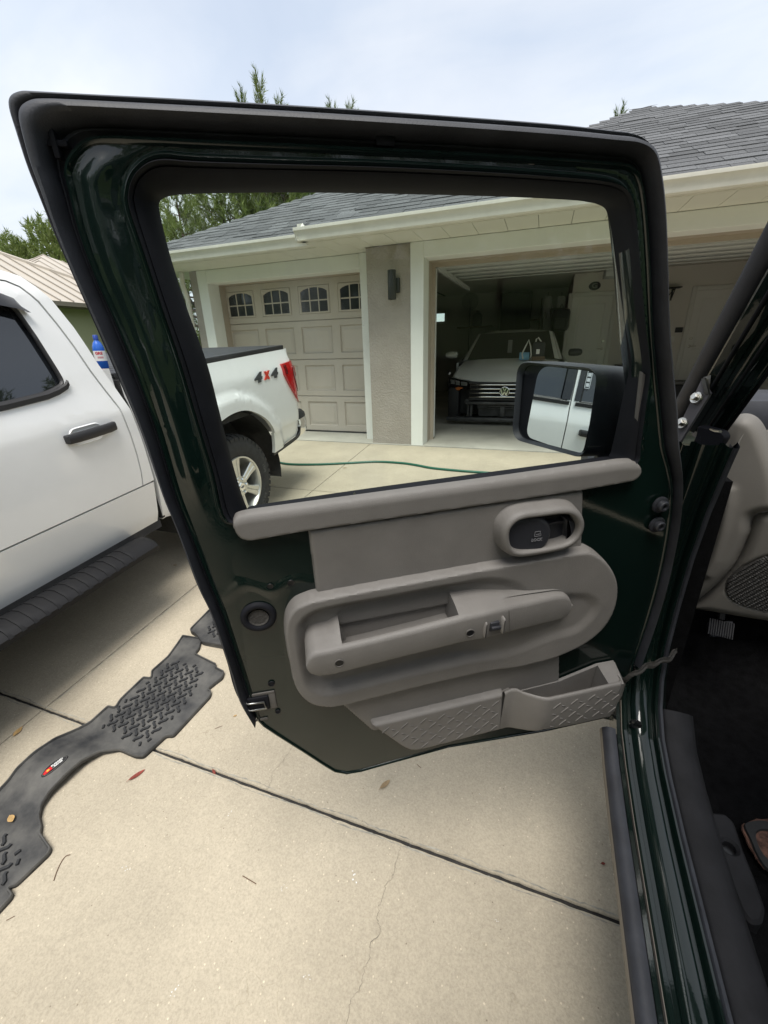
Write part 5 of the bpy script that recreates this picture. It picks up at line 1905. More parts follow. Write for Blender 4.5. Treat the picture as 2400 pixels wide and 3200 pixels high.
# tread-plate ridges
rd = [(math.cos(t) * .0125, math.sin(t) * .0021) for t in np.linspace(0, 2 * math.pi, 13)[:-1]]
V, F = pillow(rd, [(0, 0), (.0010, .0016), (.0018, .0020)])
rdm = mesh('tread_ridge', V, F, MT['trim_grey'], 60)
k = 0
c0 = np.array(D(*z7(560, 1080), .026))
ang0 = math.atan2(D(*z7(1060, 930), .026)[1] - D(*z7(500, 1064), .026)[1], D(*z7(1060, 930), .026)[0] - D(*z7(500, 1064), .026)[0])
for i in range(-6, 28):
    for j in range(-8, 12):
        for pol, hf in ((plate, lambda u: .026), (pocket, lambda u: float(pk_h(np.array([u]))[0]))):
            for flip in (0, 1):
                a_ = i * .046 + (.023 if j % 2 else 0) + (.019 if flip else 0)
                b_ = j * .023 + (-.007 if flip else 0)
                uu = c0[0] + a_ * math.cos(ang0) - b_ * math.sin(ang0)
                vv = c0[1] + a_ * math.sin(ang0) + b_ * math.cos(ang0)
                s_ = sd_poly(np.array([[uu, vv]]), pol)[0]
                if s_ > -.014 or (pol is pocket and uu < uP1 + .012):
                    continue
                inst('tread_ridge', rdm, door, (uu, vv, hf(uu) - .0002), (0, 0, ang0 + (math.radians(40) if not flip else math.radians(-32))), (1, 1, 1) if not flip else (.5, .9, .8))

# ---- door hardware
c = D(*z8(432, 675))
MB().lathe([(.034, -.002), (.033, .004), (.029, .007), (.023, .006), (.019, .001), (.018, -.006)], (c[0], c[1], .001), n=32).build('grommet', MT['rubber_smooth'], door, 50)
MB().lathe([(.019, .002), (.017, -.001), (.010, -.0015), (0, -.001)], (c[0], c[1], .0035), n=24).build('grommet_hole', MT['strap'], door, 50)
for x, y, r_ in ((507, 477, .0045), (640, 455, .005), (515, 1108, .0055), (557, 1288, .0045)):
    c = D(*z8(x, y))
    MB().lathe([(r_ * 1.35, .0), (r_ * 1.2, .0015), (r_, .0012), (r_, .0004), (0, .0004)], (c[0], c[1], .002), n=14).build('small_hole_disc', MT['recess_black' if y < 600 else 'rubber_smooth'], door, 40)  # dark discs on the skin stand in for the shade inside the holes
for x, y in ((942, 565), (920, 693)):
    c = D(*z6(x, y))
    MB().lathe([(.018, 0), (.018, .004), (.014, .006), (.012, .006), (.0115, .013), (.0095, .015), (.006, .015), (.005, .009), (0, .009)], (c[0], c[1], .006), n=28).build('hinge_bolt', MT['handle_black'], door, 35)
c = D(*z8(440, 1228))
lt = MB().rbox(c[0] - .024, c[0] + .020, c[1] - .020, c[1] + .020, .001, .008, .003)
lt.build('latch_cover', MT['rubber_smooth'], door, 40)
MB().rbox(c[0] + .020, c[0] + .034, c[1] - .024, c[1] + .024, .0005, .0035, .001).rbox(c[0] - .018, c[0] + .034, c[1] + .020, c[1] + .028, .0006, .0036, .001).build('latch_plate', MT['trim_dark'], door, 40)
MB().tube([(c[0] - .028, c[1] + .010, .004), (c[0] - .024, c[1] + .009, .010), (c[0] + .010, c[1] + .009, .011), (c[0] + .013, c[1] - .011, .011), (c[0] - .022, c[1] - .012, .010), (c[0] - .028, c[1] - .010, .003)], .0022, 8).build('latch_loop', MT['screw'], door, 60)
c = D(*z8(450, 1338))
MB().rbox(c[0] - .018, c[0] + .014, c[1] - .004, c[1] + .003, .0005, .003, .001).build('latch_plate', MT['trim_dark'], door, 40)

# ---- side mirror outside the glass
MP = on_plane(*zM(640, 720), DHP + DW * (-.165), DW)
dv = MP - CAM
dv /= np.linalg.norm(dv)
aim = np.array((-2.145, .70, 1.335)) - MP
aim /= np.linalg.norm(aim)
MN = aim - dv
MN /= np.linalg.norm(MN)
MA = np.cross(np.array((0, 0, 1.0)), MN)
MA /= np.linalg.norm(MA)
MBv = np.cross(MN, MA)


def mir(px, py, w=0.0):
    q = on_plane(px, py, MP + MN * w, MN) - MP
    return (float(q.dot(MA)), float(q.dot(MBv)))


rim_o = rpoly([mir(*zM(x, y)) for x, y in ((150, 108), (1158, 196), (985, 1325), (76, 1075))], [.035, .03, .03, .035], 8)
gl_o = rpoly([mir(*zM(x, y), -.012) for x, y in ((420, 188), (1145, 275), (925, 1262), (262, 1030))], [.03, .03, .018, .02], 8)
rim_o = rim_o if area2(rim_o) > 0 else rim_o[::-1]
gl_o = gl_o if area2(gl_o) > 0 else gl_o[::-1]


def to_door(p3):
    q = np.array(p3) - DHP
    return (float(q.dot(DU)), float(q.dot(DV)), float(q.dot(DW)))


frm = lambda a, b, c: to_door(MP + MA * a + MBv * b + MN * c)
ctr = rim_o.mean(0)
rows = []
for k, (sc_, c_) in enumerate(((.93, -.012), (.965, -.002), (.985, .002), (1.0, -.002), (1.01, -.010), (1.012, -.07), (.995, -.115), (.94, -.15), (.80, -.175), (.5, -.187), (.05, -.19))):
    sh = np.array((.020, 0)) * max(0, -c_ - .01) / .1
    rows.append([frm(*(ctr + (p - ctr) * sc_ + sh), c_) for p in rim_o])
MB().add(*loft(rows, True)).build('mirror_housing', MT['rubber'], door, 60)
mb = MB()
n_ = len(rim_o)
inn = rim_o * 0 + np.array([ctr + (p - ctr) * .93 for p in rim_o])
# bezel floor between the rim and the glass
V, F = pillow(inn, [(0, -.014), (.001, -.016)], [gl_o], fr=frm)
obj('mirror_bezel', V, F, MT['rubber_smooth'], door)
V, F = pillow(gl_o, [(-.004, -.020), (-.004, -.0135)], fr=frm)
obj('mirror_glass', V, F, MT['mirror_glass'], door)
arm0 = to_door(MP + MA * .10 - MN * .07 - MBv * .09)
ar = D(*z6(700, 330), -.07)
MB().tube([arm0, ((arm0[0] + ar[0]) / 2, (arm0[1] + ar[1]) / 2 - .01, -.13), (ar[0], ar[1], -.06)], [.030, .028, .03], 10).build('mirror_arm', MT['rubber'], door, 60)
# filler strip beside the glass
qs = [D(*p) for p in ((2004, 1160), (2016, 1170), (2003, 1300), (1994, 1440), (1984, 1440), (1988, 1300))]
V, F = pillow(qs, [(0, -.004), (.001, .003)])
obj('quarter_filler', V, F, MT['trim_dark'], door)

# ---- sill and hinge pillar: one pressed section swept along the opening
path = []
for y, z, a in ((-1.6, 0, 90), (-.6, 0, 90), (.2, 0, 90), (.75, 0, 90), (.88, .008, 84), (.97, .03, 70), (1.035, .075, 50), (1.075, .14, 28), (1.095, .23, 12), (1.10, .35, 5), (1.095, .50, 0), (1.075, .63, -6), (1.045, .74, -12), (1.03, .79, -16)):
    zz = .56 + SLOPE * min(y, .9) + z
    path.append((y, zz, -math.cos(math.radians(a)), math.sin(math.radians(a))))


def swp(prof, i0=0, i1=None):
    rows = []
    for (y, z, ny, nz) in path[i0:i1]:
        rows.append([(x, y + b * ny, z + b * nz) for x, b in prof])
    return MB().add(*loft(rows))


sp(swp([(.288, -.10), (.288, -.012), (.296, -.010), (.298, .003), (.302, .0065), (.309, .006), (.312, -.004), (.316, -.013), (.323, -.013), (.328, -.003), (.332, .000), (.345, .0015), (.358, .000), (.363, -.003), (.366, -.011), (.373, -.011), (.376, .004),
        (.379, .010), (.383, .010), (.385, .002), (.40, -.02), (.42, -.06)]), 'body_opening', 'suv_green', 35)
sp(swp([(.2962, -.008), (.2966, .0035), (.2978, .0040), (.2984, -.004)], 0, 7), 'seal_edge', 'seal_bounce_tan', 50)
sp(swp([(.383, -.01), (.3835, .006), (.388, .0115), (.394, .010), (.397, .002), (.398, -.02)]), 'opening_seal', 'rubber', 50)
sp(swp([(.330, -.05), (.262, -.034), (.2515, -.026), (.2495, -.012), (.252, -.001), (.260, .008), (.272, .010), (.282, .005), (.286, -.012), (.287, -.06)], 0, 6), 'rocker_rail', 'rubber', 50)
sp(swp([(.2505, -.0265), (.2482, -.020), (.2484, -.011), (.2505, -.004)], 0, 6), 'rail_bounce_strip', 'seal_bounce_tan', 60)  # tan strip: light bounced off the concrete, painted on the rail edge
sp(swp([(.394, -.02), (.396, .004), (.402, .010), (.43, .012), (.455, .006), (.470, -.012), (.480, -.05), (.490, -.12)], 0, 7), 'sill_cover', 'sill_plastic', 50)
# outer hinge face of the pillar and cowl
sp(MB().box(.262, .40, 1.115, 1.30, .55, 1.36), 'hinge_pillar', 'suv_green')
for z_ in (.80, 1.12):
    sp(MB().rbox(.225, .30, 1.085, 1.125, z_ - .035, z_ + .035, .008).tube([(.232, 1.10, z_ - .05), (.232, 1.10, z_ + .05)], .012, 12), 'hinge', 'suv_green', 40)
q = zoom(1800, 2000, 2.765)
c = onX(*q(500, 670), .33)
sp(MB().lathe([(.014, 0), (.014, -.006), (.009, -.008), (.006, -.006), (0, -.006)], (.33, c[1] - .02, c[2]), 'y', 20), 'pillar_bolt', 'black_gloss', 40)
for x_, y_, s_ in ((410, 720, .010), (420, 800, .012), (445, 150, .014), (390, 640, .009)):
    c = onX(*q(x_, y_), .315)
    sp(MB().rbox(c[0] - s_, c[0] + s_ * .7, c[1] - .05, c[1] - .03, c[2] - s_, c[2] + s_, .003).tube([(c[0], c[1] - .05, c[2] - s_), (c[0] + s_, c[1] - .055, c[2]), (c[0], c[1] - .05, c[2] + s_ * 1.4)], .0022, 6), 'hinge_fitting', 'black_gloss', 40)
# check strap from the door to the pillar
ps = [onX(*q(x_, y_), xx) for x_, y_, xx in ((400, 345, .285), (500, 300, .30), (600, 235, .33), (700, 195, .355), (800, 165, .385), (870, 95, .41))]
rows = []
for i, p in enumerate(cr([tuple(v) for v in ps], 5, False)):
    rows.append([p + np.array((0, -.004 * math.sin(i), h_)) for h_ in (-.010 - .003 * math.sin(i * .6), -.004, .004, .010)])
sp(MB().add(*loft(rows)).tube([r[1] + np.array((0, .004, 0)) for r in rows], .006, 6), 'check_strap', 'strap', 60)

# ---- windscreen frame, side rail and its bracket
Apt, Bpt = onX(*zP(160, 585), .372), onX(2372, 838, .372)
dirA = Bpt - Apt
dirA /= np.linalg.norm(dirA)
sp(MB().tube([Apt - dirA * .06, Apt, Bpt, Bpt + dirA * .45], .0235, 18), 'side_rail', 'rubber', 60)
P0 = onX(*zP(330, 690), .402)
vw = CAM - P0
vw /= np.linalg.norm(vw)
cc_ = np.cross(dirA, vw)
cc_ /= np.linalg.norm(cc_)
if cc_[0] < 0:
    cc_ = -cc_
ww = np.cross(cc_, dirA)
if ww.dot(vw) < 0:
    ww = -ww
prof = [(-.052, -.06), (-.051, -.016), (-.048, -.013), (-.034, -.012), (-.032, -.005), (-.029, -.004), (-.012, -.004), (-.010, -.010), (-.002, -.010), (.0, -.003), (.003, -.002), (.018, -.002), (.020, -.008), (.034, -.009), (.036, -.004), (.039, -.004), (.043, -.010), (.046, -.03)]
sp(MB().add(*loft([[P0 + dirA * t + cc_ * a + ww * b for a, b in prof] for t in (-.02, .2, .45, .75)])), 'windscreen_frame', 'suv_green', 30)
sp(MB().tube([P0 - dirA * .02 + cc_ * -.030 + ww * .0, P0 + dirA * .75 + cc_ * -.030 + ww * .0], .004, 8).tube([P0 + cc_ * .010 + ww * -.002, P0 + dirA * .75 + cc_ * .010 + ww * -.002], .0035, 8).tube([P0 + cc_ * .044 + ww * -.012, P0 + dirA * .75 + cc_ * .044 + ww * -.012], .005, 8), 'frame_seal', 'rubber_smooth', 60)
QP, QN = np.array((.388, 1.17, 1.40)), np.array((-.62, -.78, 0.0))
onQ = lambda px, py, d=0.0: on_plane(px, py, QP + QN * d, QN)
pp = [np.array(onQ(*zP(x_, y_))) for x_, y_ in ((330, 320), (392, 420), (150, 812), (137, 715))]
pb = [p + np.array((.006, .004, 0)) for p in pp]
sp(MB().add([tuple(p) for p in pp + pb], [(0, 1, 2, 3), (7, 6, 5, 4), (0, 4, 5, 1), (1, 5, 6, 2), (2, 6, 7, 3), (3, 7, 4, 0)]), 'rail_bracket', 'bracket_grey')
t_ = [np.array(onQ(*zP(x_, y_), .004)) for x_, y_ in ((330, 312), (352, 306), (384, 420), (350, 425))]
tb = [np.array(onQ(*zP(x_, y_), -.004)) for x_, y_ in ((345, 300), (400, 282), (395, 330), (384, 420))]
sp(MB().add([tuple(p) for p in t_ + [p + np.array((.004, .002, 0)) for p in t_]], [(0, 1, 2, 3), (7, 6, 5, 4), (0, 4, 5, 1), (1, 5, 6, 2), (2, 6, 7, 3), (3, 7, 4, 0)]).add([tuple(p) for p in tb], [(0, 1, 2, 3)]), 'bracket_tab', 'zinc')
for x_, y_ in ((290, 447), (185, 632)):
    c = onQ(*zP(x_, y_), .003)
    ax_ = np.array((-.78, -.55, .30))
    ax_ /= np.linalg.norm(ax_)
    mb = MB().lathe([(.0135, -.004), (.0135, .0), (.013, .001), (0, .001)], n=20)
    mb.lathe([(.0098, .001), (.0098, .003), (.008, .003)], n=20)
    mb.lathe([(.0082, .002), (.0082, .009), (.0064, .010), (0, .010)], n=6)
    rot = Vector(ax_).to_track_quat('Z', 'Y').to_matrix()
    mb.v = [tuple(rot @ Vector(v) + Vector(c)) for v in mb.v]
    sp(mb, 'bracket_bolt', 'zinc', 30)
hb = [(300, 655), (340, 662), (480, 700), (505, 742), (470, 800), (430, 815), (395, 890), (350, 1010), (300, 985), (262, 925), (248, 862), (262, 790), (290, 720)]
QA = np.array((.78, -.62, 0.0))
hpts = rpoly([(float((onQ(*zP(*p)) - QP).dot(QA)), float(onQ(*zP(*p))[2])) for p in hb], .006, 3)
sp(MB().plate(hpts, [(0, -.03), (0, -.003), (.002, 0), (.004, 0)], fr=lambda a, b, w: tuple(np.array((*(QP + QA * a + QN * w)[:2], b)))), 'frame_hinge', 'rubber_smooth', 40)
c = onQ(*zP(345, 858), .002)
mb = MB().lathe([(.020, -.004), (.020, .002), (.017, .005), (.015, .0045), (.012, .008), (0, .009)], n=28)
rot = Vector((-.8, -.55, .1)).to_track_quat('Z', 'Y').to_matrix()
mb.v = [tuple(rot @ Vector(v) + Vector(c)) for v in mb.v]
sp(mb, 'hinge_cap', 'rubber_smooth', 40)
c = onX(*zP(440, 690), .372)
sp(MB().tube([onX(*zP(400, 678), .372), onX(*zP(430, 692), .372), onX(*zP(470, 696), .372)], .003, 6), 'hinge_clip', 'zinc', 60)

# ---- dash end, kick panel, speaker, pedals, floor
KP, KN = np.array((.50, 1.36, 1.1)), np.array((-.42, -.9075, 0.0))
KA = np.array((.9075, -.42, 0.0))


def kp(px, py, w=0.0):
    q_ = on_plane(px, py, KP + KN * w, KN) - KP
    return (float(q_.dot(KA)), float(q_[2]))


def kmesh(name, poly, step, func, mat, margin=.003):
    o = relief(name, poly, step, func, MT[mat], suv, margin)
    R3 = Matrix(((KA[0], 0, KN[0], KP[0] - SV[0]), (KA[1], 0, KN[1], KP[1] - SV[1]), (0, 1, KN[2], KP[2] - SV[2]), (0, 0, 0, 1)))
    o.matrix_basis = R3
    return o


ke = cr([kp(*zP(*p)) for p in ((498, 800), (510, 700), (545, 610), (620, 572), (700, 580), (770, 640), (835, 780), (900, 1000), (900, 1240), (760, 1290), (712, 1320), (690, 1420), (640, 1530), (560, 1685), (450, 1810), (320, 1920), (240, 1970), (180, 1992), (190, 1930), (300, 1640), (370, 1420), (412, 1250), (400, 1120), (380, 1010), (440, 880))], 4)
rib = [kp(*zP(*p)) for p in ((545, 1110), (540, 1200), (500, 1400), (440, 1600), (385, 1700))]


def rib_d(u, v):
    A = np.array(rib)
    d = np.full(len(u), 9.0)
    for a, b in zip(A[:-1], A[1:]):
        e_ = b - a
        t = np.clip(((u - a[0]) * e_[0] + (v - a[1]) * e_[1]) / e_.dot(e_), 0, 1)
        d = np.minimum(d, np.hypot(u - a[0] - t * e_[0], v - a[1] - t * e_[1]))
    return d


kmesh('dash_end', ke, .005, lambda u, v, S: -.02 + .050 * dome(-S / .03) + .010 * np.exp(-(rib_d(u, v) / .013) ** 2), 'dash_grey')
kl = cr([kp(*zP(*p)) for p in ((700, 1330), (800, 1285), (1000, 1290), (1000, 2110), (815, 2098), (600, 2065), (400, 2028), (250, 2006), (205, 1996), (320, 1930), (450, 1815), (560, 1690), (640, 1535))], 4)
sg = cr([kp(*zP(*p)) for p in ((497, 1835), (520, 1770), (600, 1692), (720, 1622), (850, 1585), (960, 1600), (1000, 1750), (980, 1920), (850, 2010), (700, 1992), (570, 1945), (508, 1890))], 4)
kmesh('lower_dash', kl, .005, lambda u, v, S: -.03 + .030 * dome(-S / .03) - .010 * sstep(-sd_poly(np.stack([u, v], 1), sg), .0, .006), 'dash_grey')
kmesh('speaker_grille', sg, .0026, lambda u, v, S: -.008 + .010 * sstep(-S, .0, .008) + .0042 * (np.sin(u * 520 + v * 260) * np.sin(v * 640 - u * 60)), 'speaker', .0)
# dash pad across the car, firewall, far side, floor, roof, seats hidden from view
dt = [onY(*zP(x_, y_), 1.42) for x_, y_ in ((735, 560), (815, 505))]
sp(MB().rbox(.60, 1.70, 1.41, 1.64, .86, 1.385, .05), 'dash_pad', 'dash_grey', 40)
sp(MB().rbox(.50, 1.72, 1.50, 1.75, 1.30, 1.47, .05), 'cowl', 'rubber', 40)
sp(MB().add([(.47, 1.62, .46), (1.72, 1.62, .46), (1.72, 1.70, 1.2), (.47, 1.70, 1.2)], [(0, 1, 2, 3)]).box(.40, .47, 1.20, 1.66, .55, 1.3), 'firewall', 'carpet')
sp(MB().box(1.68, 1.76, -1.6, 1.4, .5, 1.15).box(1.66, 1.74, 1.1, 1.4, 1.1, 1.4), 'far_body_side', 'suv_green')
frF = lambda x, y, w: (x, y, .40 + SLOPE * y * .6 + w)
xs_ = np.linspace(.45, 1.7, 26)
ys_ = np.linspace(-1.6, 1.66, 60)
rows = [[(x_, y_, .43 + SLOPE * y_ * .8 + .06 * sstep(np.array(-x_), -.56, -.47).item() + .22 * sstep(np.array(y_), 1.46, 1.66).item() + .006 * math.sin(x_ * 17 + y_ * 9)) for x_ in xs_] for y_ in ys_]
sp(MB().add(*loft(rows)), 'floor_carpet', 'carpet', 60)
sp(MB().rbox(.46, 1.74, -1.5, .86, 1.90, 1.95, .02), 'roof', 'rubber', 40)
sp(MB().rbox(.62, 1.15, -.75, -.2, .55, 1.0, .06).rbox(.62, 1.15, -1.0, -.75, .7, 1.6, .06), 'seat', 'carpet', 40)
# rear door, quarter and tail behind the camera
rdp = MB().rbox(.268, .36, -1.06, -.08, .50, 1.16, .02)
sp(rdp, 'rear_door', 'suv_green', 40)
sp(MB().rbox(.275, .35, -1.06, -.08, 1.165, 1.88, .015), 'rear_side_window', 'truck_tint', 40)
sp(MB().rbox(.268, .45, -2.5, -1.07, .52, 1.16, .02), 'rear_quarter', 'suv_green', 40)
sp(MB().rbox(.10, .30, -2.15, -1.20, .80, .90, .03), 'rear_flare', 'rubber', 40)
sp(MB().rbox(.45, 1.72, -2.5, -2.4, .5, 1.8, .02), 'tail_gate', 'suv_green', 40)
# hood and front wing beyond the door
sp(MB().rbox(.56, 1.66, 1.66, 2.85, .85, 1.20, .05), 'hood', 'suv_green', 40)
sp(MB().rbox(.30, .60, 1.9, 2.95, .80, 1.0, .05), 'front_wing', 'rubber', 40)
sp(MB().lathe([(.0, -.11), (.2, -.12), (.34, -.11), (.38, -.08), (.38, .08), (.34, .11), (.2, .12), (0, .1)], (.42, 2.45, .58), 'x', 40), 'front_wheel', 'tyre', 40)
sp(MB().lathe([(.0, -.11), (.2, -.12), (.34, -.11), (.38, -.08), (.38, .08), (.34, .11), (.2, .12), (0, .1)], (.30, -1.68, .25), 'x', 40), 'rear_wheel', 'tyre', 40)
sp(MB().box(.5, 1.6, -1.8, 2.9, .38, .45), 'chassis', 'truck_black')
# pedal
KF, KFN = np.array((.60, 1.46, .74)), np.array((-.15, -.80, .58))
KFN /= np.linalg.norm(KFN)
FA = np.cross(np.array((0, 0, 1.0)), KFN)
FA = FA / np.linalg.norm(FA)
if FA[0] < 0:
    FA = -FA
FB = np.cross(KFN, FA)
pz_ = []
for x_, y_ in ((380, 2080), (560, 2074), (562, 2168), (545, 2190), (400, 2192), (378, 2160)):
    q_ = on_plane(*zP(x_, y_), KF, KFN) - KF
    pz_.append((float(q_.dot(FA)), float(q_.dot(FB))))
frp = lambda a, b, c: tuple(KF + FA * a + FB * b + KFN * c)
sp(MB().plate(rpoly(pz_, .006, 3), [(0, -.012), (0, .002), (.003, .005)], fr=frp), 'pedal', 'rubber', 40)
u0_, u1_ = min(p[0] for p in pz_), max(p[0] for p in pz_)
v0_, v1_ = min(p[1] for p in pz_), max(p[1] for p in pz_)
for k in range(11):
    uu = u0_ + (u1_ - u0_) * (k + .5) / 11
    rbm = MB().plate([(uu - .0022, v0_ + .008), (uu + .0022, v0_ + .008), (uu + .0022, v1_ - .008), (uu - .0022, v1_ - .008)], [(0, .004), (.0006, .010)], fr=frp)
    sp(rbm, 'pedal_rib', 'pedal_rib')
q_ = frp((u0_ + u1_) / 2, v1_, -.01)
sp(MB().tube([q_, (q_[0], q_[1] + .08, q_[2] + .3)], .01, 8), 'pedal_arm', 'truck_black')
# seat rail bracket and the bare rusty floor patch behind it
zS = zoom(1800, 2500, 2.765)


def fl(px, py, h):
    q_ = on_plane(px, py, (0, 0, h), (0, -SLOPE * .8, 1))
    return (float(q_[0]), float(q_[1]))


bp_ = rpoly([fl(*zS(*p), .50) for p in ((1140, 95), (1290, 110), (1368, 180), (1450, 430), (1560, 700), (1640, 930), (1620, 1060), (1520, 1070), (1430, 960), (1330, 690), (1210, 330))], .008, 3)
hole_ = [fl(*zS(1330 + 62 * math.cos(t) + 18 * math.sin(t), 402 + 58 * math.sin(t) + 18 * math.cos(t)), .50) for t in np.linspace(0, 2 * math.pi, 22)[:-1]]
frS = lambda x, y, w: (x, y, .50 + SLOPE * .8 * y + w)
sp(MB().plate(bp_, [(0, -.06), (0, -.006), (.006, 0)], fr=frS, holes=[hole_]), 'seat_rail_cover', 'sill_plastic', 40)
sp(MB().plate([p for p in hole_], [(-.002, -.02), (0, -.018)], fr=frS), 'seat_rail_hole', 'recess_black')
rp2 = cr([fl(*zS(*p), .452) for p in ((1425, 225), (1470, 190), (1560, 160), (1720, 170), (1800, 300), (1800, 650), (1700, 640), (1600, 560), (1540, 470), (1480, 350))], 4) + rng.normal(0, .0012, (40, 2))
sp(MB().plate(rp2, [(0, -.004), (.001, 0)], fr=lambda x, y, w: (x, y, .452 + SLOPE * .8 * y + w)), 'rusty_floor_patch', 'rust')
rp3 = cr([fl(*zS(*p), .456) for p in ((1450, 215), (1520, 180), (1640, 180), (1760, 260), (1760, 620), (1650, 600), (1560, 470), (1500, 330))], 4)
rp4 = cr([fl(*zS(*p), .456) for p in ((1560, 290), (1620, 260), (1720, 300), (1720, 520), (1640, 490), (1580, 390))], 4)
sp(MB().plate(rp3, [(0, -.003), (.002, .002)], fr=lambda x, y, w: (x, y, .456 + SLOPE * .8 * y + w), holes=[rp4]), 'floor_ring', 'floor_black')
# ------------------------------------------------------------------ white saloon in the garage, front bumper off
CO = np.array((-.51, 9.0, .42))
car = tag(empty('saloon_car', tuple(CO)), 'white saloon car with its front bumper removed, nose out in the dark garage', 'car')


def cp(mb, name, mat, smooth=0, parent=None):
    mb.v = [(a - CO[0], b - CO[1], c - CO[2]) for a, b, c in mb.v]
    return mb.build(name, MT[mat], parent or car, smooth)


CX = -.51
zf = lambda px, py, y: float(onY(*zC(px, py), y)[2])
ks = np.linspace(-1, 1, 25)
zl = lambda k: float(np.interp(abs(k), [0, .3, .6, 1.0], [zf(940, 798, 6.80), zf(800, 799, 6.82), zf(490, 796, 6.89), zf(250, 742, 7.05)]))
zc_ = zf(900, 500, 7.65)
rows = []
for t in np.linspace(0, 1, 16):
    row = []
    for k in ks:
        hw = .80 + (.745 - .80) * t
        y = 6.80 + .25 * k * k + t * (.85 - .17 * k * k)
        z1_ = zc_ - .035 * k ** 4
        z = zl(k) + (z1_ - zl(k)) * (t ** .8) + .02 * math.sin(math.pi * t)
        cre = .012 * math.exp(-((abs(k) - .72) / .07) ** 2) * (1 - .4 * t)
        dent = -.010 * math.exp(-(((k - .05) / .28) ** 2 + ((t - .38) / .10) ** 2))
        row.append((CX + hw * k, y, z + cre + dent))
    rows.append(row)
# rolled front edge
rows.insert(0, [(x, y + .012, z - .016) for x, y, z in rows[0]])
rows.insert(0, [(x, y + .05, z - .020) for x, y, z in rows[0]])
hood = cp(MB().add(*loft(rows)), 'hood', 'car_white', 60)
for s in (-1, 1):
    rr = []
    for t in np.linspace(0, 1, 12):
        y = 7.06 + t * .72
        hw = .80 + (.745 - .80) * t + .004
        zt = zl(1) + (zc_ - .035 - zl(1)) * (t ** .8) + .02 * math.sin(math.pi * t) - .004
        rr.append([(CX + s * hw, y, zt), (CX + s * (hw + .045), y, zt - .03), (CX + s * (hw + .085 + .02 * t), y + .02, zt - .11), (CX + s * (.895), y + .03, zt - .24), (CX + s * .90, y + .03, max(.85, zt - .45))])
    cp(MB().add(*loft(rr)), 'front_wing', 'car_white', 60)
    # side with door, sill, rear quarter
    sd_ = [(7.75, .62), (7.75, 1.34), (9.9, 1.38), (11.1, 1.36), (11.35, 1.0), (11.3, .6)]
    cp(MB().prism(sd_, lambda a, b, w: (CX + s * (.86 + w), a, b), 0, .04), 'car_side', 'car_white')
    gl_ = [(7.95, 1.36), (8.55, 1.74), (9.7, 1.76), (10.5, 1.42), (10.3, 1.36)]
    cp(MB().add([(CX + s * (.86 - .6 * max(0, b - 1.36)), a, b) for a, b in gl_], [tuple(range(5))]), 'side_window', 'truck_tint')
    pl_ = [(7.62, .72, zc_ - .03), (8.32, .575, 1.80)]
    mb = MB()
    mb.add([(CX + s * .70, 7.66, zc_ - .01), (CX + s * .775, 7.72, zc_ - .03), (CX + s * .63, 8.40, 1.80), (CX + s * .575, 8.36, 1.815)], [(0, 1, 2, 3)])
    mb.add([(CX + s * .775, 7.72, zc_ - .03), (CX + s * .83, 7.95, zc_ - .03), (CX + s * .66, 8.6, 1.79), (CX + s * .63, 8.40, 1.80)], [(0, 1, 2, 3)])
    cp(mb, 'pillar', 'car_white')
    m_ = MB()
    mrows = []
    for q, r_ in ((-.11, .02), (-.10, .05), (-.05, .068), (.02, .072), (.08, .066), (.10, .05), (.105, .01)):
        mrows.append([(CX + s * (.90 + .105 - q * .95), 7.86 + .07 * math.sin(t) - .0, zf(300, 452, 7.86) + r_ * .82 * math.cos(t)) for t in np.linspace(0, 2 * math.pi, 17)[:-1]])
    m_.add(*loft(mrows, True, True))
    cp(m_, 'wing_mirror', 'car_white' if s < 0 else 'car_plastic', 60)
    cp(MB().lathe([(.20, -.10), (.30, -.105), (.325, -.085), (.33, 0), (.325, .085), (.30, .105), (.2, .10)], (CX + s * .77, 7.55, .75), 'x', 40), 'front_tyre', 'tyre', 40)
    cp(MB().lathe([(.20, -.10), (.30, -.105), (.325, -.085), (.33, 0), (.325, .085), (.30, .105), (.2, .10)], (CX + s * .77, 10.2, .75), 'x', 40), 'rear_tyre', 'tyre', 40)
    # dark inner arch behind the missing bumper
    cp(MB().rbox(CX + s * .80 - .09, CX + s * .80 + .09, 7.02, 7.30, .50, zl(1) - .16, .03), 'arch_liner', 'car_plastic', 40)
    # headlight
    HLp = [(212, 765), (238, 742), (360, 772), (482, 800), (497, 852), (440, 882), (380, 912), (340, 916), (215, 872)]

    def hlm(px, py, d=0.0):
        k = (px - 212) / 285
        y = 7.10 - .22 * k - d
        p = onY(*zC(px, py), y)
        return (CX + s * -(p[0] - CX) if s > 0 else p[0], y, p[2])
    base = [hlm(*p) for p in HLp]
    hl = MB().add(base, [tuple(range(len(base)))])
    bk_ = [(a, b + .12, c) for a, b, c in base]
    n0 = len(base)
    hl.add(base + bk_, [(i, (i + 1) % n0, n0 + (i + 1) % n0, n0 + i) for i in range(n0)])
    ho = cp(hl, 'headlight', 'black_gloss')
    for x0, x1, y0, y1 in ((238, 296, 770, 832), (303, 358, 782, 846), (372, 455, 800, 852)):
        P = [hlm(x0, y0, .006), hlm(x1, y0 + 8, .006), hlm(x1, y1, .006), hlm(x0 + 6, y1 - 6, .006)]
        lm = MB().add(P, [(0, 1, 2, 3)])
        cp(lm, 'lamp_unit', 'lamp_glass', parent=ho)
        ins = []
        cxm, czm = sum(p[0] for p in P) / 4, sum(p[2] for p in P) / 4
        lm = MB().lathe([(.012, 0), (.010, -.01), (0, -.012)], (cxm, P[0][1] - .002, czm), 'y', 14)
        cp(lm, 'lamp_bulb', 'chrome', 40, parent=ho)
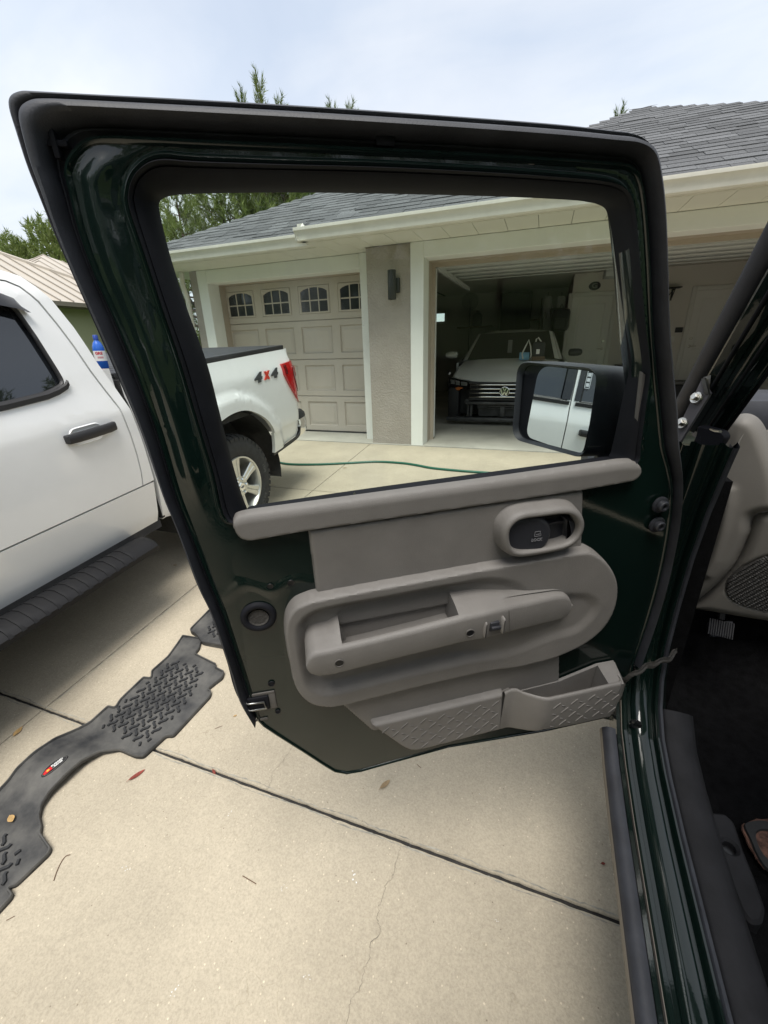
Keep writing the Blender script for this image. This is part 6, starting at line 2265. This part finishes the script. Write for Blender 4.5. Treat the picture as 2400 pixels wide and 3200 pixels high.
    P = [hlm(300, 880, .006), hlm(340, 866, .006), hlm(402, 878, .006), hlm(350, 910, .006), hlm(318, 906, .006)]
    cp(MB().add(P, [tuple(range(5))]), 'amber_lamp', 'amber', parent=ho)
obj_w = .575
cp(MB().add([(CX - .70, 7.66, zc_ - .012), (CX + .70, 7.66, zc_ - .012), (CX + .58, 8.34, 1.808), (CX - .58, 8.34, 1.808)], [(0, 1, 2, 3)]), 'windscreen', 'truck_tint')
rows = []
for y, z, h in ((8.34, 1.812, .58), (8.5, 1.85, .59), (9.2, 1.885, .58), (9.9, 1.83, .55), (10.7, 1.45, .62), (11.3, 1.40, .60), (11.38, 1.2, .62)):
    rows.append([(CX + k * h, y, z - .05 * abs(k) ** 3) for k in np.linspace(-1, 1, 9)])
cp(MB().add(*loft(rows)), 'roof', 'car_white', 60)
cp(MB().box(CX - .80, CX + .80, 7.2, 11.2, .55, .95), 'under_body', 'car_plastic')
# wipers, rear-view mirror and hanging freshener show through the glass as pale shapes on it
p = onY(*zC(1025, 340), 7.98)
cp(MB().rbox(p[0] - .035, p[0] + .035, p[1] - .26, p[1] - .25, p[2] - .10, p[2] + .10, .004), 'air_freshener', 'junk_grey', 40)
# grille with four bright bars
g0, g1 = onY(*zC(498, 830), 6.83)[0], 2 * CX - onY(*zC(498, 830), 6.83)[0]
zt, zb_ = zf(800, 806, 6.84), zf(800, 1045, 6.84)
grille = cp(MB().box(g0 - .01, g1 + .01, 6.86, 6.90, zb_, zt), 'grille', 'car_plastic')
mb = MB()
for y_a, y_b in ((806, 832), (1014, 1045)):
    mb.rbox(g0 - .02, g1 + .02, 6.80, 6.86, zf(800, y_b, 6.8), zf(800, y_a, 6.8), .006)
for k in range(5):
    xx = g0 + (g1 - g0) * (k + .5) / 5
    mb.box(xx - .008, xx + .008, 6.835, 6.86, zb_, zt)
for k in range(4):
    zz = zb_ + (zt - zb_) * (k + .8) / 4.6
    mb.box(g0, g1, 6.84, 6.86, zz - .004, zz + .004)
cp(mb, 'grille_mesh', 'car_plastic', parent=grille)
for y_a, y_b in ((832, 850), (884, 905), (936, 958), (986, 1010)):
    za, zb2 = zf(790, y_b, 6.79), zf(790, y_a, 6.79)
    mid, hh = (za + zb2) / 2, (zb2 - za) * .36
    cp(MB().rbox(g0, g1, 6.785, 6.82, mid - hh, mid + hh, .004), 'grille_bar', 'chrome', 40, parent=grille)
lc = onY(*zC(940, 931), 6.765)
lr = abs(onY(*zC(1006, 931), 6.765)[0] - lc[0])
mb = MB().tube([(lc[0] + lr * .93 * math.cos(t), 6.768, lc[2] + lr * .93 * math.sin(t)) for t in np.linspace(0, 2 * math.pi, 41)[:-1]], lr * .085, 8, closed=True)


def stroke(pts, w):
    for (x0, y0), (x1, y1) in zip(pts[:-1], pts[1:]):
        d = np.array((x1 - x0, y1 - y0))
        d = d / np.linalg.norm(d)
        nn = np.array((-d[1], d[0])) * w
        q = [(x0 + nn[0], y0 + nn[1]), (x1 + nn[0], y1 + nn[1]), (x1 - nn[0], y1 - nn[1]), (x0 - nn[0], y0 - nn[1])]
        mb.prism(q, lambda a, b, w_: (lc[0] + a * lr, 6.77 - w_, lc[2] + b * lr), 0, .008)


stroke([(-.34, .82), (0, .12)], .085)
stroke([(0, .12), (.34, .82)], .085)
stroke([(-.72, .52), (-.36, -.70)], .085)
stroke([(-.36, -.70), (0, .02)], .085)
stroke([(0, .02), (.36, -.70)], .085)
stroke([(.36, -.70), (.72, .52)], .085)
cp(mb, 'emblem', 'chrome', 30, parent=grille)
cp(MB().lathe([(lr * .93, 0), (lr * .93, -.004), (0, -.006)], (lc[0], 6.778, lc[2]), 'y', 40), 'emblem_back', 'black_gloss', parent=grille)
# exposed crash beam, cross rails, radiator, lower lip
b0 = onY(*zC(445, 1090), 6.85)
for y_a, y_b, x0, yy in ((1062, 1100, 440, 6.80), (1105, 1128, 580, 6.86), (1132, 1152, 590, 6.90)):
    zz0, zz1 = zf(800, y_b, yy), zf(800, y_a, yy)
    xl = onY(*zC(x0, 1090), yy)[0]
    cp(MB().rbox(xl, 2 * CX - xl, yy, yy + .05, zz0, zz1, .008), 'crash_beam', 'car_steel', 40)
xl = onY(*zC(600, 1200), 6.95)[0]
rad = cp(MB().box(xl, 2 * CX - xl, 6.96, 7.0, zf(800, 1245, 6.95), zf(800, 1150, 6.95)), 'radiator', 'car_plastic')
for k in range(7):
    zz = zf(800, 1245, 6.95) + (zf(800, 1150, 6.95) - zf(800, 1245, 6.95)) * (k + .5) / 7
    cp(MB().box(xl, 2 * CX - xl, 6.948, 6.96, zz - .004, zz + .004), 'radiator_fin', 'car_steel', parent=rad)
for s in (-1, 1):
    for x0, x1 in ((455, 478), (492, 520), (905, 940)):
        xa, xb = onY(*zC(x0, 1180), 6.9)[0], onY(*zC(x1, 1180), 6.9)[0]
        if s > 0:
            xa, xb = 2 * CX - xb, 2 * CX - xa
        cp(MB().rbox(xa, xb, 6.88, 6.94, zf(800, 1250, 6.9), zf(800, 1100, 6.9), .006), 'support_strut', 'car_steel', 40)
    c = onY(*zC(450, 1055), 6.84)
    cx_ = c[0] if s < 0 else 2 * CX - c[0]
    cp(MB().lathe([(.035, .03), (.035, 0), (.022, -.006), (.02, .01), (0, .01)], (cx_, 6.82, c[2]), 'y', 20), 'bumper_mount', 'car_steel', 40)
xl = onY(*zC(190, 1280), 6.86)[0]
cp(MB().rbox(xl, 2 * CX - xl, 6.80, 6.95, zf(700, 1318, 6.8), zf(700, 1270, 6.8), .012), 'under_tray', 'car_steel', 40)

# ------------------------------------------------------------------ things left on the car's bonnet
zz = zc_ + .005
p = onY(*zC(1200, 435), 7.50)
t = tag(empty('paper_roll', (p[0], 7.50, zz - .03)), 'blue paper towel roll lying on the white car bonnet', 'paper roll')
MB().lathe([(.0, -.075), (.02, -.075), (.055, -.075), (.06, -.07), (.06, .07), (.055, .075), (.02, .075)], (0, 0, .06), 'x', 24).build('roll', MT['paper_blue'], t, 40)
p = onY(*zC(1370, 480), 7.45)
t = tag(empty('tool_bag', (p[0], 7.45, zz - .03)), 'black tool bag with white loop handles on the white car bonnet', 'bag')
MB().rbox(-.09, .10, -.06, .08, 0.02, .27, .04).build('bag_body', MT['junk_dark'], t, 40)
MB().rbox(-.09, .11, -.09, .05, 0, .055, .008).build('bag_base', MT['junk_brown'], t, 40)
MB().rbox(-.03, .02, -.066, -.058, .09, .16, .003).build('bag_tag', MT['print_white'], t)
MB().tube([(-.22, -.02, .02), (-.24, -.02, .10), (-.20, -.02, .20), (-.155, -.02, .30), (-.12, -.02, .20), (-.10, -.02, .08), (-.11, -.02, .03)], .011, 8).build('bag_handle', MT['strap_white'], t, 60)
MB().tube([(-.05, 0, .26), (-.045, -.01, .31), (-.02, -.01, .33), (.03, 0, .27)], .011, 8).build('bag_handle', MT['strap_white'], t, 60)

# ------------------------------------------------------------------ inside of the garage
YB = 10.0


def inner_door(x0, x1, zt, knob, label):
    d = tag(empty('inner_door', ((x0 + x1) / 2, YB - .0, .42)), label, 'door')
    h = zt - .42
    hw = (x1 - x0) / 2
    MB().rbox(-hw - .075, -hw, -.03, .0, 0, h + .075, .006).rbox(hw, hw + .075, -.03, 0, 0, h + .075, .006).rbox(-hw, hw, -.029, 0, h, h + .075, .006).build('door_casing', MT['interior_trim'], d, 40)
    fr_ = lambda a, b, w: (a, -.004 - w, b)
    hl_ = [[(-hw + .12, .18), (hw - .12, .18), (hw - .12, h * .42), (-hw + .12, h * .42)], [(-hw + .12, h * .50), (hw - .12, h * .50), (hw - .12, h - .13), (-hw + .12, h - .13)]]
    MB().plate([(-hw + .003, .008), (hw - .003, .008), (hw - .003, h - .003), (-hw + .003, h - .003)], [(0, 0), (0, .014), (.002, .016)], fr=fr_, holes=hl_).build('door_leaf', MT['interior_door'], d, 40)
    for q in hl_:
        MB().plate(q, [(0, .012), (.015, .004), (.03, .004), (.05, .012), (.055, .012)], fr=fr_).build('panel', MT['interior_door'], d, 40)
    kx = -hw + .07 if knob < 0 else hw - .07
    MB().lathe([(.03, 0), (.03, -.006), (.012, -.010), (.011, -.04)], (kx, -.02, 1.06), 'y', 20).tube([(kx, -.06, 1.06), (kx + .10 * (1 if knob < 0 else -1), -.06, 1.06)], .009, 8).build('door_lever', MT['zinc'], d, 40)
    MB().lathe([(.026, 0), (.026, -.010), (.02, -.016), (0, -.016)], (kx, -.02, 1.20), 'y', 20).build('dead_bolt', MT['zinc'], d, 40)
    return d


a, b = onY(*z5(1120, 372), YB - .02), onY(*z5(1385, 362), YB - .02)
inner_door(a[0], b[0], a[2], 1, 'white two-panel door seen through the glass behind the saloon car')
zR = zoom(1900, 600, 3.16)
a = onY(*zR(880, 975), YB - .02)
inner_door(a[0], a[0] + .86, a[2], -1, 'white two-panel door right of the dark green door, behind the windscreen post')
# wall bits right of the first door
c = onY(*zR(655, 947), YB - .1)
t = tag(empty('shelf_bracket', (c[0], YB, c[2])), 'small black shelf bracket on the garage wall between the two inner doors', 'bracket')
MB().box(-.16, .10, -.22, 0, -.008, .008).box(-.012, .012, -.012, 0, -.2, .0).tube([(-.0, -.02, -.18), (-.0, -.20, -.01)], .008, 6).tube([(-.10, -.02, -.18), (.02, -.05, -.01)], .008, 6).build('bracket_iron', MT['lamp_black'], t)
c = onY(*zR(698, 1362), YB)
tag(MB().rbox(-.06, .06, -.03, 0, -.045, .045, .006).build('control_box', MT['lamp_black']), 'black wall control beside the right-hand inner door', 'switch').location = (c[0], YB, c[2])
c = onY(*zR(633, 1455), YB)
tag(MB().rbox(-.035, .035, -.01, 0, -.055, .055, .004).box(-.012, .012, -.013, -.009, -.02, .02).build('light_switch', MT['interior_door']), 'white light switch below the black wall control', 'switch').location = (c[0], YB, c[2])
c = onY(*zR(715, 1960), 9.4)
t = tag(empty('storage_box', (c[0], 9.5, .42)), 'low dark storage box under the right-hand inner door', 'box')
MB().rbox(-.3, .3, -.2, .2, 0, .42, .03).build('box_body', MT['junk_dark'], t, 40)
MB().rbox(-.32, .32, -.22, .22, .42, .47, .015).build('box_lid', MT['junk_grey'], t, 40)
c = onY(*z5(1430, 810), YB - .2)
t = tag(empty('work_shelf', (c[0] + .25, YB, c[2])), 'brown shelf board at waist height right of the first inner door', 'shelf')
MB().rbox(-.33, .33, -.3, 0, -.03, 0, .004).build('board', MT['junk_dark'], t)
MB().rbox(-.33, .33, -.05, 0, -.45, -.03, .004).build('shelf_back', MT['junk_brown'], t)
# oval sign over the first door
c = onY(*z5(1262, 298), YB)
t = tag(empty('oval_sign', (c[0], YB, c[2])), 'small dark oval sign with a letter G over the first inner door', 'sign')
ov = [(.105 * math.cos(q), .075 * math.sin(q)) for q in np.linspace(0, 2 * math.pi, 30)[:-1]]
MB().plate(ov, [(0, 0), (0, .012), (.004, .014)], fr=lambda a, b, w: (a, -w, b)).build('sign_plate', MT['lamp_black'], t)
V, F = text_geo('G', .12, .002, .004)
obj('sign_letter', [(a * 1.25, -.0155 - q, b) for a, b, q in V], F, MT['junk_grey'], t)
# opener motor hanging under the ceiling
c = onY(*z5(1395, 215), 8.6)
t = tag(empty('door_opener', (c[0], 8.6, c[2])), 'grey garage door opener motor hanging under the ceiling', 'motor')
MB().rbox(-.16, .16, -.2, .2, -.06, .07, .02).build('motor_case', MT['section_steel'], t, 40)
MB().box(-.14, -.12, -.01, .01, .06, .30).box(.12, .14, -.01, .01, .06, .30).build('hanger', MT['car_steel'], t)
MB().box(-.02, .02, -2.6, -.2, .0, .03).build('rail', MT['car_steel'], t)
# things hung on the dark back wall
YW = 12.2


def at_wall(px, py, d=.05):
    c = onY(*z5(px, py), YW - d)
    return c


c = at_wall(455, 400, .3)
t = tag(empty('wire_fan', (c[0], YW - .3, .42)), 'round wire pedestal fan standing at the dark back wall', 'fan')
r_ = abs(at_wall(505, 400, .3)[0] - c[0])
mb = MB()
for q in (.3, .55, .8, 1.0):
    mb.tube([(r_ * q * math.cos(a), -.05 * (1 - q), c[2] - .42 + r_ * q * math.sin(a)) for a in np.linspace(0, 2 * math.pi, 33)[:-1]], .008, 5, closed=True)
for k in range(12):
    a = k * math.pi / 6
    mb.tube([(0, -.06, c[2] - .42), (r_ * math.cos(a), 0, c[2] - .42 + r_ * math.sin(a))], .005, 4)
mb.build('fan_guard', MT['junk_grey'], t, 60)
MB().tube([(0, .05, c[2] - .5), (0, .05, .03)], .02, 8).lathe([(.2, 0), (.2, .02), (.04, .05), (0, .05)], (0, .05, 0), n=24).build('fan_stand', MT['junk_grey'], t, 40)
a, b = at_wall(550, 320), at_wall(1050, 285)
t = tag(empty('tool_rail', ((a[0] + b[0]) / 2, YW, (a[2] + b[2]) / 2)), 'long tool rail with hooks high on the dark back wall', 'rail')
L = (b[0] - a[0]) / 2
MB().box(-L, L, -.03, 0, -.02, .02).build('rail_bar', MT['junk_brown'], t)
for k in range(6):
    x_ = -L + 2 * L * (k + .5) / 6
    MB().tube([(x_, -.02, .03), (x_, -.1, 0), (x_, -.1, -.06)], .008, 6).build('hook', MT['junk_grey'], t)
c0, c1 = at_wall(662, 342, .4), at_wall(838, 570, .4)
t = tag(empty('tall_cabinet', ((c0[0] + c1[0]) / 2, YW - .25, .42)), 'tall black cabinet against the garage back wall behind the saloon', 'cabinet')
w_ = (c1[0] - c0[0]) / 2
MB().rbox(-w_, w_, -.2, .24, 0, c0[2] - .42, .01).build('cabinet_body', MT['lamp_black'], t, 40)
MB().rbox(-w_ + .02, -.005, -.215, -.2, .05, c0[2] - .5, .006).build('cabinet_door', MT['junk_dark'], t, 40)
MB().rbox(.005, w_ - .02, -.215, -.2, .05, c0[2] - .5, .006).build('cabinet_door', MT['junk_dark'], t, 40)
c0, c1 = at_wall(845, 380, .3), at_wall(905, 560, .3)
t = tag(empty('open_shelf', ((c0[0] + c1[0]) / 2, YW - .2, .42)), 'narrow open shelf unit beside the tall black cabinet', 'shelf')
w_ = (c1[0] - c0[0]) / 2
MB().box(-w_, -w_ + .02, -.15, .19, 0, c0[2] - .42).box(w_ - .02, w_, -.15, .19, 0, c0[2] - .42).build('shelf_side', MT['junk_brown'], t)
for k in range(5):
    MB().box(-w_ + .02, w_ - .02, -.15, .19, .2 + k * .38, .22 + k * .38).build('shelf_board', MT['junk_brown'], t)
c = at_wall(502, 510, .3)
t = tag(empty('water_jug', (c[0], YW - .3, c[2] - .18)), 'pale plastic jug on a shelf left of the tall black cabinet', 'jug')
MB().lathe([(0, 0), (.11, 0), (.12, .02), (.12, .25), (.08, .31), (.04, .33), (.04, .37), (0, .37)], n=20).build('jug_body', MT['junk_grey'], t, 40)
MB().box(-.5, .4, -.15, .25, -.03, 0).build('wall_shelf', MT['junk_brown'], t)
# by the first inner door
YD = 9.9
c0, c1 = onY(*z5(990, 432), YD), onY(*z5(1088, 590), YD)
t = tag(empty('hanging_pack', ((c0[0] + c1[0]) / 2, YD + .05, c0[2])), 'black backpack hanging on the wall left of the first inner door', 'bag')
w_, h_ = abs(c1[0] - c0[0]) / 2, c0[2] - c1[2]
MB().rbox(-w_, w_, -.22, .04, -h_, -.04, .07).build('pack_body', MT['lamp_black'], t, 40)
MB().rbox(-w_ * .7, w_ * .7, -.27, -.2, -h_ + .04, -h_ * .5, .03).build('pack_pocket', MT['junk_dark'], t, 40)
MB().tube([(-.05, -.08, -.06), (0, -.05, .04), (.05, -.08, -.06)], .012, 8).build('pack_loop', MT['junk_dark'], t)
for i, (px, lb) in enumerate(((962, 'left one of two pale work gloves hung above the black backpack'), (1050, 'right one of two pale work gloves hung above the black backpack'))):
    c = onY(*z5(px, 345), YD)
    t = tag(empty('work_glove', (c[0], YD + .05, c[2])), lb, 'glove', 'work gloves on the garage wall')
    MB().rbox(-.07, .07, -.05, -.01, -.33, -.05, .02).build('palm', MT['junk_grey'], t, 40)
    for k in range(4):
        MB().tube([(-.052 + k * .035, -.03, -.31), (-.055 + k * .037, -.03, -.42 - .02 * (k in (1, 2)))], .017, 8).build('finger', MT['junk_grey'], t, 60)
    MB().tube([(.06, -.03, -.18), (.10, -.03, -.28)], .018, 8).build('thumb', MT['junk_grey'], t, 60)
    MB().tube([(0, -.03, .02), (0, -.03, -.06)], .006, 6).build('hang_loop', MT['junk_dark'], t)
c0, c1 = onY(*z5(935, 470), YD + .05), onY(*z5(985, 572), YD + .05)
t = tag(empty('pale_board', ((c0[0] + c1[0]) / 2, YD + .1, (c0[2] + c1[2]) / 2 - .3)), 'pale upright board behind the black backpack', 'board')
MB().rbox(-abs(c1[0] - c0[0]) / 2, abs(c1[0] - c0[0]) / 2, -.02, .0, -.35, .45, .004).build('board_face', MT['junk_grey'], t)
# ------------------------------------------------------------------ rubber floor mats on the driveway
MR = (0, .7, GZ(.7))


def mat_root(label):
    return tag(empty('floor_mat', MR, (TH, 0, 0)), label, 'floor mat')


cth = math.cos(TH)
ml = lambda p: (p[0], (p[1] - .7) / cth)
outline = [(-1.84, .30), (-1.842, .43), (-1.835, .524), (-1.830, .565), (-1.838, .601), (-1.834, .67), (-1.827, .751), (-1.801, .817), (-1.776, .865), (-1.771, .955), (-1.730, .958), (-1.745, .995), (-1.750, 1.14), (-1.709, 1.146),
           (-1.744, 1.182), (-1.741, 1.288), (-1.762, 1.376), (-1.78, 1.44), (-1.655, 1.455), (-1.612, 1.385), (-1.605, 1.347), (-1.442, 1.32), (-1.434, 1.302), (-1.366, 1.288), (-1.348, 1.253), (-1.372, 1.175), (-1.346, 1.168), (-1.332, 1.143),
           (-1.345, .923), (-1.376, .914), (-1.394, .808), (-1.429, .799), (-1.52, .802), (-1.579, .765), (-1.604, .708), (-1.610, .640), (-1.617, .585), (-1.606, .543), (-1.577, .514), (-1.536, .495), (-1.521, .479), (-1.433, .458), (-1.424, .444),
           (-1.440, .345), (-1.458, .336), (-1.423, .330), (-1.417, .318), (-1.42, .25), (-1.43, .10), (-1.50, .02), (-1.74, .02), (-1.80, .10), (-1.80, .25)]
P1 = rpoly([ml(p) for p in outline], .010, 3)


def mat_h(poly, hump):
    Pn = np.array(poly)

    def f(x, y, only=False):
        h = .010
        h += .0025 * math.sin(x * 23 + 1) * math.sin(y * 14)
        if hump:
            t = (y - (-.21)) / .34
            if 0 < t < 1:
                h += .034 * math.sin(math.pi * t) ** 1.4
        else:
            h += .012
        return h if only else (x, y, h)
    return f


m1 = mat_root('long black rubber rear floor mat with an oval logo on its middle hump')
V, F = sheet(P1, [], np.arange(-1.83, -1.33, .024), np.arange(-.66, .75, .02), mat_h(P1, True), (0, 0, -.011))
obj('mat_sheet', V, F, MT['mat_rubber'], m1, 45)


def mat_rim(root, poly, f):
    P = np.array(poly)
    P = P if area2(P) > 0 else P[::-1]
    rows = []
    for ins, h_ in ((0, -.009), (0, .0085), (.0016, .0105), (.0055, .0105), (.0075, .0015)):
        rows.append([(p[0], p[1], f(p[0], p[1], True) + h_) for p in offset(P, ins)])
    MB().add(*loft(rows, True)).build('mat_rim', MT['mat_rubber'], root, 50)


mat_rim(m1, P1, mat_h(P1, True))


def bar(path, w):
    P = np.array(path)
    L, R_ = [], []
    for i in range(len(P)):
        t = P[min(i + 1, len(P) - 1)] - P[max(i - 1, 0)]
        t = t / np.linalg.norm(t)
        nn = np.array((-t[1], t[0])) * w
        L.append(P[i] + nn)
        R_.append(P[i] - nn)
    return np.array(L + R_[::-1])


lug = bar([(-.019, .012), (-.008, .011), (.008, -.011), (.019, -.012)], .0062)
V, F = pillow(lug, [(0, -.002), (.0008, .0082), (.0016, .009)])
lugm = mesh('tread_lug', V, F, MT['mat_lug'], 30)
V, F = pillow(bar([(-.009, .005), (.009, -.005)], .0056), [(0, -.002), (.0008, .0082), (.0016, .009)])
stubm = mesh('tread_lug', V, F, MT['mat_lug'], 30)


def lugs(root, region, hf, rot, sx=.0455, sy=.0285):
    R2 = np.array(region)
    c = R2.mean(0)
    ca, sa = math.cos(rot), math.sin(rot)
    for i in range(-14, 15):
        for j in range(-22, 23):
            a, b = i * sx + (j % 2) * sx * .5, j * sy
            p = (c[0] + a * ca - b * sa, c[1] + a * sa + b * ca)
            s_ = sd_poly(np.array([p]), R2)[0]
            if s_ < -.010:
                inst('tread_lug', lugm if s_ < -.019 else stubm, root, (p[0], p[1], hf(*p)[2] - .001), (0, 0, rot), (.88, .88 if j % 2 else -.88, 1))


hf1 = mat_h(P1, True)
reg = [ml(gnd(*zA(*p))[:2]) for p in ((625, 1190), (1120, 752), (1345, 812), (1240, 1045), (925, 1345))]
lugs(m1, reg, hf1, math.radians(98))
reg = [ml(p) for p in ((-1.80, .43), (-1.62, .455), (-1.47, .40), (-1.47, .26), (-1.50, .08), (-1.77, .10))]
lugs(m1, reg, hf1, math.radians(98))
# moulded oval with its printed emblem
e0, e1 = np.array(ml(gnd(*zB(450, 130), .035)[:2])), np.array(ml(gnd(*zB(277, 268), .035)[:2]))
ec = (e0 + e1) / 2
ea = math.atan2(*(e0 - e1)[::-1])
el = np.linalg.norm(e0 - e1) / 2
eb = el * .42
hz_ = lambda x, y: hf1(x, y)[2]
ell = lambda k: [(el * k * math.cos(t), eb * k * math.sin(t)) for t in np.linspace(0, 2 * math.pi, 34)[:-1]]
rot2 = lambda a, b: (ec[0] + a * math.cos(ea) - b * math.sin(ea), ec[1] + a * math.sin(ea) + b * math.cos(ea))
fe = lambda a, b, w: (*rot2(a, b), hz_(*rot2(a, b)) + w)
MB().plate(ell(1.0), [(0, -.001), (.001, .0025), (.003, .003), (.004, .002)], fr=fe).build('logo_plate', MT['mat_black'], m1, 40)
mb = MB().tube([fe(a, b, .003) for a, b in ell(.9)], .0012, 5, closed=True)
mb.build('logo_rim', MT['mat_rubber'], m1, 60)
MB().plate([(-el * .80, -eb * .30), (-el * .22, -eb * .42), (-el * .20, eb * .42), (-el * .55, eb * .50), (-el * .85, eb * .15)], [(0, .0025), (.0003, .0034)], fr=fe).build('logo_print', MT['logo_red'], m1)
MB().plate([(-el * .48 + .006 * math.cos(t), .004 * math.sin(t)) for t in np.linspace(0, 2 * math.pi, 14)[:-1]], [(0, .003), (.0003, .0042)], fr=fe).build('logo_print', MT['logo_yellow'], m1)
mb = MB()
for s_, dy in (('RUGGED', eb * .22), ('RIDGE', -eb * .28)):
    V, F = text_geo(s_, eb * .52, .0005, .0004)
    mb.add([fe(a * .98 + el * .24, b + dy, .0038 + c) for a, b, c in V], F)
mb.build('logo_lettering', MT['print_white'], m1)

m2 = mat_root('black rubber front floor mat half hidden behind the open door')
P2 = rpoly([ml(p) for p in ((-1.781, 1.68), (-1.762, 1.475), (-1.70, 1.462), (-1.625, 1.420), (-1.45, 1.43), (-1.30, 1.47), (-1.28, 1.9), (-1.36, 2.02), (-1.66, 2.02), (-1.75, 1.9))], .02, 3)
V, F = sheet(P2, [], np.arange(-1.76, -1.29, .024), np.arange(.70, 1.33, .02), mat_h(P2, False), (0, 0, -.022))
obj('mat_sheet', V, F, MT['mat_rubber'], m2, 45)
mat_rim(m2, P2, mat_h(P2, False))
lugs(m2, [ml(p) for p in ((-1.70, 1.64), (-1.68, 1.50), (-1.60, 1.46), (-1.36, 1.48), (-1.34, 1.85), (-1.68, 1.85))], mat_h(P2, False), math.radians(98))

# ------------------------------------------------------------------ hose
hp_ = [(-4.3, 3.9), (-3.9, 4.25), (-3.4, 4.30), (-3.029, 4.271), (-2.768, 4.205), (-2.435, 4.251), (-2.08, 4.361), (-1.733, 4.478), (-1.43, 4.490), (-1.238, 4.455), (-1.046, 4.395), (-.80, 4.37), (-.565, 4.362), (-.1, 4.37), (.5, 4.45), (1.2, 4.75)]
pc_ = cr(hp_, 8, False)
tag(MB().tube([(x, y, GZ(y) + .0135) for x, y in pc_], .0135, 10).build('garden_hose', MT['hose'], None, 60), 'green garden hose lying across the driveway behind the truck', 'hose')

# ------------------------------------------------------------------ fallen leaves, needles and flecks


def leaf(px, py, L, wd, ang, mat, label, curl=.15, h=0.0):
    g = gnd(px, py, h)
    rows = []
    for k in np.linspace(0, 1, 9):
        w_ = wd * math.sin(math.pi * min(1, k * .97 + .015)) ** .8
        z_ = curl * L * (k - .5) ** 2 * 1.5 + .003
        rows.append([((k - .5) * L, -w_, z_ + .25 * w_), ((k - .5) * L, 0, z_), ((k - .5) * L, w_, z_ + .25 * w_)])
    mb = MB().add(*loft(rows)).tube([(-.62 * L, 0, .003), (-.5 * L, 0, curl * L * .375 + .003)], .0008, 4)
    o = mb.build('fallen_leaf', MT[mat], None, 60)
    o.location = tuple(g)
    o.rotation_euler = (TH, 0, ang)
    return tag(o, label, 'leaf')


leaf(428, 2424, .062, .0085, 1.15, 'leaf_red', 'dark red narrow leaf on the concrete below the long mat')
leaf(1203, 2453, .050, .0085, 1.05, 'leaf_brown', 'small curled brown leaf on the concrete below the open door')
leaf(57, 2288, .050, .013, -1.2, 'leaf_tan', 'tan leaf lying on the slab joint left of the long mat')
leaf(36, 2560, .036, .011, -.3, 'leaf_tan', 'tan leaf lying on the near end of the long mat', h=.016)
leaf(669, 2413, .028, .005, -.5, 'leaf_red', 'red leaf scrap caught in the long cross joint', .05)
leaf(548, 1767, .03, .006, .4, 'leaf_brown', 'dark leaf scrap on the concrete beyond the running board')
leaf(1078, 1463, .05, .010, .4, 'leaf_brown', 'brown leaf scrap beside the garden hose')
leaf(1884, 2700, .014, .004, .4, 'leaf_red', 'tiny red leaf scrap beside the vehicle sill', .05)
leaf(735, 2238, .016, .004, .9, 'leaf_tan', 'tiny yellow-green leaf scrap left of the door corner', .05)


def twig(pts, r, label):
    P = [gnd(*p, .002) for p in pts]
    o = MB().tube(cr([tuple(p) for p in P], 5, False), r, 5).build('pine_needle', MT['needle_brown'], None, 60)
    return tag(o, label, 'pine needle')


twig([(168, 2752), (178, 2722), (192, 2693), (205, 2676), (219, 2671)], .0014, 'long curved pine needle right of the near mat end')
twig([(758, 2737), (775, 2747), (800, 2762)], .0013, 'reddish pine needle in the middle of the near slab')
twig([(20, 2876), (32, 2870), (45, 2863)], .0010, 'short pine needle at the left edge below the mat')
twig([(672, 2277), (682, 2273), (695, 2268)], .0009, 'short pine needle on the concrete below the mat corner')
twig([(1303, 2388), (1310, 2395), (1316, 2399)], .0009, 'short pine needle below the tread-plate pocket')
tw = MB()
g_ = np.random.default_rng(3)
for (px, py, s) in ((1102, 2730, .010), (880, 2776, .006), (962, 3058, .006), (545, 3088, .009), (388, 2714, .007), (714, 2538, .008), (1555, 2880, .004), (1285, 2635, .003), (960, 2660, .003), (1500, 2480, .003)):
    c = gnd(px, py, .0015)
    for k in range(5):
        q = c + np.array((g_.normal(0, s), g_.normal(0, s * .7), 0))
        r_ = s * g_.uniform(.15, .35)
        an = g_.uniform(0, 6)
        pts = [(q[0] + r_ * g_.uniform(.5, 1.2) * math.cos(an + t), q[1] + r_ * g_.uniform(.5, 1.2) * math.sin(an + t), GZ(q[1]) + .0014) for t in np.linspace(0, 2 * math.pi, 7)[:-1]]
        tw.add(pts, [tuple(range(6))])
tag(tw.build('paint_fleck', MT['white_fleck'], drive), kind='stuff')
